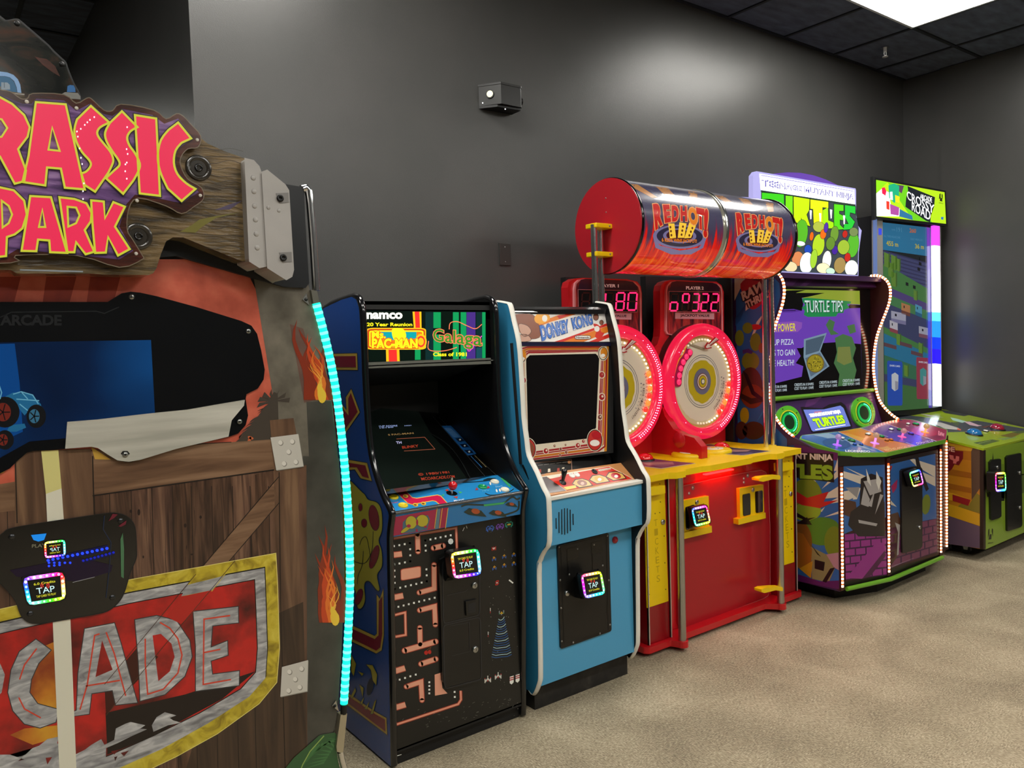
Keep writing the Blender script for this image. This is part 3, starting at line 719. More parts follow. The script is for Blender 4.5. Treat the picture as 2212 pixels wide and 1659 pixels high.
def dots(p0, p1, n, m, r=3.4):
    for i in range(n):
        t = i/(n-1); x, y = Z3([(p0[0]+(p1[0]-p0[0])*t, p0[1]+(p1[1]-p0[1])*t)])[0]; b.poly(ell(x, y, r, r*.9, 10), pl, m, 2)
dots((295, 370), (655, 297), 13, blue); dots((300, 385), (430, 385), 5, blue, 2.6); dots((300, 405), (365, 398), 3, blue, 2.6); dots((510, 372), (695, 322), 9, bl2, 3)
b.poly(Z3([(285, 355), (660, 275), (665, 312), (290, 395)]), pl, mt('#05093a', .3, em=.6), 1.2); b.poly(Z3([(500, 368), (700, 315), (700, 335), (520, 385)]), pl, mt('#05093a', .3, em=.6), 1.2)
b.poly(Z3([(60, 430), (480, 350), (690, 400), (680, 440), (480, 500), (100, 470)]), pl, mt('#1b0a2b', .3), .6)
b.poly(Z3([(190, 215), (285, 205), (270, 245), (235, 255), (205, 245)]), pl, mt('#1276c8', .3, em=1.0), 1.5)
b.poly(Z3([(738, 240), (752, 200), (760, 300), (758, 480), (742, 470)]), pl, mt('#4d7a56', .3), 1.5)
b.poly(Z3([(665, 130), (690, 85), (722, 88), (700, 110)]), pl, mt('#6d2030', .3), 1.5); b.poly(Z3([(725, 160), (775, 125), (770, 150), (740, 165)]), pl, mt('#6d2030', .3), 1.5)
b.line(Z3([(640, 95), (632, 180), (680, 260), (672, 400), (650, 600)]), pl, mt('#1d2a44', .3), 2, 1.4)
b.line(Z3([(445, 505), (580, 472)]), pl, mt('#9c9ca0', .3), 1.2, 1.4)
b.text('PLAYER 1', Z3([(195, 272), (355, 262), (355, 285), (195, 293)]), pl, mt('#8a8468', .3, em=.3), 1.6)
b.build('reflection_glow', cab, label='rows of blue lights and reflections painted on the hatch')
card_reader(cab, Z3([(125, 470), (400, 430), (412, 612), (165, 655)]), JY-0.010, hue0=0.72, depth=0.003, tops='6.0 Credits', bots='TAP CARD TO PLAY')
rm = card_reader(cab, Z3([(265, 255), (403, 238), (408, 345), (270, 362)]), JY-0.0085, hue0=0.15, depth=0.001, mirror=True, tops='6.0 Credits', bots='TAP CARD')  # mirror-image copy, a painted reflection of the reader, not a second one
# ---- sign: beam, plaque, letters, end bracket
SB = noisy('sculpted_sign_wood', ['#30271a', '#665436', '#8a7350'], scale=(1, 1, 6), nscale=6, detail=9, rough=0.22, dist=1.2, coat=.6, bump=.2, bscale=30)
beam = Z1([(-700, 560), (0, 520), (140, 540), (160, 620), (1150, 790), (1200, 830), (1300, 875), (1415, 915), (1440, 1512), (1400, 1510), (1300, 1470), (1060, 1372), (1000, 1372), (960, 1395), (930, 1470), (905, 1550), (885, 1580), (860, 1590), (600, 1588), (540, 1582), (100, 1582), (60, 1560), (-700, 1570)])
b = B(); pbm = PY(JY-0.075); b.slab(beam, pbm, 0.06, SB)
lv = mt('#77702f', .3, coat=.4)
b.poly(Z1([(1040, 1340), (1110, 1300), (1150, 1270), (1240, 1250), (1400, 1225), (1250, 1260), (1170, 1310), (1130, 1345)]), pbm, lv, 1)
b.poly(Z1([(1240, 1215), (1330, 1180), (1400, 1160), (1330, 1210)]), pbm, mt('#564a63', .3, coat=.4), 1)
for k in range(16):
    y = 850+k*38; b.line(Z1(curve([(1180, y+20*math.sin(k)), (1250, y+18), (1330, y+8+10*math.sin(k*2)), (1405, y+25)], 3)), pbm, mt('#2b241b', .4), 0.9, 0.8)
b.line(Z1([(115, 1560), (480, 1570)]), pbm, mt('#9aa3aa', .2, coat=.6), 3.2, 1.2)
beam_o = b.build('sign_beam', cab, bevel=0.006, label='carved brown wood sign beam')
pla = Z1(curve([(-700, 520), (-60, 500), (0, 518), (60, 530), (120, 570), (160, 568), (190, 540), (370, 547), (440, 597), (500, 568), (530, 572), (600, 636), (650, 640), (700, 602), (890, 637), (960, 687), (1020, 657), (1060, 672), (1100, 715), (1160, 785), (1145, 850), (1085, 860), (1045, 910), (1045, 960), (1085, 1035), (1165, 1085), (1175, 1150), (1120, 1195), (1050, 1235), (960, 1190), (800, 1145), (745, 1205), (735, 1325), (770, 1390), (822, 1475), (820, 1500), (690, 1545), (450, 1478), (90, 1476), (60, 1520), (-700, 1530)], 3))
PW = noisy('plaque_wood', ['#2a120d', '#4c241a', '#6b3a2b'], scale=(1, 1, 6), nscale=6, detail=8, rough=0.22, dist=1.2, coat=.6)
b = B(); pp = PY(JY-0.095); b.slab(pla, pp, 0.03, PW); b.line(pla, pp, mt('#7d6f5c', .25, coat=.5), 2.0, 0.6, closed=True)
PV = noisy('plaque_purple_wood', ['#2c1f40', '#6a4a7c', '#9a7aa8'], scale=(1, 1, 6), nscale=6, detail=8, rough=0.22, dist=1.2, coat=.6, em=0.12)  # slight emission puts a painted glow into the wood colour
b.poly(Z1([(-700, 560), (0, 545), (130, 600), (180, 600), (210, 570), (370, 580), (440, 640), (520, 600), (600, 660), (650, 670), (710, 630), (880, 665), (950, 715), (1030, 685), (1120, 800), (1000, 880), (1010, 1000), (1150, 1110), (1050, 1175), (930, 1150), (780, 1125), (730, 1180), (690, 1310), (770, 1450), (690, 1500), (100, 1440), (0, 1500), (-700, 1500)]), pp, PV, 1)
plq = b.build('sign_plaque', cab, bevel=0.003, label='dark red wood plaque carrying the sign lettering')
LR = mt('#ee2452', .35, em=0.66, coat=.3, name='backlit_red'); LY = mt('#dfe03a', .35, em=0.5, name='backlit_yellow')
b = B(); pl = PY(JY-0.100)
def let(o, hole=None):
    o = Z1(o); h = None
    if hole: h = Z1(hole)
    b.poly(o, pl, LR, 0, hole=h)
    b.line(o, pl, LY, 4.6, 1.5, closed=True)
    b.line(o, pl, mt('#221a2c', .4), 9, -1.5, closed=True)
    if h: b.line(h, pl, LY, 4.2, 1.5, closed=True)
let([(-150, 560), (0, 562), (70, 600), (140, 665), (172, 735), (160, 790), (105, 862), (150, 985), (140, 1048), (85, 1062), (0, 905), (-60, 905), (-60, 1050), (-150, 1050)], [(-40, 680), (10, 690), (42, 740), (10, 790), (-40, 800)])
let([(207, 590), (380, 603), (490, 1095), (375, 1085), (352, 975), (272, 968), (262, 1072), (130, 1052), (165, 900)], [(302, 735), (345, 872), (280, 865)])
def sm(p, n=3, sharp=()): return curve(p, n, True)
let([(525, 612)]+curve([(445, 690), (430, 750), (440, 815), (475, 880), (515, 925), (525, 955), (500, 990), (470, 1002)], 3)+[(490, 1070), (550, 1108)]+curve([(625, 1000), (645, 960), (655, 925), (640, 880), (600, 830), (572, 795), (562, 765), (580, 735), (632, 708)], 3))
let([(705, 643)]+curve([(635, 710), (608, 765), (615, 815), (650, 875), (685, 925), (690, 955), (660, 985), (612, 1030)], 3)+[(712, 1120)]+curve([(770, 1045), (800, 990), (808, 945), (780, 885), (748, 840), (735, 795), (755, 758), (795, 735)], 3))
let([(780, 665), (903, 685), (925, 1132), (808, 1118)])
let([(1030, 708), (1105, 800)]+curve([(1050, 825), (1015, 870), (1005, 940), (1025, 1005), (1075, 1058), (1130, 1092)], 3)+[(1050, 1162)]+curve([(970, 1090), (925, 990), (912, 900), (930, 810), (975, 750)], 3))
let([(-60, 1080), (0, 1083), (80, 1100), (140, 1160), (155, 1240), (130, 1320), (85, 1355), (40, 1370), (35, 1480), (-60, 1490)], [(10, 1160), (50, 1190), (70, 1240), (50, 1290), (15, 1315)])
let([(175, 1133), (295, 1140), (388, 1462), (290, 1458), (285, 1390), (220, 1385), (210, 1452), (125, 1450)], [(245, 1210), (262, 1312), (225, 1312)])
let([(343, 1140), (430, 1150), (500, 1175), (530, 1230), (525, 1280), (490, 1330), (545, 1455), (495, 1470), (440, 1400), (430, 1458), (390, 1458)], [(390, 1195), (440, 1200), (460, 1245), (440, 1290), (395, 1310)])
let([(527, 1158), (600, 1165), (607, 1262), (655, 1168), (722, 1195), (665, 1310), (750, 1440), (682, 1477), (625, 1370), (612, 1460), (550, 1462), (535, 1300)])
let([(-330, 560), (-270, 560), (-265, 900), (-250, 960), (-225, 900), (-220, 560), (-165, 560), (-165, 960), (-250, 1060), (-320, 980)])
wd = mt('#f6e9ee', .3, em=1.5)
for x, y in Z1([(467, 745), (490, 722), (505, 707), (520, 693), (545, 677), (445, 760), (450, 790), (460, 858), (468, 912), (475, 948), (735, 735), (732, 862), (738, 890), (733, 940), (725, 950), (724, 990), (733, 1033), (480, 1105), (485, 1060), (480, 1150)]): b.poly(ell(x, y, 1.5, 2.0, 8), pl, wd, 2.4)
b.build('sign_letters', cab, label='backlit red letters with yellow outline')
for x, y in Z1([(155, 588), (442, 625), (1140, 808), (1158, 1130), (792, 1160), (787, 1466)]):
    b = B(); screws(b, [(x, y)], PY(JY-0.096), 0.004, mt('#d5cfc4', .3)); b.build('bolt', cab)
for x, y in Z1([(1148, 970), (800, 1365)]):
    b = B(); c = PY(JY-0.077).at(x, y); nn = Vector((0, -1, 0)); b.lathe([(0.030, 0), (0.028, 0.004), (0.018, 0.001), (0.016, -0.006), (0.0001, -0.006)], c, nn, mt('#34302a', .2, coat=.6)); b.lathe([(0.009, -.006), (0.009, 0.003), (0.005, .003), (.005, -.004), (.0001, -.004)], c, nn, BLKG, 14); b.build('bolt', cab)
GP = noisy('grey_moulded_plastic', ['#a5a19d', '#b5b1ad'], nscale=6, rough=0.4)
b = B(); b.slab(Z1([(1413, 912), (1468, 925), (1500, 960), (1514, 1000), (1545, 1540), (1500, 1550), (1440, 1512)]), PY(JY-0.105), 0.09, GP)
b.slab(Z1([(1512, 992), (1545, 980), (1650, 1065), (1672, 1100), (1700, 1560), (1690, 1600), (1655, 1620), (1545, 1550)]), PY(JY-0.11), 0.095, GP)
screws(b, Z1([(1464, 1028), (1468, 1107), (1472, 1190), (1477, 1270), (1482, 1352), (1487, 1432)]), PY(JY-0.105), 0.0065, GP); screws(b, Z1([(1552, 1200), (1612, 1217)]), PY(JY-0.11), 0.005, GP)
brk = b.build('sign_bracket', cab, bevel=0.008, label='moulded grey plastic end bracket')
for x, y in Z1([(1618, 1147), (1636, 1490)]):
    b = B(); c = PY(JY-0.111).at(x, y); nn = Vector((0, -1, 0)); b.slab(Z1([(x*2.676-22, y*2.676-30), (x*2.676+50, y*2.676-34), (x*2.676+52, y*2.676+22), (x*2.676, y*2.676+28)]), PY(JY-0.1115), .001, mt('#827f7c', .45)); b.lathe([(0.0085, 0), (0.0085, 0.004), (0.004, .005), (.004, .001), (.0001, .001)], c, nn, BLK, 14); b.build('bolt', brk)
# ---- tall translucent header behind the sign
hb = sc([(-900, 250), (0, 250), (50, 290), (95, 325), (140, 322), (190, 310), (250, 300), (300, 305), (350, 340), (560, 520), (800, 730), (900, 840), (1060, 985), (1090, 1030), (1110, 1100), (1160, 1230), (1230, 1390), (1280, 1470), (1320, 1570), (1320, 1800), (-900, 1800)], 7.5417)
ART = noisy('dark_header_print', ['#1a1d1c', '#2e2f2b', '#4a3a30', '#5d3a2c'], scale=(2, 1, 4), nscale=4, detail=10, rough=0.12, dist=1.5, coat=.5, stops=[.3, .5, .62, .75])
b = B(); ph = PY(JY+0.30); b.slab(hb, ph, 0.03, BLK); b.poly([(x-2.5, y+3) for x, y in hb], ph, ART, 1)
ZZ = lambda p: sc(p, 7.5417)
b.poly(ZZ([(-700, 1165), (0, 1165), (120, 1180), (220, 1220), (290, 1290), (330, 1380), (350, 1530), (290, 1540), (270, 1420), (230, 1320), (160, 1260), (80, 1240), (-700, 1235)]), ph, mt('#8fb9e6', .3, em=.35), 2)
b.poly(ZZ([(-700, 1240), (80, 1245), (160, 1265), (225, 1330), (262, 1420), (285, 1540), (-700, 1540)]), ph, mt('#1c6f9b', .3, em=.3), 2.2)
b.poly(ZZ([(20, 1340), (120, 1345), (160, 1380), (165, 1460), (20, 1460)]), ph, mt('#9fb0bf', .3), 2.5); b.line(ZZ([(70, 1340), (72, 1430)]), ph, mt('#2a4a60', .3), 1.2, 2.7)
b.poly(ZZ([(1100, 1400), (1140, 1385), (1200, 1390), (1225, 1440), (1230, 1500), (1090, 1500)]), ph, mt('#1c5f99', .3, em=.2), 2.2)
b.poly(ZZ([(1010, 1530), (1060, 1500), (1270, 1515), (1310, 1570), (1310, 1620), (1030, 1600)]), ph, mt('#8b8a84', .3), 2.2)
b.poly(ZZ([(560, 920), (640, 940), (760, 960), (900, 1080), (980, 1250), (860, 1180), (700, 1060)]), ph, noisy('print_red_haze', ['#3a241c', '#6d3322'], scale=(2, 1, 5), nscale=6, detail=9, rough=.2, coat=.4), 1.6)
b.build('tall_header', cab, label='tall dark glossy header board with black edge')
for x, y in ZZ([(278, 382), (1008, 1045)]):
    b = B(); screws(b, [(x, y)], PY(JY+0.299), 0.007, BLK); b.build('bolt', cab)
b = B(); b.box(-0.75, 0.16, JY+0.33, JY+0.9, 1.85, 2.05, BLKM); b.box(-0.75, 0.82, JY+0.06, JY+0.9, 1.78, 1.90, BLKM); b.build('roof', cab)
# ================================================================== blue upright cabinet with two game titles
t = cab = thing('upright_arcade_cabinet', 'blue and black upright arcade cabinet with glowing two-game marquee and orange maze front', 'arcade machine', (1.55, 2.75, 0))
XL, XR, TH = 1.250, 1.855, 0.022
NB = mt('#124a9e', 0.22, coat=.4, name='blue_laminate')
fe = [(773.5, 642), (779, 662), (779.5, 703), (783, 797), (786.5, 869.5), (791.5, 939), (798.4, 988.7), (811, 1036), (825, 1075), (840, 1106), (841, 1116.5), (837, 1150), (837, 1200), (842, 1450), (845, 1652)]
FE = [(p.y, p.z) for p in side_pts(fe, XL)]
FE[-1] = (FE[-1][0], 0.012)
edgeYZ = [(3.08, 1.58), (2.862, 1.661), (2.70, 1.683), (2.61, 1.688), (2.575, 1.676), (2.556, 1.645)]+FE[2:]
prof = edgeYZ+[(3.08, 0.012)]
NBL = mt('#0a0a0b', 0.25, coat=.4, name='black_side_laminate')
for X0_, nm in ((XL, 'left'), (XR-TH, 'right')):
    b = B(); b.prism(prof, 'x', X0_, X0_+TH, BLK)
    if nm == 'left':
        p = PX(XL)
        b.slab3([(XL-0.0006, y+0.004 if i > 2 else y, z-.003) for i, (y, z) in enumerate(prof)], (-0.0006, 0, 0), NB)
        yl = mt('#d9b24a', .25, coat=.4); mg = mt('#8c0f2f', .25, coat=.4); ky = mt('#0b0d14', .3, coat=.4); yy = mt('#c2b236', .25, coat=.4)
        p = PX(XL-0.0014)
        def band(o, inn):
            b.line(o, p, ky, 2.4, 0.8, closed=True); b.poly(o, p, yl, 1); b.poly(inn, p, mg, 2)
        band([(690, 765), (771, 763.5), (772.5, 799), (700, 798)], [(690, 770), (768, 769), (769, 793.5), (700, 793)])
        N4 = lambda q: sc(q, 3.607, 700, 620)
        band(N4([(60, 860), (100, 860), (175, 960), (170, 860), (212, 795), (278, 975), (60, 1290), (60, 1100)]), N4([(60, 880), (95, 880), (190, 1000), (188, 870), (208, 825), (262, 972), (60, 1250), (60, 1120)]))
        band(N4([(150, 1340), (335, 1372), (370, 1510), (285, 1490), (240, 1420), (150, 1430)]), N4([(150, 1362), (322, 1390), (350, 1490), (298, 1475), (255, 1405), (150, 1400)]))
        N5 = lambda q: sc(q, 3.0741, 720, 1060)
        band(N5([(90, 880), (275, 965), (290, 950), (288, 690), (310, 720), (333, 650), (335, 960), (320, 1060), (285, 1080), (90, 985)]), N5([(90, 900), (275, 985), (300, 960), (302, 735), (325, 700), (325, 950), (312, 1040), (285, 1062), (90, 965)]))
        band(N5([(90, 1340), (280, 1470), (352, 1510), (357, 1620), (90, 1420)]), N5([(90, 1358), (280, 1485), (343, 1520), (346, 1600), (90, 1405)]))
        # abstract yellow swirl with dark red patches where the cabinet mascot sits
        sw = N5(curve([(60, -40), (190, 10), (230, 60), (290, 80), (320, 140), (322, 260), (300, 330), (320, 400), (322, 500), (290, 560), (305, 650), (290, 660), (240, 600), (205, 620), (210, 720), (190, 775), (160, 770), (140, 640), (60, 600)], 4, True))
        b.line(sw, p, ky, 2.6, 2.1, closed=True); b.poly(sw, p, yy, 2.3)
        for o in (ell(270, 180, 32, 85, 18, -.15), ell(205, 215, 18, 28, 14), ell(272, 440, 24, 80, 16, .3), ell(170, 705, 22, 55, 14, .3), ell(180, 110, 12, 25, 12)):
            b.line(N5(o), p, ky, 1.5, 2.6, closed=True); b.poly(N5(o), p, mg, 2.9)
        for c in ([(175, 360), (190, 320), (220, 310), (240, 400), (250, 470)], [(140, 470), (210, 480), (255, 400), (265, 270)], [(200, 400), (190, 500), (165, 560), (160, 620)]): b.line(N5(curve(c, 4)), p, ky, 1.2, 3.2)
        sw2 = [[(120, 1090), (150, 1150), (135, 1230), (120, 1200)], [(220, 1155), (260, 1160), (290, 1220), (285, 1290), (262, 1260), (250, 1190)], [(115, 1370), (145, 1310), (150, 1330), (125, 1380)], [(175, 1290), (200, 1310), (195, 1370)], [(180, 1410), (205, 1370), (190, 1420)], [(210, 1445), (240, 1400), (222, 1450)], [(250, 1480), (275, 1400), (285, 1390), (262, 1480)], [(165, 1200), (200, 1215), (190, 1228)]]
        for o in sw2: b.line(N5(o), p, ky, 2.2, 2.1, closed=True); b.poly(N5(o), p, yy, 2.3)
        b.poly(N5(ell(245, 1300, 22, 60, 14, .2)), p, mt('#14233f', .3), 2.2)
    b.build('side_panel', cab, label=('blue side panel with magenta and yellow artwork' if nm == 'left' else 'black inner side panel'))
    b = B(); b.tube([Vector((X0_+TH/2, y, z)) for y, z in curve(edgeYZ[:4], 3)[:-1]+curve(edgeYZ[3:], 4)], 0.0125, mt('#141416', 0.12, coat=.6, name='black_edge_trim'), 12); b.build('edge_trim', cab)
IL, IR = XL+TH, XR-TH
# marquee
MY = 2.578
pm = PY(MY)
b = B(); mq = [(786, 671), (1049, 673), (1049, 779), (789, 781)]
b.slab([(780, 668), (1060, 670), (1060, 786), (780, 790)], pm, 0.02, BLKG)
g0 = mt('#0a1f16', .2, em=0.35); gr = mt('#13a15b', .2, em=.75); pu = mt('#4a2f86', .2, em=.8); tl_ = mt('#123a3a', .2, em=.45)
b.poly(mq, pm, g0, 0.8)
N4 = lambda q: sc(q, 3.607, 700, 620)
for x0, x1, m_ in ((708, 752, gr), (790, 850, tl_), (852, 910, gr), (1004, 1050, gr), (1064, 1108, gr), (1110, 1180, pu), (1185, 1232, tl_), (1232, 1258, gr)):
    b.poly(N4([(x0, 196), (x1, 196), (x1, 566), (x0, 568)]), pm, m_, 1.1)
b.poly(N4([(850, 320), (910, 320), (910, 370), (850, 370)]), pm, g0, 1.2); b.poly(N4([(1185, 470), (1230, 470), (1230, 560), (1185, 560)]), pm, mt('#1f5a6a', .2, em=.5), 1.2)
orr = mt('#f7b71c', .2, em=1.0); red = mt('#f2302a', .2, em=.95); yel = mt('#f6e81e', .2, em=1.05); tea = mt('#0fa0a6', .2, em=.9); whi = mt('#f3f4e6', .2, em=1.0)
for q in ([(690, 192), (758, 192), (760, 330), (700, 330)], [(482, 480), (586, 480), (590, 580), (485, 580)]): b.poly(N4(q), pm, orr, 1.4)
for q in ([(706, 192), (742, 192), (748, 330), (714, 330)], [(502, 480), (566, 480), (570, 580), (505, 580)]): b.poly(N4(q), pm, red, 1.7)
b.text('namco', N4([(330, 198), (612, 198), (612, 250), (330, 250)]), pm, whi, 2, .045)
b.text('20 Year Reunion', N4([(333, 277), (688, 277), (688, 306), (333, 306)]), pm, yel, 2, .03)
bx = N4([(330, 318), (795, 318), (795, 488), (330, 488)])
b.poly(rquad(bx, .12), pm, orr, 1.9); b.poly(rquad(N4([(338, 326), (787, 326), (787, 480), (338, 480)]), .12), pm, mt('#cf4a1a', .2, em=.8), 2.1); b.poly(rquad(N4([(352, 338), (775, 338), (775, 470), (352, 470)]), .1), pm, yel, 2.3)
b.poly(rquad(N4([(362, 348), (765, 348), (765, 462), (362, 462)]), .08), pm, mt('#e8791a', .2, em=.9), 2.5)
b.poly(N4([(440, 350), (720, 350), (720, 400), (600, 415), (480, 410)]), pm, tea, 2.7)
b.text('Ms.', N4([(370, 340), (482, 340), (482, 402), (370, 402)]), pm, mt('#d8321a', .2, em=.9), 3.0, .09); b.text('Ms.', N4([(372, 342), (480, 342), (480, 400), (372, 400)]), pm, yel, 3.4, .035)
b.text('PAC-MAN', N4([(368, 395), (735, 395), (735, 483), (368, 483)]), pm, mt('#d8321a', .2, em=.9), 3.0, .09); b.text('PAC-MAN', N4([(372, 400), (730, 400), (730, 478), (372, 478)]), pm, yel, 3.4, .05)
for r, m_ in ((60, orr), (44, red), (30, orr)): b.poly(N4(ell(755, 425, r*.75, r, 20)), pm, m_, 2.8+(60-r)*.02)
b.poly(N4(curve([(530, 330), (570, 320), (620, 330), (640, 380), (620, 420), (560, 420), (535, 390)], 4, True)), pm, yel, 2.9)
# script style title
glz = mt('#f07a52', .2, em=1.0); glp = mt('#e04fc8', .2, em=.9)
b.text('Galaga', N4([(845, 320), (1235, 345), (1235, 500), (845, 455)]), pm, glz, 2.2, .05); b.text('Galaga', N4([(850, 326), (1230, 350), (1230, 495), (850, 450)]), pm, mt('#3f9a2e', .2, em=.7), 2.7, .01)
b.line(N4(curve([(815, 420), (812, 480), (860, 500), (950, 495), (1035, 470)], 5)), pm, glz, 1.8, 2.5); b.line(N4(curve([(975, 330), (985, 280), (1040, 270), (1110, 300), (1180, 325), (1230, 290)], 5)), pm, glz, 1.8, 2.5); b.line(N4(curve([(1110, 455), (1130, 500), (1180, 440), (1230, 380)], 5)), pm, glp, 1.8, 2.5)
b.text('Class of 1981', N4([(850, 509), (1112, 509), (1112, 540), (850, 540)]), pm, yel, 2, .03)
b.build('marquee', cab, label='glowing green and orange marquee with game titles')
b = B(); b.slab([(788, 783), (1060, 773), (1061, 786), (790, 796)], PY(MY-.014), 0.004, mt('#6f7069', .15, coat=.7)); b.box(IL, IR, MY-.014, MY+.02, 1.432, 1.436, mt('#6f7069', .15)); b.build('marquee_retainer', cab, label='clear plastic strip under the marquee')
b = B(); b.box(IL, IR, MY, 2.66, 1.655, 1.668, BLKG); b.prism([(MY, 1.668), (2.66, 1.668), (3.08, 1.56), (3.08, 1.54), (MY, 1.60)], 'x', IL, IR, BLKM); b.build('top_panel', cab)
# recess: speaker board, back, monitor glass
b = B(); b.prism([(MY+.02, 1.43), (MY+.02, 1.45), (2.98, 1.36), (2.98, 1.34)], 'x', IL, IR, BLKM); b.box(IL, IR, 3.0, 3.06, 0.012, 1.56, BLKM); b.build('back_board', cab)
a0, a1, a2 = PX(IR).at(1073, 1025), PX(IR).at(941, 886), PX(IL).at(832, 1058)
mp = P3(a0, a1, a2); dirv = (a1-a0)
b = B(); scm = noisy('dark_crt_glass', ['#0d120f', '#131a16'], nscale=2, rough=0.08, coat=.6, em=0.25)
mb = [a2, a0, a0+dirv*1.02, a2+dirv*1.02]; b.slab3(mb, -mp.n*0.02, mt('#0a0b0b', .12, coat=.5))
N2 = lambda q: sc(q, 5.8211, 780, 900)
b.poly([PXY for PXY in N2([(110, -60), (170, 520), (290, 920), (1330, 775), (1100, 450), (880, 220), (760, 0), (700, -100), (300, -120)])], mp, scm, 1)
dw = mt('#9fb4e8', .3, em=.55); dr = mt('#b5402a', .3, em=.6); dor = mt('#9a7848', .3, em=.6)
b.text('1UP SCORE', N2([(225, 112), (455, 104), (458, 122), (228, 130)]), mp, dw, 2, .02); b.text('10160', N2([(232, 135), (405, 125), (408, 138), (236, 148)]), mp, dw, 2, .02); b.text('HIGH', N2([(545, 108), (630, 104), (634, 114), (548, 120)]), mp, dw, 2, .02)
b.text('S PAC-MAN', N2([(335, 220), (655, 196), (665, 216), (345, 238)]), mp, dor, 2, .02)
b.text('TH', N2([(438, 312), (505, 308), (512, 338), (445, 342)]), mp, mt('#b8b6e0', .3, em=.7), 2, .03); b.text('BLINKY', N2([(512, 372), (718, 350), (726, 382), (520, 402)]), mp, dr, 2, .02)
for l_ in ([(445, 280), (800, 258)], [(800, 258), (930, 408)], [(930, 408), (540, 432)]): b.line(N2(l_), mp, mt('#a0563e', .3, em=.6), 1.0, 2)
b.text('© 1980/1981', N2([(712, 712), (1100, 682), (1112, 710), (726, 744)]), mp, dr, 2, .01); b.text('MCOARCADE.COM', N2([(750, 765), (1170, 735), (1182, 768), (764, 802)]), mp, dr, 2, .01)
b.build('monitor', cab, label='dark sloping game monitor with faint orange text')
b = B(); mpl = Pl(mp.p+mp.n*0.0016, mp.n)
b.line(N2(curve([(880, 215), (1050, 320), (1180, 450), (1280, 600), (1370, 770)], 5)), mpl, mt('#1c1f1f', .2), 2.2, 1.5); b.line(N2(curve([(985, 0), (1300, 360), (1700, 735)], 4)), mpl, mt('#2c2e2e', .3), 1.5, 1.5); b.line(N2([(905, 0), (1555, 745)]), mpl, mt('#303232', .3), 1.2, 1.5)
bl = mt('#1f62a8', .3, coat=.4)
b.poly(N2([(1012, 115), (1135, 112), (1455, 470), (1340, 490)]), mpl, bl, 2)
for y in range(9): b.line(N2([(1050+y*14, 150+y*13), (1128+y*14, 146+y*13)]), mpl, mt('#7fb2da', .3), .8, 2.5)
for x0, y0 in ((1182, 270), (1240, 345), (1298, 420)): b.poly(N2([(x0, y0+2), (x0+78, y0-4), (x0+120, y0+38), (x0+42, y0+44)]), mpl, mt('#071a36', .3), 2.6); b.poly(N2(ell(x0+62, y0+20, 13, 11, 10)), mpl, mt('#d7e0e0', .3), 3)
b.line(N2([(1380, 495), (1520, 640)]), mpl, mt('#2f7cc0', .3), 1.2, 2); b.line(N2([(1430, 490), (1575, 635)]), mpl, mt('#a09060', .3), 1.2, 2)
b.build('instruction_card', cab, label='narrow blue instruction card beside the monitor')
# control panel
c0, c1, c2 = PX(IR).at(1128, 1064), PX(IR).at(1074, 1026), PX(IL).at(852, 1109)
cp = P3(c0, c1, c2); cdv = c1-c0
b = B(); BLU = mt('#2b8fd0', .25, coat=.3, name='blue_overlay')
b.slab3([c2, c0, c1, c2+cdv], -cp.n*0.018, BLU)
mag = mt('#d3204f', .25, coat=.3); yo = mt('#e7c24a', .3)
rb = N2([(410, 915), (525, 900), (640, 1020), (700, 1030), (960, 988), (1000, 1000), (1085, 1095), (1000, 1110), (940, 1060), (900, 1052), (640, 1100), (590, 1085)])
b.line(rb, cp, yo, 3.0, 1, closed=True); b.poly(rb, cp, mag, 1.4)
grn = mt('#46b86a', .3); drk = mt('#17303a', .3)
b.line(N2(curve([(1200, 830), (1390, 822), (1560, 808), (1600, 790)], 4)), cp, drk, 1.6, 1.5); b.poly(N2([(1750, 770), (1790, 768), (1890, 880), (1865, 885)]), cp, grn, 1.5)
b.line(N2(curve([(1560, 960), (1620, 985), (1720, 980), (1860, 945), (1920, 905)], 4)), cp, drk, 1.8, 1.5); b.poly(N2([(1530, 795), (1600, 770), (1700, 770), (1640, 800), (1560, 810)]), cp, drk, 1.6)
b.text('MOVE', N2([(1165, 1048), (1295, 1032), (1300, 1052), (1170, 1068)]), cp, mt('#e8f2f0', .3), 2, .01); b.text('Fire', N2([(1525, 925), (1605, 912), (1610, 932), (1530, 945)]), cp, mt('#58b6d8', .3), 2, .01); b.text('Start', N2([(1685, 872), (1775, 860), (1780, 880), (1690, 892)]), cp, mt('#8fd0f0', .3), 2, .01)
b.text('START', N2([(375, 1080), (470, 1068), (470, 1082), (376, 1094)]), cp, mt('#e8407a', .3), 2, .01)
for q in ([(1055, 920), (1095, 908), (1100, 935), (1070, 935)], [(1160, 1005), (1220, 1000), (1205, 1030)]): b.poly(N2(q), cp, mt('#d0453a', .3), 1.6)
for q in ([(1005, 988), (1045, 972), (1040, 1000)], [(1225, 940), (1275, 948), (1240, 968)]): b.poly(N2(q), cp, grn, 1.6)
for cx, cy_ in ((560, 998), (685, 1108), (785, 1092)): b.poly(N2(ell(cx, cy_, 34, 22, 12, .2)), cp, yo, 2.0); b.poly(N2(ell(cx-4, cy_+2, 20, 10, 10, .2)), cp, mt('#7a4a18', .3), 2.3)
for cx, cy_ in ((1455, 908), (1600, 885)): b.poly(N2([(cx-20, cy_+18), (cx-4, cy_-18), (cx+22, cy_+10)]), cp, mt('#c03a3a', .3), 1.8)
for cx, cy_ in ((1625, 840), (1705, 930), (1745, 925)): b.poly(N2(ell(cx, cy_, 10, 22, 10, -.3)), cp, mt('#f0eee0', .3), 1.9)
cpo = b.build('control_panel', cab, label='blue control panel with red ball joystick')
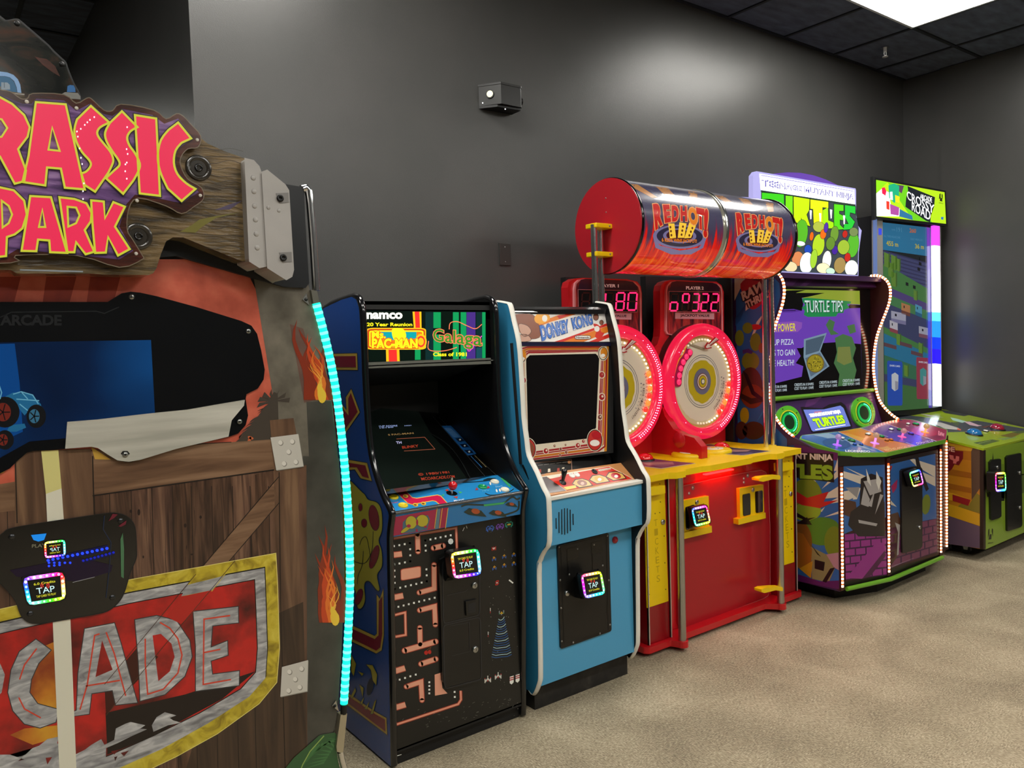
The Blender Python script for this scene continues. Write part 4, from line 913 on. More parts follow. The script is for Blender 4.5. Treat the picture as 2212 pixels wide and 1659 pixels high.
def button(px, r, h, m_, nm='button', ring=None, pl_=cp, par=None, lab=None):
    c = pl_.at(*px); b = B(); b.lathe([(r*1.15, 0), (r*1.15, h*.35), (r, h*.6), (r*.75, h*.7), (r*.70, h*.4), (.0001, h*.35)], c, pl_.n, m_, 22)
    b.build(nm, par or cpo, label=lab)
wb = mt('#efe9d2', .25, coat=.4); yb = mt('#e8cf1c', .25, coat=.4)
for px, m_, lab in ((N2([(1680, 822)])[0], wb, 'white push button'), (N2([(1808, 922)])[0], wb, 'white push button'), (N2([(408, 1015)])[0], yb, 'yellow push button'), (N2([(527, 1120)])[0], yb, 'yellow push button'), (N2([(1527, 888)])[0], mt('#12a05a', .25, coat=.4), 'green push button')):
    button(px, 0.0155, 0.010, m_, lab=lab)
c = cp.at(*N2([(1140, 965)])[0]); b = B(); b.lathe([(0.021, 0.001), (0.0001, 0.001)], c, cp.n, mt('#050505', .5), 22); b.cyl(c, c+cp.n*.012+Vector((0, 0, .05)), 0.005, CHR, 10)
js = b.build('joystick', cpo); b = B(); b.ball(PY(c.y-.004).at(*N2([(1153, 868)])[0]), 0.0175, mt('#d0131b', .15, coat=.6), 18); b.build('ball_top', js, label='red joystick ball')
# front lip of the control panel
l0, l1 = PX(IL).at(849, 1160), PX(IR).at(1124, 1111)
lp = P3(c2, c0, l1)
b = B(); b.slab3([c2, c0, l1, l0], -lp.n*.015, mt('#2479b8', .25, coat=.3))
mg2 = mt('#a8244a', .25, coat=.3)
b.poly(N2([(430, 1262), (1020, 1150), (1095, 1140), (1060, 1392), (405, 1500)]), lp, mg2, 1)
b.poly(N2([(960, 1165), (1000, 1158), (975, 1405), (930, 1412)]), lp, mt('#5f7f8c', .3), 1.3)
for x0 in (945, 1010, 1082): b.line(N2([(x0+12, 1150), (x0-22, 1405)]), lp, yo, 1.3, 1.6)
b.poly(N2([(525, 1330), (560, 1290), (640, 1300), (720, 1250), (840, 1240), (865, 1290), (830, 1420), (640, 1455), (520, 1470)]), lp, mt('#4d6d80', .3), 1.4)
for o in (ell(630, 1330, 70, 80, 18), ell(770, 1310, 75, 75, 18), ell(560, 1420, 70, 22, 14, -.6)): b.line(N2(o), lp, ky, 1, 1.7, closed=True); b.poly(N2(o), lp, mt('#c2b236', .3), 1.8)
for o in (ell(600, 1375, 26, 22, 12), ell(705, 1330, 14, 40, 10), ell(700, 1430, 14, 22, 10), ell(810, 1385, 20, 14, 10)): b.poly(N2(o), lp, mg2, 2.2)
gd = mt('#2c3a33', .3); b.line(N2(curve([(1260, 1130), (1340, 1105), (1500, 1110), (1680, 1105), (1800, 1080), (1900, 1010), (1960, 1040), (2000, 1020)], 5)), lp, gd, 3.4, 1.4); b.poly(N2([(1540, 1105), (1800, 1075), (1830, 1050), (1790, 1100), (1550, 1128)]), lp, grn, 1.8); b.line(N2(curve([(1985, 1060), (1985, 1130), (1960, 1180), (1860, 1220), (1780, 1240)], 4)), lp, gd, 3.5, 1.4)
for cx, cy_, s_ in ((1440, 1200, 1.0), (1725, 1215, .8), (1895, 1105, .55)):
    b.poly(N2([(cx-150*s_, cy_), (cx-80*s_, cy_-50*s_), (cx+70*s_, cy_-20*s_), (cx+140*s_, cy_+60*s_), (cx, cy_+45*s_), (cx-90*s_, cy_+30*s_)]), lp, gd, 1.9); b.poly(N2(ell(cx, cy_-10*s_, 55*s_, 34*s_, 12, .2)), lp, mt('#b4552e', .3), 2.2)
b.build('panel_front', cab, label='printed front edge of the control panel')
b = B(); b.tube([c2+Vector((0, -.001, .001)), c0+Vector((0, -.001, .001))], 0.0065, mt('#77797c', .15, .8), 10); b.build('metal_strip', cab)
# front door panel with the printed maze
FY = 2.448; fp = PY(FY)
b = B(); b.box(IL, IR, FY, FY+.02, 0.06, 0.86, mt('#151514', .38, coat=.15, name='black_printed_front'))
N5_ = lambda q: sc(q, 2.595, 720, 1020)
sal = mt('#f0a88c', .35); sld = mt('#b5432f', .35)
def bar(*pts, w=24):
    q = N5_(list(pts)); b.line(q, fp, sld, (w+8)/2.595, 1); b.line(q, fp, sal, w/2.595, 1.5)
def barc(*pts, w=24):
    q = N5_(list(pts))
    for r, m_, l_ in ((w/2+4, sld, 1), (w/2, sal, 1.5)):
        for x, y in (q[0], q[-1]): b.poly(ell(x, y, r/2.595, r/2.595, 10), fp, m_, l_)
    bar(*pts, w=w)
bar((333, 372), (688, 312), (693, 432), w=8); barc((472, 350), (475, 445), w=24); bar((325, 466), (385, 458), w=28); barc((562, 425), (615, 413), w=26); b.poly(rquad(N5_([(376, 543), (492, 524), (492, 590), (378, 610)]), .15), fp, sld, 1); b.poly(rquad(N5_([(380, 546), (489, 529), (489, 587), (381, 606)]), .15), fp, sal, 1.5)
barc((565, 520), (566, 652), (482, 675), w=24); bar((332, 704), (392, 692), w=28); barc((484, 774), (568, 752), (572, 855), w=24); bar((336, 803), (403, 786), (406, 912), (340, 924), w=9)
barc((485, 872), (487, 965), w=24); barc((400, 1000), (573, 950), w=28); barc((492, 1075), (574, 1048), w=26); bar((342, 1117), (402, 1098), w=28); barc((410, 1202), (492, 1175), (497, 1278), w=24)
b.poly(N5_([(568, 1135), (600, 1125), (612, 1210), (640, 1240), (570, 1253)]), fp, sal, 1.5); bar((348, 1320), (405, 1303), w=28); bar((352, 1415), (700, 1300), (716, 1275), (714, 1225), w=9)
dot = mt('#f4f4ee', .4)
def dts(p0, p1, n, r=5):
    for i in range(n):
        k = i/max(1, n-1); x = p0[0]+(p1[0]-p0[0])*k; y = p0[1]+(p1[1]-p0[1])*k
        b.poly(N5_([(x-r, y-r), (x+r, y-r-1), (x+r, y+r), (x-r, y+r)]), fp, dot, 2)
dts((340, 415), (430, 398), 4); dts((430, 398), (432, 500), 4); dts((340, 518), (432, 500), 4); dts((342, 518), (345, 655), 5); dts((345, 655), (525, 612), 7); dts((522, 545), (525, 612), 3); dts((516, 383), (658, 354), 6); dts((516, 383), (518, 440), 3)
dts((336, 762), (568, 704), 9); dts((372, 1163), (462, 1135), 4); dts((538, 1178), (538, 1240), 4); dts((680, 1232), (681, 1260), 2)
b.poly(N5_(ell(658, 388, 15, 17, 8)), fp, dot, 2)
b.poly(N5_(ell(520, 1012, 11, 12, 10)), fp, mt('#c22a22', .4), 2); b.poly(N5_(ell(540, 1008, 10, 12, 10)), fp, mt('#c22a22', .4), 2.2); b.line(N5_([(522, 1000), (548, 980), (540, 1000)]), fp, mt('#8a5a30', .4), 1, 2.4)
# small generic pixel craft, stars, beam
def pix(cx, cy_, s_, cols):
    for r, row in enumerate(cols):
        for c_, ch in enumerate(row):
            if ch == '.': continue
            h = {'b': '#3c62b0', 'p': '#7a4aa8', 'y': '#d0a52a', 'r': '#b5302a', 'w': '#dcdcd4', 'g': '#2f8a72', 's': '#8a8f94', 'o': '#c07a2a'}[ch]
            x = cx+(c_-len(row)/2)*s_; y = cy_+(r-len(cols)/2)*s_*1.05-(c_-len(row)/2)*s_*.16
            b.poly(N5_([(x, y), (x+s_, y-s_*.14), (x+s_, y+s_), (x, y+s_*1.1)]), fp, mt(h, .4), 2)
A1 = ['.bb.bb.', 'b..b..b', 'b.bbb.b', 'bb.b.bb', '.b...b.']
pix(878, 316, 6.2, A1); pix(934, 305, 6.2, [r.replace('b', 'p') for r in A1]); pix(985, 293, 6.2, [r.replace('b', 'g') for r in A1[:2]]+['g.yyy.g', 'gg.g.gg', '.g...g.'])
pix(900, 428, 5, ['r.r.r', 'rwwwr', 'rrwrr', 'r.r.r'])
for cx, cy_ in ((901, 485), (958, 472), (1012, 462), (903, 536), (958, 523), (1012, 512)): pix(cx, cy_, 4.6, ['..y..', '.yoy.', 'b.o.b', 'bb.bb', 'b...b'])
pix(918, 620, 5, ['.rrr', 'rr.r', '.ww.', 'r.rr', 'rrr.']); b.line(N5_([(985, 604), (1008, 622)]), fp, dot, 3, 2)
pix(943, 788, 6, ['s...s', 's.y.s', 'gyyyg', '..s..'])
for i in range(17):
    wv = 16+i*2.45; yy_ = 818+i*13.2
    b.line(N5_([(942-wv, yy_+5), (942-wv*.6, yy_+2+9), (942, yy_+11-i*.3), (942+wv*.6, yy_+4), (942+wv*1.05, yy_-8)]), fp, mt('#a9c9cf', .4) if i % 3 == 0 else mt('#2f5f9a', .4), 1.5, 2)
for cx, cy_ in ((866, 1160), (924, 1140)): pix(cx, cy_, 5.2, ['...w...', '...w...', 'r..w..r', 'w.www.w', 'wwwrwww', 'ww.r.ww', 'w.....w'])
for cx, cy_ in ((1000, 1165), (1033, 1155)):
    b.poly(N5_([(cx-11, cy_-18), (cx+11, cy_-25), (cx+11, cy_+12), (cx, cy_+25), (cx-11, cy_+18)]), fp, dot, 2); b.poly(N5_([(cx-11, cy_-13), (cx+11, cy_-19), (cx+11, cy_-13), (cx-11, cy_-7)]), fp, mt('#b5302a', .4), 2.4); b.poly(N5_([(cx-11, cy_-2), (cx+11, cy_-8), (cx+11, cy_-2), (cx-11, cy_+4)]), fp, mt('#b5302a', .4), 2.4)
for x, y in ((880, 775), (868, 908)): b.line(N5_([(x, y-14), (x, y+10)]), fp, dot, 1.2, 2); b.line(N5_([(x, y+4), (x, y+16)]), fp, mt('#b5302a', .4), 1.2, 2.2)
random.seed(11)
for i in range(60):
    x = random.uniform(860, 1035); y = random.uniform(300, 1330); b.poly(N5_(ell(x, y, random.uniform(.8, 2), random.uniform(.8, 2), 6)), fp, mt('#a8a8a2', .5), 1.8)
for i in range(46):
    x = random.uniform(380, 1040); y = random.uniform(1340, 1450)-(x-380)*.12; L = random.uniform(3, 16); a = random.uniform(-1.2, .3)
    b.line(N5_([(x, y), (x+L*math.cos(a), y+L*math.sin(a))]), fp, mt('#85857e', .6), .5, 1.2)
for q in ([(357, 1590), (382, 1583)], [(725, 330), (735, 310)], [(745, 300), (750, 315)]): b.line(N5_(q), fp, dot, 1.2, 1.3)
b.build('front_panel', cab, label='black front panel printed with orange maze and starfield')
b = B(); b.box(IL, IR, FY+.02, FY+.04, 0.0, 0.06, BLKM); b.box(IL, IR, FY+.0, FY+.02, 0.052, 0.066, BLKM); b.build('kick_board', cab)
# coin door
b = B(); bk = mt('#0e0e0f', .32, coat=.2, name='black_moulded_plastic')
b.slab(rquad(N5_([(597, 505), (640, 470), (822, 430), (838, 1170)]), .02)[:0] or N5_([(592, 520), (600, 490), (640, 470), (815, 440), (830, 470), (840, 1120), (830, 1170), (660, 1215), (635, 1215), (612, 1170), (605, 860)]), PY(FY-.012), .012, bk)
cd_ = b.build('coin_door', cab, bevel=.003, label='black plastic coin door with two locks')
b = B(); b.line(rquad(N5_([(612, 500), (820, 465), (822, 800), (618, 850)]), .08), PY(FY-.012), mt('#303034', .3), 1.8, 2, closed=True); b.line(rquad(N5_([(616, 860), (824, 812), (832, 1160), (625, 1215)]), .08), PY(FY-.012), mt('#303034', .3), 1.8, 2, closed=True)
b.line(N5_([(640, 690), (740, 668), (755, 655)]), PY(FY-.012), mt('#38383c', .3), 1.2, 2); b.line(N5_([(655, 862), (762, 842), (765, 1005), (665, 1030)]), PY(FY-.012), mt('#333337', .3), 1, 2); b.build('door_seam', cd_)
b = B(); b.slab(N5_([(743, 725), (805, 712), (808, 795), (747, 806)]), PY(FY-.02), .01, bk); b.slab(N5_([(755, 738), (797, 729), (799, 782), (758, 791)]), PY(FY-.0205), .001, mt('#1d1d20', .5)); b.build('coin_return', cd_, bevel=.001)
for px in N5_([(790, 634), (795, 993)]):
    b = B(); c = PY(FY-.012).at(*px); b.lathe([(.0125, 0), (.0125, .005), (.009, .007), (.0001, .007)], c, (0, -1, 0), STEEL, 20); b.box(c.x-.001, c.x+.001, c.y-.008, c.y-.007, c.z-.004, c.z+.004, BLK); b.build('lock', cd_, label='round steel lock')
card_reader(cab, [(970.5, 1193), (1036, 1182), (1043, 1243), (978, 1253)], FY-.075, hue0=.15, depth=.035, wedge=(FY-.012, [(960, 1197), (1030, 1186), (1032, 1245), (962, 1256)]))
# ================================================================== light blue upright cabinet
cab = thing('upright_arcade_cabinet', 'light blue upright arcade cabinet with white edge trim and striped monitor frame', 'arcade machine', (2.18, 2.75, 0))
XL, XR, TH = 1.895, 2.472, 0.022
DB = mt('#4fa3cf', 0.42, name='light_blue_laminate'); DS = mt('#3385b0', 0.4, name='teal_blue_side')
fe = [(1090, 655), (1098, 660), (1105, 690), (1116, 740), (1121, 800), (1125, 868), (1127, 905), (1133, 950), (1138, 985), (1155, 1020), (1170, 1055), (1178, 1070), (1181, 1090), (1182, 1170), (1172, 1190), (1163, 1210), (1160, 1240), (1163, 1440), (1161, 1475), (1150, 1500)]
FE = [(p.y, p.z) for p in side_pts(fe, XL)]
prof = [(3.08, 1.60), (2.62, 1.672)]+FE+[(2.48, 0.085), (3.08, 0.085)]
for X0_, nm in ((XL, 0), (XR-TH, 1)):
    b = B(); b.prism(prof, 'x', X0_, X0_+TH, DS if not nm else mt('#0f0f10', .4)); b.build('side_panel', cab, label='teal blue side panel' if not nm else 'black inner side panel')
    b = B(); tr = [(3.08, 1.60), (2.62, 1.672)]+FE+[(2.48, .085)]
    tc = curve(tr[1:], 3); w_ = TH/2+.001
    vs = []; n = len(tc)
    V = [Vector((y, z)) for y, z in tc]
    for i in range(n):
        d = (V[min(i+1, n-1)]-V[max(i-1, 0)]).normalized(); nn = Vector((-d.y, d.x))
        if nn.x > 0 and i > 4: nn = -nn
        if i <= 4: nn = Vector((nn.x, abs(nn.y)))
        for dx, k in ((-w_, 0), (-w_*.8, .005), (0, .007), (w_*.8, .005), (w_, 0)): vs.append((X0_+TH/2+dx, V[i].x+nn.x*k, V[i].y+nn.y*k))
    b.add(vs, [(i*5+k, i*5+k+1, i*5+k+6, i*5+k+5) for i in range(n-1) for k in range(4)], WHT, True)
    b.build('edge_trim', cab, label='white edge trim')
IL, IR = XL+TH, XR-TH
Z6 = lambda q: sc(q, 3.7706, 1060, 640)
# marquee
a, c, d = PX(IL).at(1107, 676), PX(IL).at(1118, 739), PX(IR).at(1306, 678)
mp = P3(a, c, d)
b = B(); b.slab(Z6([(160, 132), (935, 140), (975, 376), (215, 374)]), mp, .015, BLK)
wht = mt('#e8e2da', .3, coat=.3, em=.12); org = mt('#e07a1f', .3, coat=.3, em=.1); rd = mt('#cf2a1c', .3, coat=.3, em=.1)
b.poly(Z6([(170, 140), (930, 147), (970, 370), (222, 370)]), mp, wht, 1)
def cl(q, m_, l=1.5): b.poly(Z6(q), mp, m_, l)
cl([(205, 260), (330, 235), (560, 150), (700, 145), (480, 212), (300, 285), (215, 300)], org); cl([(190, 230), (420, 150), (480, 148), (240, 245), (195, 262)], rd, 1.7); cl([(540, 160), (620, 145), (660, 145), (560, 185)], rd, 1.8)
cl([(560, 370), (700, 330), (955, 240), (962, 290), (760, 370)], org); cl([(520, 370), (600, 345), (945, 220), (950, 240), (640, 350), (590, 370)], rd, 1.7); cl([(800, 370), (965, 305), (968, 335), (880, 370)], rd, 1.7)
br = mt('#8a4f38', .3, coat=.3, em=.05); sk = mt('#c99a85', .3, coat=.3, em=.05); kk = mt('#2a1c18', .35)
for o in ([(185, 160), (230, 145), (340, 150), (375, 200), (400, 270), (395, 335), (300, 345), (260, 290), (220, 270), (200, 220)],): b.line(Z6(curve(o, 3, True)), mp, kk, 1.2, 2, closed=True); b.poly(Z6(curve(o, 3, True)), mp, br, 2.2)
for o in ([(230, 225), (300, 240), (330, 290), (280, 330), (240, 290)], [(225, 320), (290, 310), (330, 350), (300, 368), (235, 366)]): b.poly(Z6(curve(o, 3, True)), mp, sk, 2.6); b.line(Z6(curve(o, 3, True)), mp, kk, .8, 2.9, closed=True)
b.poly(Z6(curve([(375, 148), (400, 148), (470, 150), (480, 190), (420, 225), (370, 215), (355, 180)], 3, True)), mp, mt('#e8a02a', .3, em=.1), 2.3); b.poly(Z6(ell(440, 180, 22, 28, 12)), mp, wht, 2.8)
for cx, cy_, r in ((857, 170, 24), (902, 213, 18)): b.poly(Z6(ell(cx, cy_, r, r*1.2, 14)), mp, kk, 2); b.poly(Z6(ell(cx, cy_, r*.8, r, 14)), mp, br, 2.3)
b.poly(Z6(curve([(835, 225), (880, 235), (900, 290), (925, 300), (890, 345), (850, 330), (860, 280)], 3, True)), mp, rd, 2); b.poly(Z6(ell(865, 265, 22, 24, 12)), mp, wht, 2.4)
lb = mt('#3c6fc0', .3, coat=.3, em=.15)
for wd, q in (('DONKEY', [(398, 240), (625, 188), (640, 290), (420, 365)]), ('KONG', [(655, 182), (815, 138), (832, 225), (678, 275)])):
    b.text(wd, Z6([(q[0][0]-5, q[0][1]-5), (q[1][0]+5, q[1][1]-5), (q[2][0]+5, q[2][1]+5), (q[3][0]-5, q[3][1]+5)]), mp, mt('#1d3f86', .3), 3.0, .10); b.text(wd, Z6(q), mp, wht, 3.4, .065); b.text(wd, Z6(q), mp, lb, 3.8, .04)
b.poly(rquad(Z6([(685, 318), (815, 318), (815, 352), (685, 352)]), .25), mp, kk, 2.6); b.poly(rquad(Z6([(689, 322), (811, 322), (811, 348), (689, 348)]), .25), mp, wht, 2.9); b.text('Nintendo', Z6([(697, 326), (805, 326), (805, 344), (697, 344)]), mp, kk, 3.3, .02)
for i in range(6): b.poly(Z6(ell(470+i*42, 262+(i % 2)*8, 3, 4, 8)), mp, mt('#fbeaf4', .3, em=1.2), 4.2)
b.build('marquee', cab, label='white and orange striped marquee with blue lettering')
b = B(); ml = Pl(mp.p+mp.n*.004, mp.n); b.slab(Z6([(168, 118), (905, 124), (908, 133), (170, 128)]), ml, .006, mt('#c9cac8', .2, .6)); b.build('marquee_trim', cab)
q0, q1 = PX(IL).at(1106, 668), PX(IR).at(1303, 668)
b = B(); b.prism([(q0.y, q0.z), (q0.y+.03, q0.z+.012), (2.8, 1.64), (3.08, 1.575), (3.08, 1.55), (q0.y, q0.z-.02)], 'x', IL, IR, mt('#141416', .25, coat=.3)); b.build('top_panel', cab)
b = B(); b.box(IL, IR, 3.0, 3.06, .09, 1.58, BLKM); b.build('back_board', cab)
# monitor bezel
a, c, d = PX(IL).at(1118, 748), PX(IL).at(1137, 998), PX(IR).at(1317, 744)
bp = P3(a, c, d)
b = B(); b.slab([(1105, 741), (1325, 741), (1325, 978), (1125, 1003)], bp, .01, BLKM)
fr = Z6([(228, 430), (260, 405), (960, 403), (945, 1262), (280, 1345), (265, 1200)])
crm = mt('#ecdfc8', .35, coat=.2); mar = mt('#a81c22', .35, coat=.2); och = mt('#d0781c', .35, coat=.2)
b.poly(fr, bp, crm, 1)
b.poly(Z6([(945, 405), (962, 403), (945, 1262), (925, 1265)]), bp, mt('#d98e22', .35), 1.4)
def ring(k, m_, w_):
    o = [(238+k, 430+k*.9), (300+k*.3, 412+k*.9), (905-k*.2, 410+k*.9), (948-k*1.0, 440+k), (932-k*1.05, 1225-k*1.2), (880-k*.5, 1262-k*1.2), (330+k*.4, 1332-k*1.2), (284+k, 1290-k)]
    b.line(rquad_poly(Z6(o)), bp, m_, w_, 1.6, closed=True)
def rquad_poly(o): return o
for k, m_, w_ in ((2, mar, 3.4), (18, och, 4.4), (35, mar, 2.6), (50, mar, 3.8)): ring(k, m_, w_)
b.line(Z6([(310, 478), (860, 462), (890, 490), (862, 1070), (790, 1150), (740, 1170), (360, 1215), (310, 1180), (284, 520)]), bp, crm, 5.5, 1.8, closed=True)
glass = Z6([(318, 480), (855, 468), (884, 495), (858, 1070), (820, 1125), (780, 1160), (360, 1208), (318, 1180), (305, 1135), (288, 510)])
b.poly(glass, bp, mt('#0b0709', .07, coat=.7), 2.4)
for cx, cy_, rx, ry, m_ in ((245, 490, 48, 62, och), (915, 466, 44, 60, och), (300, 1245, 72, 95, br), (848, 1172, 66, 92, mar)):
    o = [p_ for p_ in ell(cx, cy_, rx, ry, 26)]; o = [(max(x, 228+(y-430)*.065), y) for x, y in o]
    b.poly(Z6(o), bp, crm, 2.7); o = [(max(x, 230+(y-430)*.065), y) for x, y in ell(cx, cy_, rx-5, ry-6, 26)]; b.poly(Z6(o), bp, kk, 2.9); o = [(max(x, 232+(y-430)*.065), y) for x, y in ell(cx, cy_, rx-11, ry-12, 26)]; b.poly(Z6(o), bp, crm if m_ is och else mt('#c9352f', .35), 3.1)
b.poly(Z6(ell(258, 480, 32, 46, 16)), bp, mt('#e08a1e', .3), 3.4); b.poly(Z6(ell(258, 508, 20, 14, 14)), bp, wht, 3.7)
b.poly(Z6(ell(922, 460, 27, 42, 16)), bp, mt('#e08a1e', .3), 3.4); b.poly(Z6(ell(915, 482, 18, 14, 14)), bp, wht, 3.7)
b.poly(Z6(ell(310, 1250, 44, 66, 16)), bp, br, 3.4); b.poly(Z6(ell(300, 1275, 24, 34, 14)), bp, sk, 3.7)
b.poly(Z6(ell(862, 1132, 40, 32, 16)), bp, mt('#c0222c', .3), 3.4); b.poly(Z6(ell(848, 1195, 40, 26, 16)), bp, wht, 3.5)
random.seed(5)
for cx, cy_, r in ((265, 685, 26), (905, 640, 24), (905, 820, 26), (890, 985, 20), (450, 1260, 22), (520, 1218, 11), (570, 1243, 11), (615, 1270, 13), (710, 1215, 20), (755, 1180, 14), (610, 1210, 9), (565, 1292, 9), (262, 895, 14)):
    b.poly(Z6(ell(cx, cy_, r*1.15, r*1.3, 12)), bp, crm, 2.6); b.poly(Z6(ell(cx, cy_, r*.85, r, 10)), bp, random.choice((br, mt('#7c3a34', .35), mar)), 2.9); b.poly(Z6(ell(cx+r*.2, cy_-r*.2, r*.35, r*.4, 8)), bp, random.choice((crm, mt('#c96a5a', .35))), 3.1)
b.build('monitor_bezel', cab, label='cream and maroon striped monitor frame around dark screen')
b = B(); b.slab([(1112, 739.5), (1320, 740), (1320, 747), (1114, 747)], Pl(bp.p+bp.n*.006, bp.n), .012, mt('#1c1a3c', .3)); b.build('bezel_strip', cab)
# instruction panel, control deck
a, c, d = PX(IL).at(1139, 1003), PX(IL).at(1152, 1031), PX(IR).at(1313, 976)
ip = P3(a, c, d)
b = B(); b.slab([(1130, 1003), (1318, 975), (1322, 1008), (1145, 1034)], ip, .01, mt('#121213', .35)); b.poly(Z6([(300, 1360), (660, 1325), (664, 1420), (330, 1468)]), ip, mt('#b08a78', .3), 1); b.poly(Z6([(304, 1366), (654, 1332), (658, 1412), (334, 1460)]), ip, mt('#17130f', .3), 1.4)
for i, x in enumerate((330, 370, 400, 475, 550, 590)): b.poly(Z6([(x-8, 1420-i*5), (x+10, 1418-i*5), (x+12, 1445-i*5), (x-10, 1448-i*5)]), ip, crm if i % 2 else mt('#b8443a', .3), 1.8)
for i in range(5): b.line(Z6([(385+i*50, 1378-i*6), (425+i*50, 1372-i*6)]), ip, mt('#9a948a', .3), .7, 1.8)
b.poly(Z6(ell(640, 1350, 14, 14, 12)), ip, mt('#c98a5a', .3), 1.8)
b.build('instruction_panel', cab)
a, c, d = PX(IL).at(1180, 1071), PX(IL).at(1150, 1030), PX(IR).at(1374, 1039)
cp = P3(a, c, d); q = Z6([(330, 1478), (960, 1378), (1185, 1500), (455, 1628)])
b = B(); cd2 = [PX(IL).at(1180, 1071), PX(IR).at(1374, 1039)]; dv = c-a; b.slab3([cd2[0], cd2[1], cd2[1]+dv*1.08, cd2[0]+dv*1.08], -cp.n*.015, mt('#c98a52', .4))
rdp = mt('#d22a18', .4)
b.poly(Z6([(340, 1480), (965, 1384), (1165, 1488), (450, 1608)]), cp, crm, 1); b.poly(Z6([(462, 1478), (962, 1388), (1155, 1486), (620, 1580)]), cp, rdp, 1.4); b.poly(Z6([(348, 1484), (455, 1468), (615, 1582), (455, 1606)]), cp, mt('#3a2420', .3, coat=.3), 1.4)
for cx, cy_, m_ in ((745, 1520, br), (885, 1488, mt('#e8a02a', .3)), (1020, 1462, mt('#c0222c', .3))):
    b.poly(Z6([(cx-85, cy_+8), (cx-60, cy_-30), (cx, cy_-38), (cx+55, cy_-20), (cx+90, cy_+22), (cx-20, cy_+42)]), cp, kk, 1.8); b.poly(Z6([(cx-76, cy_+6), (cx-54, cy_-24), (cx, cy_-32), (cx+50, cy_-16), (cx+78, cy_+18), (cx-20, cy_+35)]), cp, mt('#e0b060', .3), 2.1); b.poly(Z6(ell(cx, cy_, 42, 24, 14, .2)), cp, m_, 2.4); b.poly(Z6(ell(cx+2, cy_+4, 16, 13, 10)), cp, wht if m_ is not br else sk, 2.7)
b.poly(rquad(Z6([(470, 1472), (560, 1456), (575, 1468), (480, 1488)]), .3), cp, crm, 2); b.poly(rquad(Z6([(870, 1412), (970, 1396), (985, 1408), (885, 1426)]), .3), cp, crm, 2); b.text('Nintendo', Z6([(885, 1412), (965, 1400), (972, 1408), (892, 1421)]), cp, kk, 2.3, .01)
b.poly(Z6([(590, 1555), (690, 1538), (700, 1560), (620, 1576)]), cp, mt('#e8c030', .3), 2)
cpo = b.build('control_panel', cab, label='red control panel with black stick')
for px, m_, lab in ((Z6([(660, 1462)])[0], wht, 'white push button'), (Z6([(700, 1455)])[0], wht, 'white push button'), (Z6([(845, 1430)])[0], mt('#151515', .25), 'black push button')): button(px, .0125, .008, m_, pl_=cp, par=cpo, lab=lab)
c = cp.at(*Z6([(585, 1518)])[0]); tp = PY(c.y-.004).at(*Z6([(603, 1410)])[0]); b = B(); b.lathe([(.016, .002), (.012, .006), (.005, .008)], c, cp.n, BLK, 16); b.tube([c, c.lerp(tp, .2), c.lerp(tp, .45), c.lerp(tp, .8), tp, tp+(tp-c)*.06], [.0055, .0065, .0085, .0125, .0105, .003], BLKG, 14); b.build('joystick', cpo, label='black stick joystick')
# deck front: white lip, blue box, recessed door panel
UY = PX(IL).at(1181, 1090).y
a, c = PX(IL).at(1180, 1074), PX(IL).at(1181, 1182)
b = B(); b.box(IL, IR, UY-.008, UY+.03, PX(IL).at(1181, 1083).z, PX(IL).at(1181, 1074.5).z, WHT); b.build('deck_edge', cab, bevel=.003, label='white front edge of the control deck')
zt, zb = PX(IL).at(1181, 1083).z, PX(IL).at(1182, 1181).z
b = B(); b.prism([(UY+.002, zt), (UY+.004, zb), (UY+.12, zb), (UY+.12, zt)], 'x', IL, IR, DB)
for i, (y0, y1) in enumerate(((262, 340), (220, 370), (200, 380), (193, 382), (195, 372), (205, 355), (235, 312))):
    x = 271+i*20.2; b.line(sc([(x-1, y0-i*.5), (x+1, y1)], 3.318, 1120, 1040), PY(UY+.002), mt('#101820', .5), 2.0, 1.5)
b.build('front_box', cab, label='blue front box with a round slotted speaker grille')
LY = 2.425
b = B(); b.box(IL, IR, LY, LY+.02, .115, zb, DB); b.build('front_panel', cab)
b = B(); b.box(IL+.0, IR, 2.47, 2.50, 0, .13, noisy('scuffed_black', ['#191817', '#2a2724', '#4a4540'], nscale=14, detail=8, rough=.6, stops=[.45, .62, .8])); b.box(IL, IR, 2.5, 3.05, 0, .1, BLKM); b.build('base', cab, label='scuffed black base')
Z7 = lambda q: sc(q, 3.318, 1120, 1040)
b = B(); b.slab(rquad(Z7([(280, 462), (648, 368), (668, 1072), (303, 1202)]), .03), PY(LY-.008), .008, mt('#11100f', .4)); cdo = b.build('coin_door', cab, bevel=.002, label='black metal coin door')
b = B(); pd = PY(LY-.008)
for q in ([(315, 465), (612, 390)],): b.line(Z7(q), pd, mt('#050505', .5), 1.4, 1.5)
b.line(Z7([(305, 470), (328, 1168)]), pd, mt('#050505', .5), 1.6, 1.5); b.line(Z7([(632, 385), (645, 1080)]), pd, mt('#060606', .5), 1.2, 1.5)
for q in ([(347, 485), (425, 465), (430, 550), (350, 570)], [(522, 440), (600, 422), (604, 505), (526, 522)]): b.poly(rquad(Z7(q), .15), pd, mt('#040404', .25), 1.6)
b.line(Z7([(352, 560), (357, 670), (368, 668)]), pd, mt('#030303', .3), 1.6, 1.5); b.line(Z7([(530, 520), (534, 640)]), pd, mt('#030303', .3), 1.6, 1.5); b.line(Z7([(448, 1130), (630, 1078)]), pd, mt('#030303', .3), 1, 1.5); b.line(Z7([(633, 870), (638, 950)]), pd, mt('#030303', .3), 1.8, 1.5)
b.build('door_seam', cdo)
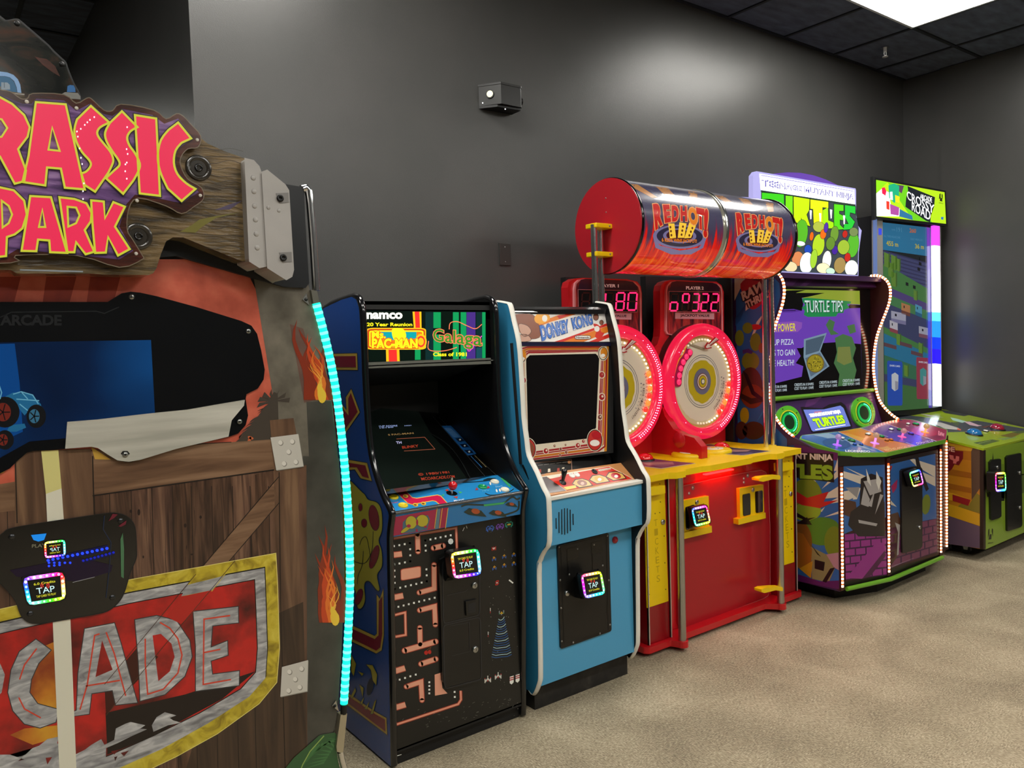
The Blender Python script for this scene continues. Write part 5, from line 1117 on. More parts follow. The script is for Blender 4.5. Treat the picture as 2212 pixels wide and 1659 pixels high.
for px in Z7([(292, 470), (637, 388), (300, 707), (648, 708), (306, 908), (657, 1027), (311, 1145), (393, 1155), (584, 1090), (422, 484), (541, 453), (604, 603), (365, 668)]):
    b = B(); screws(b, [px], pd, .0045); b.build('screw', cdo)
b = B(); c = pd.at(*Z7([(346, 800)])[0]); b.lathe([(.012, 0), (.012, .006), (.008, .008), (.0001, .008)], c, (0, -1, 0), STEEL, 20); b.build('lock', cdo, label='round steel lock')
b = B(); c = PY(LY).at(*Z7([(689, 418)])[0]); b.lathe([(.0145, 0), (.0145, .006), (.009, .007), (.009, .012), (.0001, .013)], c, (0, -1, 0), mt('#b01a26', .3, coat=.3), 20); b.build('coin_button', cab, label='small round red button')
card_reader(cab, [(1252.6, 1240), (1300, 1231), (1310, 1284), (1261.6, 1296)], LY-.085, hue0=.95, depth=.02, wedge=(LY-.008, [(1243, 1245), (1262, 1242), (1262, 1295), (1241, 1290)]))
# ================================================================== red and yellow two-player wheel game
cab = thing('wheel_redemption_game', 'red and yellow two-player wheel game under a big flame-printed drum on chrome poles', 'arcade machine', (3.23, 2.85, 0))
RED = mt('#c4141e', 0.28, coat=.35, name='red_paint'); REDD = mt('#8f0d16', 0.3, coat=.3, name='dark_red_paint'); YEL = mt('#f0cc00', 0.4, name='yellow_plastic')
Zr = lambda q: sc(q, 3.317, 1350, 930)
Zw = lambda q: sc(q, 4.8087, 1280, 640)
Zu = lambda q: sc(q, 4.1736, 1210, 370)
TZ = 0.868
# base plinth with two rounded ears under the posts
def lobe(cx, cy, r, n=8, a0=math.pi, a1=2*math.pi): return [(cx+r*math.cos(a0+(a1-a0)*i/n), cy+r*math.sin(a0+(a1-a0)*i/n)) for i in range(n+1)]
base = [(2.63, 2.54), (2.65, 2.52), (2.79, 2.52)]+lobe(2.835, 2.482, .028)+[(2.90, 2.53), (3.56, 2.53)]+lobe(3.632, 2.482, .028)+[(3.70, 2.52), (3.885, 2.52), (3.905, 2.54), (3.905, 3.12), (2.63, 3.12)]
b = B(); b.prism(base, 'z', .022, .052, RED); b.build('base', cab, bevel=.006)
for x, y in ((2.72, 2.60), (3.80, 2.60), (2.72, 3.05), (3.80, 3.05)):
    b = B(); b.cyl((x, y, 0), (x, y, .022), .022, BLK); b.build('foot', cab)
# body
b = B()
b.box(2.665, 2.822, 2.545, 3.10, .052, TZ-.03, REDD); b.box(3.715, 3.87, 2.545, 3.10, .052, TZ-.03, REDD); b.box(2.822, 3.715, 2.60, 3.10, .052, TZ-.03, RED)
b.build('body', cab, bevel=.004)
for x in (2.667, 2.820, 3.717, 3.868):
    b = B(); b.box(x-.004, x+.004, 2.537, 2.546, .055, TZ-.035, BLK); b.box(x-.0035, x+.0015, 2.534, 2.5375, .055, TZ-.035, mt('#d9d3c8', .3, .5)); b.build('corner_trim', cab)
# yellow wing panels
for q, ink in ((((135, 325), (282, 312), (312, 1222), (160, 1272)), 0), (((1108, 185), (1200, 162), (1213, 942), (1120, 972)), 1)):
    pf = PY(2.54); Q = Zr(q)
    pB = B(); pB.slab(Q, pf, .006, YEL)
    b = B(); bq = Zr([(158, 408), (288, 392), (290, 448), (162, 475)]) if not ink else Zr([(1106, 238), (1206, 226), (1208, 278), (1108, 296)])
    lB = b; b = pB; em = mt('#c2a200', .45)
    for i, ch in enumerate('TICKETS'):
        tp, bt = (640, 1080) if not ink else (430, 830)
        y = tp+(bt-tp)*i/6.6; x0 = (208 if not ink else 1138)+i*3.0
        b.text(ch, Zr([(x0, y), (x0+24*(1 if not ink else .85), y-6), (x0+26*(1 if not ink else .85), y+42), (x0+2, y+48)]), pf, em, 1, .0)
    pts = ([(168, 398), (250, 383), (172, 527), (254, 512), (183, 603), (216, 595), (249, 588), (157, 676), (162, 786), (281, 756), (168, 980), (286, 948), (174, 1175), (292, 1138)] if not ink else [(1122, 248), (1174, 220), (1176, 330), (1124, 405), (1148, 403), (1172, 401), (1190, 545), (1194, 705), (1198, 870)])
    for p_ in Zr(pts): b.poly(ell(p_[0], p_[1], 1.3, 1.5, 8), pf, mt('#6f5c08', .5), 1)
    o = b.build('ticket_panel', cab, label='yellow side panel with a raised ledge')
    lB.slab(bq, PY(2.505), .035, YEL); lB.build('ledge', o, bevel=.003)
    b = B(); c = pf.at(*Zr([(269, 655) if not ink else (1185, 453)])[0]); b.lathe([(.013, 0), (.013, .006), (.009, .008), (.0001, .008)], c, (0, -1, 0), STEEL, 18); b.build('lock', o, label='round steel lock')
# chrome posts
for x in (2.835, 3.632):
    b = B(); b.cyl((x, 2.482, .05), (x, 2.482, TZ-.03), .0185, STEEL, 20); b.build('front_post', cab, label='brushed steel post')
# door in the middle
DY = 2.585; dp = PY(DY)
dr = Zr([(385, 405), (620, 350), (900, 295), (980, 285), (1010, 300), (1025, 340), (1040, 700), (1040, 1130), (1025, 1185), (990, 1205), (450, 1408), (400, 1420), (385, 1380)])
b = B(); b.slab(dr, dp, .015, mt('#aa121f', 0.38, coat=.1)); b.line(dr[:12], dp, mt('#d8908a', .3), .7, .6); drr = b.build('front_door', cab, bevel=.002, label='large red front door')
for px, r in (((487, 410), .013), ((460, 450), .009), ((880, 323), .012), ((852, 345), .0075), ((852, 372), .0085)):
    b = B(); c = dp.at(*Zr([px])[0]); b.lathe([(r, 0), (r*.9, .0015), (r*.75, .0004), (.0001, .0004)], c, (0, -1, 0), mt('#7a5a58', .35), 16); b.poly(ell(Zr([px])[0][0]-.5, Zr([px])[0][1]-.5, 1.6, 2, 10), dp, mt('#cdb9b0', .4), 2.2); b.build('hole_cover', drr)
# two yellow coin plates
def plate(q, lq, slots, scr):
    b = B(); b.slab(Zr(q), PY(DY-.02), .02, YEL); b.slab(Zr(lq), PY(DY-.032), .032, YEL); o = b.build('coin_plate', drr, bevel=.002, label='yellow plastic coin plate')
    for s_ in slots:
        b = B(); b.slab(rquad(Zr(s_), .12), PY(DY-.024), .004, mt('#0b0c0e', .15, coat=.5)); b.build('slot_cover', o)
    b = B(); c = PY(DY-.02).at(*Zr([scr])[0]); b.lathe([(.012, 0), (.012, .005), (.008, .007), (.0001, .007)], c, (0, -1, 0), STEEL, 18); b.build('lock', o, label='round steel lock')
    return o
plate([(408, 505), (600, 468), (604, 690), (412, 735)], [(404, 738), (622, 682), (624, 730), (406, 782)], [[(435, 550), (500, 530), (505, 690), (440, 714)]], (513, 512))
plate([(820, 415), (992, 387), (998, 592), (826, 640)], [(812, 635), (1008, 588), (1010, 628), (814, 676)], [[(845, 460), (898, 448), (902, 602), (850, 614)], [(935, 438), (988, 428), (990, 582), (940, 592)]], (914, 424))
card_reader(cab, [(1491.7, 1097), (1528, 1089), (1537.5, 1130.5), (1500.7, 1140)], DY-.10, hue0=.66, depth=.02, wedge=(DY-.024, [(1484, 1098), (1500, 1094), (1504, 1137), (1487, 1142)]))
# yellow hinge latches around the right post
for y, dz in ((345, 0), (1143, 0)):
    b = B(); L_ = Zr([(960, y), (985, y-12), (1060, y-20), (1110, y-24), (1116, y-10), (1112, y+8), (1060, y+4), (990, y+22), (962, y+16)]) if y < 900 else Zr([(978, y-4), (1000, y-14), (1085, y-22), (1128, y-22), (1134, y-8), (1130, y+8), (1080, y+2), (1000, y+22), (980, y+14)])
    b.slab(L_, PY(2.46), .045, YEL); b.build('door_latch', cab, bevel=.002, label='yellow door latch')
# table
ty = Zr([(130, 327), (285, 312), (320, 300), (370, 303), (400, 290), (398, 278), (560, 258), (630, 262), (700, 250), (825, 232), (850, 222), (1010, 182), (1040, 186), (1090, 184), (1112, 176), (1120, 160), (1232, 148), (1228, 128), (1090, 108), (830, 90), (700, 78), (600, 90)])
top = [(2.60, 2.497), (2.77, 2.497), (2.80, 2.470), (2.87, 2.470), (2.885, 2.50), (3.02, 2.50), (3.07, 2.485), (3.39, 2.485), (3.43, 2.50), (3.575, 2.50), (3.595, 2.470), (3.665, 2.470), (3.69, 2.497), (3.865, 2.497), (3.865, 2.66), (3.90, 2.68), (3.90, 2.76), (3.84, 2.80), (3.84, 3.12), (2.62, 3.12), (2.62, 2.80), (2.50, 2.76), (2.50, 2.66), (2.60, 2.64)]
b = B(); b.prism(top, 'z', TZ-.03, TZ, YEL); tb = b.build('table_top', cab, bevel=.005, label='yellow shaped table top')
pz = PZ(TZ)
# overlays
b = B()
pp_ = mt('#6d4c70', .3, coat=.4); pk = mt('#b8938f', .3, coat=.4); nv = mt('#4a4564', .3, coat=.4); dkp = mt('#3a2438', .3, coat=.4)
Zt = lambda q: sc(q, 5.821, 1360, 940)
for o, k in (([(0, 250), (60, 245), (340, 300), (520, 325), (840, 355), (400, 425), (-60, 370), (-90, 260)], 0), ([(685, 160), (1000, 110), (1330, 160), (1785, 200), (1440, 255), (1240, 245), (760, 180)], 1)):
    b.poly(Zt(o), pz, mt('#cfc7a6', .35), 1); cx = sum(x for x, _ in o)/len(o); cy_ = sum(y for _, y in o)/len(o)
    b.poly(Zt([(cx+(x-cx)*.97, cy_+(y-cy_)*.9) for x, y in o]), pz, nv if k else pp_, 1.4)
b.poly(Zt([(130, 340), (540, 335), (560, 370), (240, 385)]), pz, pk, 1.8); b.poly(Zt([(-60, 300), (120, 330), (360, 345), (340, 390), (60, 370)]), pz, mt('#7a3a50', .3, coat=.4), 1.6); b.poly(Zt([(250, 372), (560, 362), (420, 408)]), pz, mt('#8f6a80', .3, coat=.4), 1.9)
b.poly(Zt([(1290, 178), (1530, 186), (1480, 206), (1260, 212)]), pz, pk, 1.8); b.poly(Zt([(1000, 150), (1280, 175), (1230, 230), (1000, 200)]), pz, mt('#6a3a5a', .3, coat=.4), 1.6); b.poly(Zt([(1330, 235), (1560, 210), (1500, 240), (1400, 250)]), pz, mt('#6f6a94', .3, coat=.4), 1.7)
b.build('table_overlay', tb, label='purple printed overlays')
for px, nm in ((Zt([(192, 318)])[0], 0), (Zt([(1160, 175)])[0], 1)):
    c = pz.at(*px); b = B(); b.lathe([(.052, 0), (.050, .008), (.044, .010)], c, (0, 0, 1), BLK, 28); b.dome(c+Vector((0, 0, .009)), (0, 0, 1), .044, .030, mt('#d81418', .08, coat=.9, em=.15), 28); b.build('dome_button', tb, label='big red domed push button')
for px in (Zt([(765, 262)])[0], Zt([(1050, 212)])[0]):
    c = pz.at(*px); b = B(); b.lathe([(.100, 0), (.100, .014), (.092, .020), (.0001, .020)], c, (0, 0, 1), YEL, 36); b.lathe([(.056, .020), (.056, .023), (.0001, .023)], c, (0, 0, 1), mt('#eae3cf', .4), 28); b.lathe([(.012, .023), (.01, .026), (.0001, .026)], c, (0, 0, 1), YEL, 14); screws(b, [], pz); o = b.build('speaker_disc', tb, label='raised yellow disc with white centre')
    for a in (0.3, 2.4, 4.5):
        b = B(); b.dome(c+Vector((.043*math.cos(a), .043*math.sin(a), .023)), (0, 0, 1), .004, .002, BLK, 8); b.build('screw', o)
# under-table lamp
b = B(); b.slab(Zr([(630, 262), (700, 248), (828, 228), (828, 248), (680, 272), (650, 270)]), PY(2.492), .06, mt('#c9c4b8', .4)); b.build('lamp_housing', cab, bevel=.003)
b = B(); c0 = Vector((3.23, 2.535, TZ-.075)); b.box(3.12, 3.34, 2.554, 2.576, TZ-.064, TZ-.058, mt('#ff0a0a', .3, em=26, name='red_lamp')); b.build('red_lamp', cab, label='glowing red lamp under the table edge')
# ---- wheels and score boards
WYF = 2.90; WZ, WR = 1.250, .3225
rim = mt('#f21c46', .22, coat=.6, em=.7, name='glowing_red_rim'); cream = mt('#d6cfbb', .4, em=.06, name='cream_wheel_face'); led_w = mt('#fff1e2', .3, em=1.9); led_p = mt('#ff9fd0', .3, em=3.0); hot = mt('#ff2a1e', .3, em=1.8); hoto = mt('#ff6a2a', .3, em=1.8)
for pi, wx in ((0, 2.852), (1, 3.515)):
    c = Vector((wx, WYF, WZ)); pw = PY(WYF)
    def wp(a, r): return (wx+r*math.cos(a), WZ+r*math.sin(a))
    wh = thing('x', 'x', 'x', c); bpy.data.objects.remove(wh)
    b = B(); b.lathe([(WR, .015), (WR+.006, -.01), (WR, -.03), (WR-.055, -.038), (WR-.062, -.02), (WR-.062, .015)], c, (0, 1, 0), rim, 64)
    b.lathe([(WR+.004, .016), (WR+.004, .09)], c, (0, 1, 0), mt('#3a1216', .4), 64)
    w_o = b.build('wheel', cab, label='big round wheel with glowing red rim, player %d side' % (pi+1))
    # face
    b = B(); fy_ = WYF-.004
    def disc(cx, cz, r, m_, y, n=48, r0=0.0, wob=None):
        vs = []
        for i in range(n):
            a = 2*math.pi*i/n; k = 1+(wob(a) if wob else 0); vs.append((cx+r*k*math.cos(a), y, cz+r*k*math.sin(a)))
        if r0: vs += [(cx+r0*math.cos(2*math.pi*i/n), y, cz+r0*math.sin(2*math.pi*i/n)) for i in range(n)]; b.add(vs, [(i, (i+1) % n, n+(i+1) % n, n+i) for i in range(n)], m_)
        else: b.add(vs+[(cx, y, cz)], [(i, (i+1) % n, n) for i in range(n)], m_)
    y_ = fy_
    disc(wx, WZ, WR-.058, mt('#c9bd6a', .4), y_, 64); y_ -= .0008
    disc(wx, WZ, WR-.075, mt('#d2cda0', .4), y_, 64); y_ -= .0008
    disc(wx, WZ, WR-.098, cream, y_, 64, wob=lambda a: .012*math.sin(a*30)); y_ -= .0008
    nvy = mt('#3c4460', .4); 
    for r in (.150, .138): disc(wx, WZ, r, nvy, y_, 64, r-.0028)
    y_ -= .0008; disc(wx, WZ, .120, mt('#bfae12', .4), y_, 60, wob=lambda a: .05*max(0, math.sin(a*3))**8+.03*math.sin(a*11)*math.sin(a*2)); y_ -= .0008
    disc(wx, WZ, .074, mt('#6a6c86', .4), y_); y_ -= .0008; disc(wx, WZ, .047, mt('#7a2a26', .4), y_); y_ -= .0008; disc(wx, WZ, .043, cream, y_); y_ -= .0008; disc(wx, WZ, .036, mt('#8a2a26', .4), y_); y_ -= .0008; disc(wx, WZ, .032, mt('#bfae12', .4), y_); y_ -= .0008; disc(wx, WZ, .017, nvy, y_); y_ -= .0008; disc(wx, WZ, .012, cream, y_)
    # curved text
    def atxt(s_, a0, a1, r, h, m_):
        n = len(s_)
        for i, ch in enumerate(s_):
            if ch == ' ': continue
            a = a0+(a1-a0)*i/(n-1); V, Fc = text_mesh(ch, .02); er = Vector((math.cos(a), 0, math.sin(a))); et = Vector((math.sin(a), 0, -math.cos(a)))
            w_ = h*.62; b.add([Vector((wx, y_-.001, WZ))+er*(r+(.5-v)*h)+et*((u-.5)*w_) for u, v in V], Fc, m_)
    atxt('6 REDS WINS JACKPOT', .05, -1.05, .182, .014, mt('#3a3034', .4))
    atxt('1 2 3 4 5 6 7 8', .1, -.75, .163, .009, nvy)
    b.build('wheel_face', w_o, label='cream wheel face with yellow centre')
    # bulbs around
    b = B()
    for k in range(60):
        a = 2*math.pi*k/60
        if math.cos(a) < -.25 and math.sin(a) < .6: continue
        x, z = wp(a, WR-.085); b.ball((x, WYF-.012, z), .0058, led_w if math.cos(a) > .2 else mt('#f3e3c4', .3, em=.7), 6)
    b.build('bulb_ring', w_o, label='ring of small white bulbs')
    b = B()
    for k in range(40):
        a = -1.15+2.0*k/39
        for dr_ in (-.006, .006):
            x, z = wp(a+dr_, WR-.038+dr_); b.ball((x, WYF-.042, z), .0026, led_p if k % 2 else mt('#ffd0ff', .3, em=4.0), 5)
    for k in range(14):
        a = 1.0+.5*k; x, z = wp(a, WR-.036); b.ball((x, WYF-.042, z), .0022, led_p, 5)
    b.build('rim_lights', w_o, label='pink rim lights')
    # red target bulbs on the right rim
    for k in range(6):
        a = (.28-.17*k) if pi == 0 else (-.12-.16*k)
        x, z = wp(a, WR-.092); b = B(); b.dome((x, WYF-.012, z), (0, -1, 0), .0165, .011, hoto if k % 2 == 0 and pi == 0 or k in (1, 3) and pi else hot, 14)
        for s_ in (-1, 1):
            e = Vector(wp(a+s_*.03, WR-.12)); q0 = Vector(wp(a+s_*.035, WR-.104)); b.tube([(q0.x, WYF-.010, q0.y), ((q0.x+e.x)/2, WYF-.010, (q0.y+e.y)/2+.004*s_), (e.x, WYF-.010, e.y)], .0012, mt('#a8302a', .4), 5)
        b.build('target_bulb', w_o, label='glowing red bulb')
    if pi == 1:
        # curved red light holder and pointer plate on the left of the wheel
        b = B(); pv = PY(WYF-.018)
        b.slab(Zw(curve([(865, 935), (850, 900), (862, 800), (880, 700), (905, 640), (960, 580), (975, 530), (985, 545), (1015, 545), (1042, 575), (1030, 620), (985, 670), (950, 740), (930, 830), (925, 910), (905, 940)], 3, True)), pv, .008, mt('#8e1040', .3, em=.25))
        b.line(Zw(curve([(850, 940), (845, 860), (868, 740), (900, 655), (940, 600), (965, 540), (975, 515)], 4)), pv, mt('#f08a1a', .3, em=.6), 2.2, 1.2)
        h_ = b.build('light_holder', w_o, label='curved magenta holder of six red lights')
        for x, y in ((1012, 582), (975, 628), (942, 683), (916, 750), (902, 822), (897, 890)):
            b = B(); b.dome(pv.at(*Zw([(x, y)])[0]), (0, -1, 0), .0165, .009, mt('#ff2450', .3, em=1.5), 16); b.build('bulb', h_)
        b = B(); b.slab(Zw([(1000, 482), (1168, 540), (1160, 560), (992, 500)]), PY(WYF-.014), .005, mt('#9c957c', .4)); b.slab(Zw([(870, 508), (882, 505), (940, 600), (928, 612)]), PY(WYF-.02), .004, mt('#e8e2d2', .3)); b.build('metal_stop', w_o)
        q = [(1168, 525), (1195, 478), (1210, 487), (1290, 408), (1322, 450), (1228, 518), (1240, 540), (1180, 548)]; q2 = [(1176, 528), (1200, 492), (1212, 500), (1288, 425), (1305, 448), (1222, 508), (1230, 528), (1190, 538)]
    else:
        q = [(290, 575), (315, 520), (335, 525), (410, 440), (468, 468), (350, 560), (362, 580), (330, 590)]; q2 = [(300, 575), (320, 532), (338, 538), (412, 455), (452, 470), (345, 552), (352, 568), (325, 578)]
    b = B(); pa = PY(WYF-.03); b.slab(Zw(q), pa, .006, mt('#b01a22', .3, coat=.3)); b.poly(Zw(q2), pa, mt('#e9dfd8', .4), 1)
    b.text('TURN THIS WAY', Zw([(1206, 515), (1290, 438), (1300, 450), (1216, 524)]) if pi else Zw([(328, 558), (420, 462), (436, 472), (342, 566)]), pa, mt('#8a2226', .4), 2, .01); b.build('arrow_pointer', w_o, label='red and white arrow pointer')
# score boards
BY = 2.945
Zs = lambda q: sc(q, 4.147, 1210, 580)
FLM = noisy('printed_flames', ['#1c0d16', '#5a1420', '#a82a2c', '#c85a48'], scale=(6, 1, 1), nscale=7, detail=9, rough=.3, dist=.5, coat=.3)
segs = {'0': 'abcdef', '1': 'ef', '8': 'abcdefg', '3': 'abcdg', '2': 'abdeg', 'o': 'cdeg', 'O': 'abfg', ' ': ''}
on = mt('#ff1c50', .3, em=2.4); off = mt('#3d1a16', .3)
def digit(b, q, ch, pl, w_):
    P_ = {'tl': (0, 0), 'tr': (1, 0), 'ml': (0, .5), 'mr': (1, .5), 'bl': (0, 1), 'br': (1, 1)}
    S_ = {'a': ('tl', 'tr'), 'b': ('tr', 'mr'), 'c': ('mr', 'br'), 'd': ('bl', 'br'), 'e': ('ml', 'bl'), 'f': ('tl', 'ml'), 'g': ('ml', 'mr')}
    for k, (s0, s1) in S_.items():
        p0 = Vector(bil(q, *P_[s0])); p1 = Vector(bil(q, *P_[s1])); o_ = k in segs[ch]
        b.line([tuple(p0.lerp(p1, .08)), tuple(p0.lerp(p1, .92))], pl, on if o_ else off, w_, 2.2 if o_ else 2)
for pi, ox in ((0, 0), (1, 0)):
    pl = PY(BY)
    if pi == 1:
        out = Zs([(950, 190), (960, 150), (985, 122), (1030, 112), (1380, 128), (1420, 140), (1448, 170), (1455, 220), (1460, 620), (1440, 640), (1330, 560), (1200, 500), (1080, 530), (1010, 600), (960, 590), (945, 560)])
        win = Zs([(975, 205), (1425, 210), (1428, 392), (978, 385)]); ttl = ('PLAYER 2', [(1128, 158), (1285, 162), (1285, 190), (1128, 188)]); jk = [(1030, 396), (1380, 400), (1380, 455), (1030, 450)]; digs = [(985, 1050, 'o'), (1092, 1148, 'O'), (1183, 1238, '3'), (1262, 1320, '2'), (1352, 1410, '2')]; dy = (228, 378); jt = [(1076, 408), (1338, 412), (1338, 440), (1076, 438)]
        neck = Zs([(895, 200), (905, 150), (935, 118), (985, 102), (1400, 118), (1445, 150), (1466, 210), (1468, 700), (1540, 1000), (1480, 1400), (1200, 1580), (1000, 1580), (960, 1400), (905, 1150), (880, 900), (830, 740), (828, 718), (870, 680), (892, 610), (897, 540)])
    else:
        out = Zs([(125, 190), (135, 130), (165, 102), (210, 92), (600, 108), (670, 120), (712, 160), (728, 220), (730, 600), (700, 620), (560, 520), (430, 480), (300, 520), (160, 600), (128, 560)])
        win = Zs([(160, 188), (690, 200), (692, 390), (165, 385)]); ttl = ('PLAYER 1', [(335, 138), (525, 142), (525, 170), (335, 166)]); jk = [(250, 392), (640, 402), (638, 458), (250, 450)]; digs = [(190, 260, ' '), (300, 360, ' '), (400, 470, '1'), (500, 570, '8'), (605, 680, '0')]; dy = (218, 372); jt = [(300, 408), (595, 414), (595, 442), (300, 438)]
        neck = Zs([(68, 170), (80, 120), (130, 90), (200, 84), (600, 96), (690, 118), (722, 160), (732, 220), (735, 620), (730, 1500), (100, 1500)])
    b = B(); b.slab(neck, PY(BY+.012), .05, RED); nk = b.build('back_frame', cab, bevel=.004, label='red back frame of player %d side' % (pi+1))
    b = B(); b.slab(out, pl, .012, mt('#d98f94', .25, coat=.4)); ins = []
    cx = sum(x for x, _ in out)/len(out); cy_ = sum(y for _, y in out)/len(out)
    b.poly([(cx+(x-cx)*.955, cy_+(y-cy_)*.965) for x, y in out], pl, FLM, 1)
    b.poly([(cx+(x-cx)*.93, y) for x, y in (out[2:7] if pi == 0 else out[2:7])]+[(win[1][0], win[1][1]), (win[0][0], win[0][1])], pl, mt('#2a1730', .3, coat=.3), 1.3)
    b.text(ttl[0], Zs(ttl[1]), pl, mt('#e3d3d0', .3, em=.15), 2, .03)
    b.poly(Zs(jk), pl, mt('#d8a8b4', .35), 1.6); b.text('JACKPOT VALUE', Zs(jt), pl, mt('#2a1420', .3), 2, .03)
    b.poly(win, pl, mt('#0d0406', .12, coat=.5), 1.6); b.line(win, pl, mt('#c07a80', .3), 1.2, 1.9, closed=True)
    for x0, x1, ch in digs: digit(b, Zs([(x0+10, dy[0]), (x1+10, dy[0]), (x1-2, dy[1]), (x0-2, dy[1])]), ch, pl, 3.2)
    b.build('score_board', cab, label='player %d score board with pink lit digits' % (pi+1))
# divider between the two players and rear panels
b = B(); dvx = 3.205
dpn = PX(dvx)
DV = [(2.65, TZ), (2.65, .93), (2.70, .975), (2.77, .985), (2.84, 1.01), (2.90, 1.08), (2.945, 1.20), (2.955, 1.45), (3.06, 1.45), (3.06, TZ)]
b.prism(DV, 'x', dvx, dvx+.045, RED); b.build('player_divider', cab, bevel=.005, label='red curved divider between the players')
b = B(); b.box(2.64, 3.85, 3.00, 3.04, TZ, 1.35, RED); b.build('rear_panel', cab)
for c in ((3.204, 2.80, .955),):
    b = B(); b.lathe([(.042, 0), (.040, .003), (.0001, .003)], c, (-1, 0, 0), mt('#c41c28', .25, coat=.4), 28); b.build('round_plate', cab)
b = B(); b.box(3.86, 3.875, 2.95, 3.10, TZ, 1.85, BLKM); b.box(3.25, 3.86, 3.06, 3.10, TZ, 1.85, BLKM); b.box(2.66, 3.1, 3.06, 3.1, TZ, 1.83, BLKM); b.build('rear_cover', cab)
# ---- poles, drum
PYc = 2.683; DZ, DR = 2.033, .2185; DX0, DX1 = 2.602, 3.795
for i, (xs, lab) in enumerate((((2.505, 2.545), 'left'), ((3.835, 3.868), 'right'))):
    for k, x in enumerate([max(2.501+.028*k, PY(PYc+(-.012, .014)[k]).at(px, 560 if i == 0 else 800).x) for k, px in enumerate(((1283, 1298), (1653, 1668.5))[i])]):
        b = B(); b.cyl((x, PYc+(-.012 if k == 0 else .014), TZ-.002), (x, PYc+(-.012 if k == 0 else .014), DZ-.0 if i == 0 else DZ-.02), .0145, CHR, 20); b.build('drum_pole', cab, label='tall chrome pole on the %s' % lab)
    for z in (DZ-.005, DZ-.135):
        b = B(); x0, x1 = (2.492, 2.602) if i == 0 else (3.795, 3.90)
        b.box(x0, x1, PYc-.038, PYc+.035, z-.011, z+.011, YEL); screws(b, [], PY(0)); o = b.build('pole_clamp', cab, bevel=.004, label='yellow pole clamp')
        b = B(); b.dome((x0+.085, PYc-.0385, z), (0, -1, 0), .005, .002, SCREW, 8); b.build('screw', o)
# printed drum
cyl = CylX(PYc, DZ, DR)
dm = bpy.data.materials.new('printed_flame_drum'); dm.use_nodes = True
N, L, bs = nodes(dm)
tc = N.new('ShaderNodeTexCoord'); sp = N.new('ShaderNodeSeparateXYZ'); L.new(tc.outputs['Object'], sp.inputs[0])
mp_ = N.new('ShaderNodeMapping'); mp_.inputs['Scale'].default_value = (34, 3.0, 3.0); mp_.inputs['Rotation'].default_value = (0, .10, 0); nz = N.new('ShaderNodeTexNoise'); nz.inputs['Scale'].default_value = 1.3; nz.inputs['Detail'].default_value = 5; nz.inputs['Distortion'].default_value = .35
L.new(tc.outputs['Object'], mp_.inputs[0]); L.new(mp_.outputs[0], nz.inputs['Vector'])
# height in the drum (object origin is on the floor) mixed with streak noise -> flame front
h1 = N.new('ShaderNodeMapRange'); h1.inputs['From Min'].default_value = DZ-DR*.9; h1.inputs['From Max'].default_value = DZ+.06; h1.inputs['To Min'].default_value = .95; h1.inputs['To Max'].default_value = .12
L.new(sp.outputs['Z'], h1.inputs['Value'])
ad = N.new('ShaderNodeMath'); ad.operation = 'ADD'; L.new(h1.outputs[0], ad.inputs[0])
m1 = N.new('ShaderNodeMath'); m1.operation = 'MULTIPLY_ADD'; m1.inputs[1].default_value = 1.5; m1.inputs[2].default_value = -.75; L.new(nz.outputs['Fac'], m1.inputs[0]); L.new(m1.outputs[0], ad.inputs[1])
cr = N.new('ShaderNodeValToRGB'); e = cr.color_ramp.elements; e[0].position = .30; e[0].color = lin('#3b3850'); e[1].position = 1.0; e[1].color = lin('#ec5a20')
for p_, h_ in ((.42, '#4a2f4c'), (.52, '#7a2038'), (.6, '#c81610'), (.8, '#e01e0c')):
    q_ = e.new(p_); q_.color = lin(h_)
L.new(ad.outputs[0], cr.inputs[0]); L.new(cr.outputs[0], bs.inputs['Base Color']); L.new(cr.outputs[0], bs.inputs['Emission Color'])
bs.inputs['Emission Strength'].default_value = .42; bs.inputs['Roughness'].default_value = .25; bs.inputs['Coat Weight'].default_value = 1.0; bs.inputs['Coat Roughness'].default_value = .03
b = B(); n = 96
vs = [(x, PYc+DR*math.cos(2*math.pi*k/n), DZ+DR*math.sin(2*math.pi*k/n)) for x in (DX0+.01, DX1-.01) for k in range(n)]
b.add(vs, [(k, (k+1) % n, n+(k+1) % n, n+k) for k in range(n)], dm, True)
drum = b.build('drum', cab, label='clear covered drum printed with red flames')
for x0, x1 in ((DX0, DX0+.014), (3.195, 3.215), (DX1-.014, DX1)): b = B(); b.lathe([(DR+.002, x0), (DR+.006, x0+.002), (DR+.006, x1-.002), (DR+.002, x1)], (0, PYc, DZ), (1, 0, 0), CHR if x0 > 3 and x0 < 3.3 else BLKG, 80); b.build('drum_band', drum)
b = B(); b.lathe([(DR+.001, 3.175), (DR+.004, 3.18), (DR+.004, 3.195)], (0, PYc, DZ), (1, 0, 0), mt('#b9b6a8', .15, .6), 80)
b.build('drum_band', drum)
cir = [(PYc+(DR+.002)*math.cos(2*math.pi*k/80), DZ+(DR+.002)*math.sin(2*math.pi*k/80)) for k in range(80)]
for x0, m_, lab in ((DX0-.008, mt('#b31424', .45), 'flat red round drum end'), (DX1, mt('#7a1218', .35), 'dark red far drum end')):
    b = B(); b.prism(cir, 'x', x0, x0+.008, m_); de = b.build('drum_end', drum, label=lab)
    if x0 < 3:
        for dz in (.13, .065, 0): b = B(); b.dome((DX0-.0085, PYc, DZ+dz), (-1, 0, 0), .004, .002, SCREW, 8); b.build('screw', de)
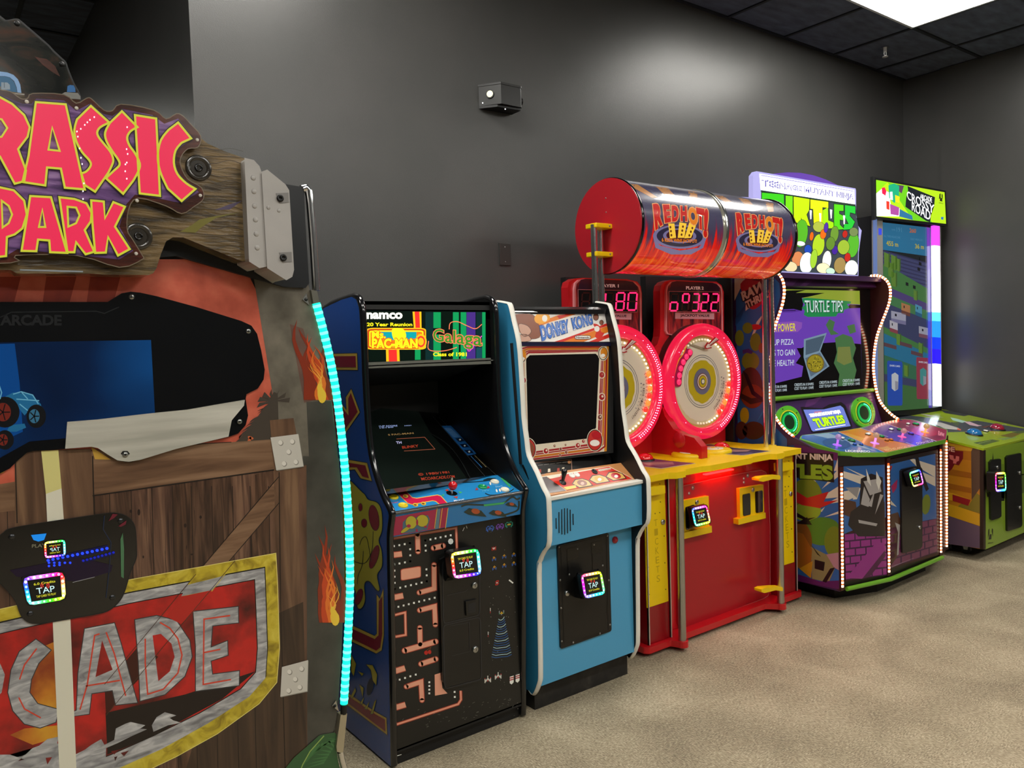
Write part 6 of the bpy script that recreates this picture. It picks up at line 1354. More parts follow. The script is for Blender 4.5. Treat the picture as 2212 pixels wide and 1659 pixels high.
# printing on the drum: twice
b = B(); lr = mt('#dc201a', .25, coat=1, em=.5); lo_ = mt('#f0861c', .25, coat=1, em=.6); lout = mt('#f2a868', .25, coat=1, em=.6); lvn = mt('#9a90c4', .25, coat=1, em=.35); lvd = mt('#2f2a48', .25, coat=1, em=.2); ty_ = mt('#f2c23a', .25, coat=1, em=.8); tan_ = mt('#b07a4a', .25, coat=1, em=.25)
def logo(mp2, b):
    f = lambda q: Zu([mp2(x, y) for x, y in q])
    for q in ([(590, 110), (700, 120), (880, 235), (830, 240)], [(860, 135), (970, 150), (1065, 250), (990, 255)], [(1150, 170), (1235, 185), (1240, 270), (1180, 275)]): b.poly(f(q), cyl, tan_, .5)
    for r0, m_, l_ in ((1.0, lvn, .8), (.86, lvd, 1.1), (.62, lvn, 1.4), (.5, mt('#5a1a2c', .25, coat=1, em=.3), 1.7)): b.poly(f(ell(1078, 590-(1-r0)*20, 242*r0, 108*r0, 32, .03)), cyl, m_, l_)
    b.poly(f([(838, 590), (860, 690), (1000, 750), (1180, 750), (1290, 690), (1318, 600), (1250, 690), (1080, 715), (900, 670)]), cyl, lvn, .75)
    for q in ([(975, 470), (1030, 470), (1045, 600), (990, 605)], [(1075, 460), (1140, 470), (1120, 600), (1060, 600)], [(1165, 460), (1225, 490), (1180, 600), (1120, 605)]): b.poly(f(q), cyl, ty_, 2.1)
    for q in ([(985, 480), (1000, 600)], [(1105, 475), (1085, 595)], [(1195, 490), (1150, 600)]):
        for t_ in (.2, .5, .8):
            x = q[0][0]+(q[1][0]-q[0][0])*t_; y = q[0][1]+(q[1][1]-q[0][1])*t_; b.poly(f(ell(x+6, y, 9, 12, 8)), cyl, mt('#8a4a1a', .3, coat=1, em=.3), 2.4)
    b.text('6 REDS WINS JACKPOT!', f([(915, 600), (1232, 615), (1232, 655), (918, 645)]), cyl, lo_, 2.6, .03)
    for ch, q, m_ in (('R', [(835, 295), (915, 285), (925, 480), (860, 535)], lr), ('E', [(925, 300), (985, 300), (1000, 455), (945, 468)], lr), ('D', [(1005, 308), (1068, 308), (1068, 450), (1010, 455)], lr), ('H', [(1085, 312), (1140, 315), (1145, 450), (1088, 450)], lr), ('O', [(1150, 320), (1232, 330), (1245, 490), (1165, 478)], lo_), ('T', [(1225, 325), (1300, 340), (1300, 535), (1240, 515)], lr), ('!', [(1300, 330), (1340, 340), (1325, 605), (1290, 590)], lr)):
        gq = [(x+(-7 if i in (0, 3) else 7), y+(-7 if i < 2 else 7)) for i, (x, y) in enumerate(q)]
        b.text(ch, f(gq), cyl, lout, 3.0, .085); b.text(ch, f(q), cyl, m_, 3.6, .06)
logo(lambda x, y: (x, y), b); b.build('drum_print', drum, label='red lettering over a ticket ring logo, near half'); b = B()
A_ = [(835, 285), (1340, 330), (1325, 640), (838, 560)]; B_ = [(1583, 365), (2012, 415), (1985, 650), (1590, 610)]
logo(lambda x, y: (1583+(x-835)*.845, 372+(y-290)*.86+(x-835)*.02), b)
b.build('drum_print', drum, label='red lettering over a ticket ring logo, far half')
# ================================================================== four player brawler cabinet
cab = thing('four_player_arcade_cabinet', 'purple and green four-player arcade cabinet with bright glowing header and orange light strips', 'arcade machine', (4.56, 2.65, 0))
Z5 = lambda q: sc(q, 3.607, 1660, 840)
Z3_ = lambda q: sc(q, 4.484, 1570, 350)
Z4_ = lambda q: sc(q, 4.608, 1580, 600)
ZM = lambda q: sc(q, 6.381, 1620, 360)
XL, XR = 3.945, 5.12
PURD = mt('#3a1d4a', .35, coat=.3); DRED = mt('#3a0f10', .4); LIME = mt('#6fae2e', .3, coat=.3, name='lime_edge'); PUR = mt('#4b2a66', .35, coat=.3)
bluz = mt('#2a5c9c', .35, coat=.3); blud = mt('#244a82', .35, coat=.3); ivory = mt('#cdbfae', .35, coat=.3); olive = mt('#6e7a22', .35, coat=.3); grnn = mt('#4f7a2a', .35, coat=.3); redb = mt('#c01f22', .35, coat=.3); brn = mt('#4a2a1c', .35, coat=.3); orgb = mt('#b5671c', .35, coat=.3); mgb = mt('#8c1f7c', .35, coat=.3); mgd = mt('#5a1a58', .35, coat=.3); drk_ = mt('#1c1216', .35, coat=.3); slv = mt('#a09a98', .3, coat=.3); pinkw = mt('#a87a88', .35, coat=.3)
ledL = [(1672, 590), (1680, 598), (1686, 612), (1688, 632), (1685, 650), (1679, 665), (1675, 681), (1668, 720), (1664, 770), (1663, 830), (1667, 885), (1675, 917), (1682, 928), (1697, 938.5), (1714.5, 947), (1727.6, 951.6)]
ledR = Z4_([(1380, -15), (1430, -22), (1490, -8), (1540, 30), (1570, 90), (1577, 170), (1562, 260), (1530, 350), (1490, 450), (1450, 560), (1425, 680), (1412, 800), (1408, 900), (1420, 1020), (1440, 1130), (1475, 1230), (1535, 1310), (1600, 1370), (1660, 1410)])
LPt = [PX(XL).at(*p) for p in curve(ledL, 3)]; RPt = [PX(XR).at(*p) for p in curve(ledR, 3)]
# use the right-hand curve (fully visible) for both side panels
YZ = [(p.y, p.z) for p in RPt]
def sideprof(): return [(3.04, .09), (3.04, 1.86)]+YZ+[(2.45, .86), (2.314, .80), (2.314, .09)]
A_, B_, C_, D_ = Vector((3.942, 2.308, 0)), Vector((4.305, 2.238, 0)), Vector((4.95, 2.247, 0)), Vector((5.145, 2.30, 0))
for X0_, nm in ((XL-.02, 0), (XR-.0, 1)):
    b = B(); b.prism(sideprof(), 'x', X0_, X0_+.02, DRED if nm else PURD)
    if not nm:
        p = Lim(PX(X0_-.0005), -9, 9, .09, 2.316); pr = sideprof()
        # art, upper left
        def s_(q, m_, l=1): b.poly(q, p, m_, l)
        s_([(1589, 603), (1672, 600), (1684, 612), (1686, 640), (1672, 690), (1662, 770), (1661, 860), (1672, 920), (1700, 948), (1700, 975), (1594, 960)], bluz)
        s_(Z4_([(30, 10), (140, 0), (30, 230)]), ivory, 1.3); s_(Z4_([(150, 5), (330, 5), (330, 120), (180, 300), (140, 330)]), mt('#d9cdc6', .35), 1.2); s_(Z4_([(330, 340), (230, 560), (180, 640), (250, 440)]), ivory, 1.3); s_(Z4_([(40, 400), (150, 250), (90, 420), (40, 480)]), blud, 1.4)
        s_(Z4_(curve([(90, 60), (200, -10), (330, 20), (340, 200), (240, 310), (170, 290), (120, 180)], 3, True)), mt('#a3202a', .35, coat=.3), 1.6)
        wq = Z4_([(85, 150), (310, 10), (335, 250), (150, 300)])
        b.poly(Z4_([(85, 160), (200, 100), (320, 15), (330, 130), (325, 220), (165, 305), (135, 235), (110, 240)]), p, mt('#241a1c', .35), 1.9)
        b.text('RAW', Z4_([(92, 145), (345, 0), (345, 115), (115, 232)]), p, ivory, 2.3, .05); b.text('THRILLS', Z4_([(132, 238), (395, 100), (400, 180), (160, 305)]), p, ivory, 2.3, .05)
        # generic green and brown rounded patches in place of the mascot print
        for cx, cy_, rx, ry, m_ in ((160, 500, 50, 55, olive), (240, 490, 60, 28, redb), (80, 600, 45, 80, olive), (240, 640, 55, 90, olive), (190, 830, 88, 92, olive), (190, 1090, 120, 200, brn), (210, 1180, 110, 120, mt('#7a3418', .35)), (130, 1370, 45, 80, mt('#b09a1c', .35)), (220, 1520, 110, 90, brn), (100, 1520, 60, 90, mt('#5a2c22', .35)), (300, 700, 30, 50, mt('#8a4a2a', .35))):
            s_(Z4_(ell(cx, cy_, rx, ry, 20)), m_, 2.4+cy_*.0004)
        s_(Z4_([(110, 720), (170, 705), (215, 735), (200, 760), (150, 745), (115, 760)]), mt('#4a2a66', .35), 3.1); s_(Z4_([(110, 920), (160, 960), (230, 1130), (330, 1210), (320, 1240), (200, 1160)]), drk_, 3.2); s_(Z4_([(60, 1130), (200, 1200), (335, 1180), (330, 1230), (190, 1260), (70, 1180)]), mt('#3a2018', .35), 3.1)
        for i in range(3): s_(Z4_([(240+i*25, 1450-i*40), (330, 1300-i*20), (330, 1330-i*10)]), mt('#2f7fc0', .35), 2.2)
        # art, lower: below the deck
        s_(Z5([(150, 440), (260, 450), (545, 505), (575, 560), (590, 1560), (215, 1510), (200, 440)]), bluz, 1); s_(Z5([(200, 430), (545, 500), (545, 560), (200, 520)]), mgd, 1.2)
        for q in ([(570, 540), (510, 640), (570, 640)], [(575, 630), (415, 780), (575, 690)], [(575, 765), (385, 860), (575, 850)], [(575, 850), (440, 900), (580, 890)], [(580, 980), (430, 1000), (580, 960)], [(330, 760), (370, 720), (340, 700)], [(400, 950), (440, 920), (415, 960)]): s_(Z5(q), ivory, 1.5)
        s_(Z5([(205, 495), (505, 505), (512, 730), (205, 690)]), drk_, 2)
        b.text('MUTANT NINJA', Z5([(20, 490), (500, 512), (502, 572), (20, 553)]), p, mt('#d7c3b6', .35), 2.5, .045)
        b.text('TURTLES', Z5([(-180, 560), (505, 590), (508, 722), (-180, 680)]), p, mt('#2a3014', .35), 2.4, .09); b.text('TURTLES', Z5([(-175, 565), (502, 595), (504, 715), (-175, 675)]), p, mt('#8aa52a', .35), 2.8, .055)
        for cx, cy_, rx, ry, m_, rt in ((290, 860, 130, 165, olive, .1), (300, 955, 110, 75, mt('#8ea02e', .35), -.1), (420, 1110, 150, 110, grnn, 0), (510, 1190, 75, 120, olive, 0), (240, 1200, 100, 170, mt('#7a4a1c', .35), 0)):
            s_([(min(x, 1815), y) for x, y in Z5(ell(cx, cy_, rx, ry, 26, rt))], m_, 1.8+cy_*.0003)
        s_(Z5([(205, 790), (300, 850), (470, 800), (430, 880), (560, 870), (400, 930), (260, 905), (205, 880)]), redb, 2.6); s_(Z5([(205, 955), (300, 1010), (370, 1000), (300, 1030), (205, 990)]), drk_, 2.7)
        s_(Z5([(210, 1110), (270, 1130), (340, 1250), (330, 1370), (335, 1470), (215, 1380)]), mt('#9a5a1a', .35), 2.8); s_(Z5([(240, 1400), (345, 1340), (330, 1475)]), mt('#c08a1c', .35), 3.0)
        s_(Z5([(330, 1230), (470, 1300), (520, 1390), (470, 1510), (340, 1480)]), mt('#8a7a52', .35), 2.8); s_(Z5([(360, 1330), (440, 1350), (430, 1420), (360, 1400)]), drk_, 3.1); s_(Z5([(480, 1400), (520, 1390), (450, 1510), (420, 1500)]), drk_, 3.1); s_(Z5([(450, 1290), (570, 1280), (575, 1420), (510, 1390)]), pinkw, 3.2); s_(Z5([(215, 1440), (400, 1500), (575, 1500), (580, 1570), (215, 1515)]), mgd, 2.9)
        for q in ([(340, 1060), (210, 1050), (300, 1000)], [(330, 1210), (410, 1310), (380, 1290)]): s_(Z5(q), drk_, 2.9)
    b.build('side_panel', cab, label='side panel with blue, green and purple artwork' if not nm else 'dark red inner side panel')
# light strips
lw = mt('#ff5a22', .3, em=1.9, name='warm_light_tube'); lwb = mt('#ffd9b4', .3, em=3.4, name='warm_light_bead')
def strip(P_, nm, r=.0070, beads=.0205, lab='warm orange light strip'):
    b = B(); b.tube(P_, r, lw, 8); acc = 0; nxt = .006
    for i in range(1, len(P_)):
        sg = P_[i]-P_[i-1]; L_ = sg.length
        while nxt <= acc+L_:
            c = P_[i-1]+sg*((nxt-acc)/L_); t_ = sg.normalized()
            b.tube([c-t_*.0062, c-t_*.005, c+t_*.005, c+t_*.0062], [r*.9, r*1.22, r*1.22, r*.9], lwb, 8); nxt += beads
        acc += L_
    return b.build(nm, cab, label=lab)
strip([Vector((XL-.012, p[0]-.004, p[1])) for p in YZ], 'light_strip'); strip([Vector((XR-.004, p[0]-.006, p[1])) for p in YZ], 'light_strip')
# cabinet body and recess
b = B(); b.box(XL, XR, 3.0, 3.04, .09, 1.86, BLKM); b.prism([(2.885, 1.84), (2.885, 2.0), (2.99, 2.0), (2.99, 1.84)], 'x', XL+.05, XR-.05, BLKM); b.build('rear_body', cab)
# lower prism body
foot = [(A_.x+.012, A_.y+.01), (B_.x, B_.y+.01), (C_.x, C_.y+.01), (D_.x-.01, D_.y+.01), (5.13, 3.0), (3.955, 3.0)]
b = B(); b.prism(foot, 'z', .09, .80, mt('#1a1113', .35)); b.build('pedestal', cab)
b = B(); b.prism([(4.05, 2.42), (4.33, 2.32), (4.93, 2.33), (5.06, 2.40), (5.06, 2.98), (4.05, 2.98)], 'z', 0, .09, BLKM); b.build('recessed_base', cab)
def facet(a, c): n = Vector((a.y-c.y, c.x-a.x, 0)); n = n if n.dot(CAM-a) > 0 else -n; return Pl(a, n)
f1, f2, f3 = facet(A_, B_), facet(B_, C_), facet(C_, D_)
brick_l = mt('#3c1240', .4)
def bricks(b, pl, q, rows, cols, m_, off=.5, l=1.6):
    b.poly(q, pl, brick_l, l)
    for r in range(rows):
        for c_ in range(-1, cols+1):
            u0 = (c_+(off if r % 2 else 0))/cols+.008; u1 = u0+1/cols-.03; v0 = r/rows+.015; v1 = (r+1)/rows-.02
            u0, u1 = max(u0, 0), min(u1, 1)
            if u1-u0 < .03: continue
            b.poly([bil(q, u0, v0), bil(q, u1, v0), bil(q, u1, v1), bil(q, u0, v1)], pl, m_, l+.3)
b = B(); q = Z5([(575, 560), (905, 540), (935, 1445), (600, 1500)]); b.slab(q, f1, .01, DRED)
def a1(o, m_, l=1.2): b.poly(Z5(o), f1, m_, l)
a1([(580, 605), (905, 580), (915, 1000), (590, 1130)], bluz, 1); bricks(b, f1, Z5([(592, 1130), (918, 1100), (932, 1450), (602, 1490)]), 6, 4, mgb)
for o in ([(580, 640), (760, 690), (765, 760), (580, 690)], [(600, 612), (770, 685), (760, 700)], [(585, 800), (720, 770), (690, 860), (588, 870)], [(590, 880), (660, 850), (640, 950), (592, 960)], [(620, 1040), (685, 1080), (600, 1120)]): a1(o, ivory if o[0][1] < 850 else bluz, 1.4)
a1([(640, 960), (720, 900), (905, 880), (912, 1150), (700, 1150), (620, 1060)], drk_, 2.2); a1([(720, 700), (800, 660), (890, 690), (900, 880), (800, 930), (710, 900)], drk_, 2.3); a1([(740, 720), (860, 700), (880, 800), (790, 830)], slv, 2.5)
a1([(760, 620), (790, 700), (800, 760), (770, 720)], mt('#d0cbc2', .3), 2.8); a1([(840, 640), (880, 720), (860, 790), (840, 730)], mt('#d0cbc2', .3), 2.8); a1([(745, 760), (790, 860), (780, 920), (720, 900)], slv, 2.8); a1([(830, 790), (805, 920), (775, 910)], slv, 2.9); a1([(870, 820), (895, 830), (830, 980)], slv, 2.9); a1([(590, 860), (680, 880), (690, 960), (640, 1000), (590, 980)], brn, 2.1); a1([(700, 1020), (850, 1050), (840, 1070), (705, 1045)], slv, 2.9); a1([(600, 770), (710, 765), (690, 850)], mt('#8a8484', .3), 2)
a1([(850, 1185), (905, 1210), (905, 1260), (730, 1480), (605, 1475)], mgb, 2.9); a1([(905, 1260), (915, 1300), (790, 1465), (730, 1480)], mt('#4a1740', .35), 2.9)
b.build('front_panel', cab, label='left front panel with blue shards and purple brick print')
b = B(); q = Z5([(930, 555), (1320, 470), (1345, 1290), (950, 1400)]); b.slab([(x, y) for x, y in q], f2, .01, DRED)
def a2_(o, m_, l=1.2): b.poly(Z5(o), f2, m_, l)
a2_([(940, 580), (1300, 490), (1310, 1020), (945, 1080)], bluz, 1); bricks(b, f2, Z5([(948, 1080), (1310, 1010), (1318, 1270), (952, 1395)]), 5, 5, mt('#6e2352', .35, coat=.3))
for o in ([(1080, 530), (1300, 600), (1300, 690), (1150, 600)], [(1130, 620), (1300, 690), (1300, 760), (1160, 690)], [(945, 860), (1000, 920), (948, 900)]): a2_(o, ivory, 1.4)
a2_([(940, 600), (965, 600), (945, 660)], redb, 1.5); a2_([(955, 760), (1005, 705), (1000, 770), (970, 815)], mt('#9a2050', .35), 1.5); a2_([(1140, 520), (1165, 520), (1190, 620), (1250, 780), (1230, 800), (1160, 640)], drk_, 1.6); a2_(ell(1228, 900, 34, 80, 16, .1), olive, 1.7); a2_([(945, 980), (1010, 960), (1035, 1040), (1010, 1300), (952, 1380)], brn, 1.9); a2_([(985, 1040), (1025, 1060), (1015, 1290), (1000, 1300), (1010, 1120)], slv, 2.2)
for i in range(3): b.line(Z5([(955, 1385+i*6-i*2), (1130-i*25, 1320+i*10)]), f2, mt('#8a6a80', .35), .7, 2.4)
b.poly(Z5([(930, 560), (1320, 472), (1320, 500), (935, 590)]), f2, drk_, 2.6)
b.build('front_panel', cab, label='right front panel with purple brick print')
b = B(); b.slab3([C_+Vector((0, 0, .1)), D_+Vector((0, 0, .1)), D_+Vector((0, 0, .79)), C_+Vector((0, 0, .79))], -f3.n*.01, DRED); b.build('corner_panel', cab)
b = B(); b.poly(Z5([(540, 520), (905, 535), (905, 590), (550, 605)]), f1, drk_, 3); b.build('header_strip', cab)
b = B(); b.slab(Z5([(1035, 640), (1050, 625), (1150, 603), (1185, 605), (1200, 625), (1200, 1225), (1185, 1245), (1055, 1280), (1045, 1275)]), Pl(f2.p+f2.n*.012, f2.n), .012, mt('#140f10', .35, coat=.2)); cdo = b.build('coin_door', cab, bevel=.002, label='black coin door with one lock')
pc = Pl(f2.p+f2.n*.012, f2.n)
b = B(); b.line(Z5([(1048, 960), (1198, 925)]), pc, mt('#352c2c', .3), .8, 1.2); b.build('door_seam', cdo)
b = B(); c = pc.at(*Z5([(1175, 1078)])[0]); b.lathe([(.011, 0), (.011, .006), (.007, .008), (.0001, .008)], c, f2.n, STEEL, 18); b.build('lock', cdo, label='round steel lock')
card_reader(cab, [(1962, 1020), (1988.5, 1011), (1997, 1046.5), (1972, 1054)], 2.19, hue0=.4, depth=.03, wedge=(2.232, [(1962, 1022), (1980, 1018), (1984, 1046), (1972, 1052)]))
for nm_, V_, z0, z1 in (('a', A_, .115, .745), ('b', B_, .14, .76), ('c', C_, .13, .77), ('d', D_, .12, .80)):
    n_ = (CAM-V_); n_.z = 0; n_.normalize(); strip([Vector((V_.x, V_.y, z0))+n_*.010, Vector((V_.x, V_.y, z1))+n_*.010], 'light_strip', .0065)
    b = B(); b.box(V_.x-.018, V_.x+.018, V_.y-.004, V_.y+.02, z0-.02, z1+.03, DRED); b.build('corner_post', cab)
b = B(); P_ = [A_+Vector((.03, -.008, .098)), B_+Vector((0, -.008, .098)), C_+Vector((0, -.008, .098))]; b.tube(P_, .013, LIME, 8); b.build('bottom_trim', cab, label='lime green bottom trim')
# deck
dk0, dk1, dk2 = PX(XL).at(1728, 950), PX(XR).at(1938, 907), PY(2.20).at(1912, 980)
dpl = P3(dk0, dk1, dk2)
dk_px = Z5([(240, 392), (248, 372), (262, 360), (545, 332), (700, 305), (890, 262), (1000, 238), (1060, 234), (1130, 240), (1210, 262), (1395, 318), (1397, 335), (1385, 395), (925, 497), (700, 500), (560, 490)])
b = B(); b.slab(dk_px, dpl, .024, LIME)
def dd(o, m_, l=1): b.poly(Z5(o), dpl, m_, l)
dd([(255, 385), (262, 364), (545, 335), (905, 495), (925, 494), (700, 496), (560, 486)], mt('#2668b0', .25, coat=.5), 1); dd([(545, 335), (715, 305), (1150, 443), (925, 494), (905, 495)], mt('#d8781c', .25, coat=.5), 1); dd([(715, 305), (892, 262), (1310, 408), (1150, 443)], mt('#5a2a86', .25, coat=.5), 1); dd([(892, 262), (1000, 241), (1060, 237), (1130, 243), (1390, 320), (1382, 392), (1310, 408)], mt('#a82348', .25, coat=.5), 1)
dd([(350, 360), (470, 345), (620, 400), (800, 470), (860, 495), (640, 430), (420, 375)], mt('#8fb0cc', .25, coat=.5), 1.3); dd([(560, 340), (620, 345), (900, 430), (980, 480), (930, 490), (700, 400)], mt('#e0a040', .25, coat=.5), 1.3); dd([(730, 312), (780, 310), (1100, 420), (1140, 440), (1000, 410)], mt('#4a1f78', .25, coat=.5), 1.3)
dd([(920, 262), (990, 248), (1300, 350), (1370, 380), (1310, 400), (1100, 330)], mt('#8a1c40', .25, coat=.5), 1.3)
for s1_, s2_ in (((545, 335), (905, 495)), ((715, 305), (1150, 443)), ((892, 262), (1310, 408))): b.line(Z5([s1_, s2_]), dpl, mt('#c9b9cc', .3), .8, 1.7)
for cx, cy_, rx, ry, m_ in ((530, 425, 110, 40, mt('#1a4f96', .25, coat=.5)), (828, 420, 105, 34, mt('#c9681a', .25, coat=.5)), (1035, 380, 105, 36, mt('#5a2ab0', .25, coat=.5)), (1215, 335, 102, 34, mt('#c41c4c', .25, coat=.5))): dd(ell(cx, cy_, rx, ry, 26, .12), m_, 2)
b.text('LEONARDO', Z5([(597, 474), (790, 480), (795, 496), (600, 492)]), dpl, mt('#d9e2ee', .3), 2.4, .04); b.text('MICHELANGELO', Z5([(900, 470), (1100, 440), (1110, 455), (915, 485)]), dpl, mt('#e8b070', .3), 2.4, .03); b.text('DONATELLO', Z5([(1148, 418), (1278, 395), (1286, 412), (1160, 436)]), dpl, mt('#c9a9d9', .3), 2.4, .03); b.text('RAPHAEL', Z5([(1325, 325), (1372, 350), (1368, 370), (1322, 362)]), dpl, mt('#e8a0b0', .3), 2.4, .02)
dko = b.build('control_deck', cab, label='four colour control deck with lime green edge')
sticks = [((535, 440), (545, 375), '#c9a0e0', '#b060ff'), ((828, 425), (840, 362), '#e0b090', '#e08aff'), ((1040, 375), (1055, 328), '#e8a0a0', '#ff5aa0'), ((1218, 340), (1232, 292), '#f0c080', '#ff9a50')]
for bs_, tp_, c1, c2 in sticks:
    c = dpl.at(*Z5([bs_])[0]); t_ = PY(c.y-.005).at(*Z5([tp_])[0])
    b = B(); b.lathe([(.026, 0), (.024, .003), (.008, .004)], c, dpl.n, mt(c2, .2, em=.7), 22); b.tube([c, c.lerp(t_, .75)], .006, mt(c2, .2, em=1.2), 10); js = b.build('joystick', dko, label='glowing joystick')
    b = B(); b.ball(t_, .0175, mt(c1, .1, coat=.6, em=.35), 16); b.build('ball_top', js)
for p_, r, c_, lab in (((575, 390), .013, '#e8ecea', 'white square button'), ((648, 408), .019, '#0f8a3c', 'green button'), ((775, 358), .015, '#e8ecea', 'white square button'), ((878, 375), .016, '#0f9a48', 'green button'), ((955, 320), .014, '#e8ecea', 'white square button'), ((1022, 322), .014, '#0f9a48', 'green button'), ((1087, 278), .012, '#e8ecea', 'white square button'), ((1148, 278), .018, '#12b060', 'green button'), ((1110, 352), .015, '#5a3ae8', 'lit purple button'), ((672, 438), .010, '#1f5fd0', 'small blue button'), ((722, 440), .010, '#1f5fd0', 'small blue button'), ((920, 405), .010, '#e8761c', 'small orange button'), ((955, 402), .010, '#e8761c', 'small orange button')):
    c = dpl.at(*Z5([p_])[0]); b = B(); sq = 'square' in lab
    b.lathe([(r*1.2, 0), (r*1.15, .005)], c, dpl.n, BLK, 4 if sq else 20); b.lathe([(r, .005), (r*.95, .011), (r*.5, .013), (.0001, .013)], c, dpl.n, mt(c_, .2, coat=.5, em=.35 if not sq else .1), 4 if sq else 20); b.build('button', dko, label=lab)
# header visor, screen
b = B(); vq = [(1683, 592), (1881, 597), (1894, 620.5), (1683, 617)]; vpl = Lim(P3(PX(XR).at(1882, 597), PX(XR).at(1893, 620), PX(XR).at(1882, 597)+Vector((-1, 0, 0))), XL, XR); b.slab([(1676, 591), (1882, 597), (1894, 620.5), (1674, 617)], vpl, .02, mt('#34163e', .3, coat=.3)); b.poly([(1700, 593), (1735, 594), (1712, 617), (1690, 617)], vpl, mt('#512a5c', .3, coat=.3), 1); b.poly([(1755, 595), (1775, 595.5), (1740, 618), (1728, 618)], vpl, mt('#512a5c', .3, coat=.3), 1); b.poly([(1820, 596), (1870, 597), (1890, 620), (1830, 619)], vpl, mt('#441c4c', .3, coat=.3), 1); b.build('visor', cab)
b = B(); b.box(XL+.0, XR, 2.70, 3.0, 1.83, 1.86, PURD); b.build('top_panel', cab)
SY = 2.775; ps = PYlim(SY, XL+.002, XR-.002)
b = B(); b.slab([(1655, 619), (1905, 619), (1905, 850), (1655, 876)], ps, .03, mt('#0a0809', .15, coat=.4))
vio = mt('#6b3fb4', .25, em=.62); vid = mt('#5a2f9c', .25, em=.6); blk = mt('#07060a', .2); ylg = mt('#93a634', .25, em=.6); gnn = mt('#1f8a4c', .25, em=.62)
b.poly(Z4_([(380, 112), (1276, 130), (1302, 1072), (380, 1135)]), ps, vio, 1)
b.poly(Z4_([(440, 112), (1276, 130), (1280, 268), (1190, 262), (700, 200), (500, 175), (440, 150)]), ps, ylg, 1.3)
b.poly(Z4_([(440, 140), (520, 128), (740, 122), (640, 150), (930, 152), (760, 190), (700, 200), (715, 260), (700, 330), (500, 325), (440, 320)]), ps, blk, 1.6); b.poly(Z4_([(1180, 265), (1282, 272), (1282, 300), (1150, 305)]), ps, blk, 1.6)
b.poly(Z4_([(440, 318), (620, 310), (700, 330), (600, 345), (440, 345)]), ps, vid, 1.9); b.line(Z4_([(440, 330), (640, 325)]), ps, blk, 1.2, 2.1)
b.poly(Z4_([(705, 205), (760, 200), (1190, 235), (1190, 255), (1150, 262), (1175, 300), (1120, 320), (1115, 350), (1060, 352), (1040, 385), (760, 390), (720, 370), (730, 330), (700, 300), (735, 270), (710, 240)]), ps, gnn, 2.0)
b.text('TURTLE TIPS', Z4_([(732, 228), (1116, 232), (1112, 344), (742, 350)]), ps, blk, 2.4, .03); b.text('TURTLE TIPS', Z4_([(728, 224), (1112, 228), (1108, 340), (738, 346)]), ps, mt('#c4dcd8', .25, em=.75), 2.8, .01)
b.poly(Z4_([(700, 700), (800, 640), (920, 650), (1060, 640), (1290, 660), (1302, 1072), (1000, 1095), (440, 1130), (440, 1050), (600, 1010), (700, 985), (715, 880), (640, 850), (690, 780), (650, 700)]), ps, blk, 1.5)
b.poly(Z4_([(440, 445), (640, 432), (705, 445), (700, 500), (660, 540), (440, 545)]), ps, mt('#8a52b8', .25, em=.62), 1.6)
b.text('PIZZA POWER', Z4_([(320, 465), (640, 452), (640, 530), (320, 540)]), ps, mt('#cfc71e', .25, em=.8), 2.5, .01)
tc_ = mt('#c6d6dc', .25, em=.75)
b.text('PICK UP PIZZA', Z4_([(285, 615), (620, 610), (620, 665), (285, 678)]), ps, tc_, 2.5, .0); b.text('ICONS TO GAIN', Z4_([(300, 722), (632, 712), (632, 770), (300, 785)]), ps, tc_, 2.5, .0); b.text('MORE HEALTH!', Z4_([(315, 825), (622, 815), (622, 872), (315, 888)]), ps, tc_, 2.5, .0)
for x0, x1, y in ((380, 552, 1075), (628, 818, 1052), (875, 1052, 1030), (1108, 1278, 1012)):
    b.text('CREDITS IN: 0 SWIPES', Z4_([(x0, y), (x1, y-8), (x1, y+18), (x0, y+28)]), ps, tc_, 3.4, .0); b.text('COST TO PLAY: 1 SWIPE', Z4_([(x0, y+37), (x1, y+28), (x1, y+54), (x0, y+66)]), ps, tc_, 3.4, .0)
# pizza box
bxm = mt('#7f9bb0', .25, em=.55); bxd = mt('#4f6478', .25, em=.5)
b.poly(Z4_([(722, 612), (948, 548), (885, 730), (975, 880), (782, 1022), (718, 790)]), ps, bxm, 2.4); b.poly(Z4_([(740, 625), (930, 572), (872, 728), (738, 770)]), ps, bxd, 2.6); b.poly(Z4_([(735, 800), (880, 745), (955, 880), (790, 985)]), ps, mt('#5f7488', .25, em=.5), 2.6)
b.poly(Z4_(ell(835, 852, 88, 92, 26)), ps, mt('#7d6a2a', .25, em=.5), 2.8); b.poly(Z4_(ell(835, 852, 78, 82, 26)), ps, mt('#9a8c22', .25, em=.6), 3.0)
random.seed(9)
for i in range(40): a = random.random()*6.28; r = 70*math.sqrt(random.random()); b.poly(Z4_(ell(835+r*math.cos(a), 852+r*math.sin(a), 6, 6, 6)), ps, random.choice((mt('#5f5a1c', .3, em=.4), mt('#c0b030', .3, em=.6))), 3.2)
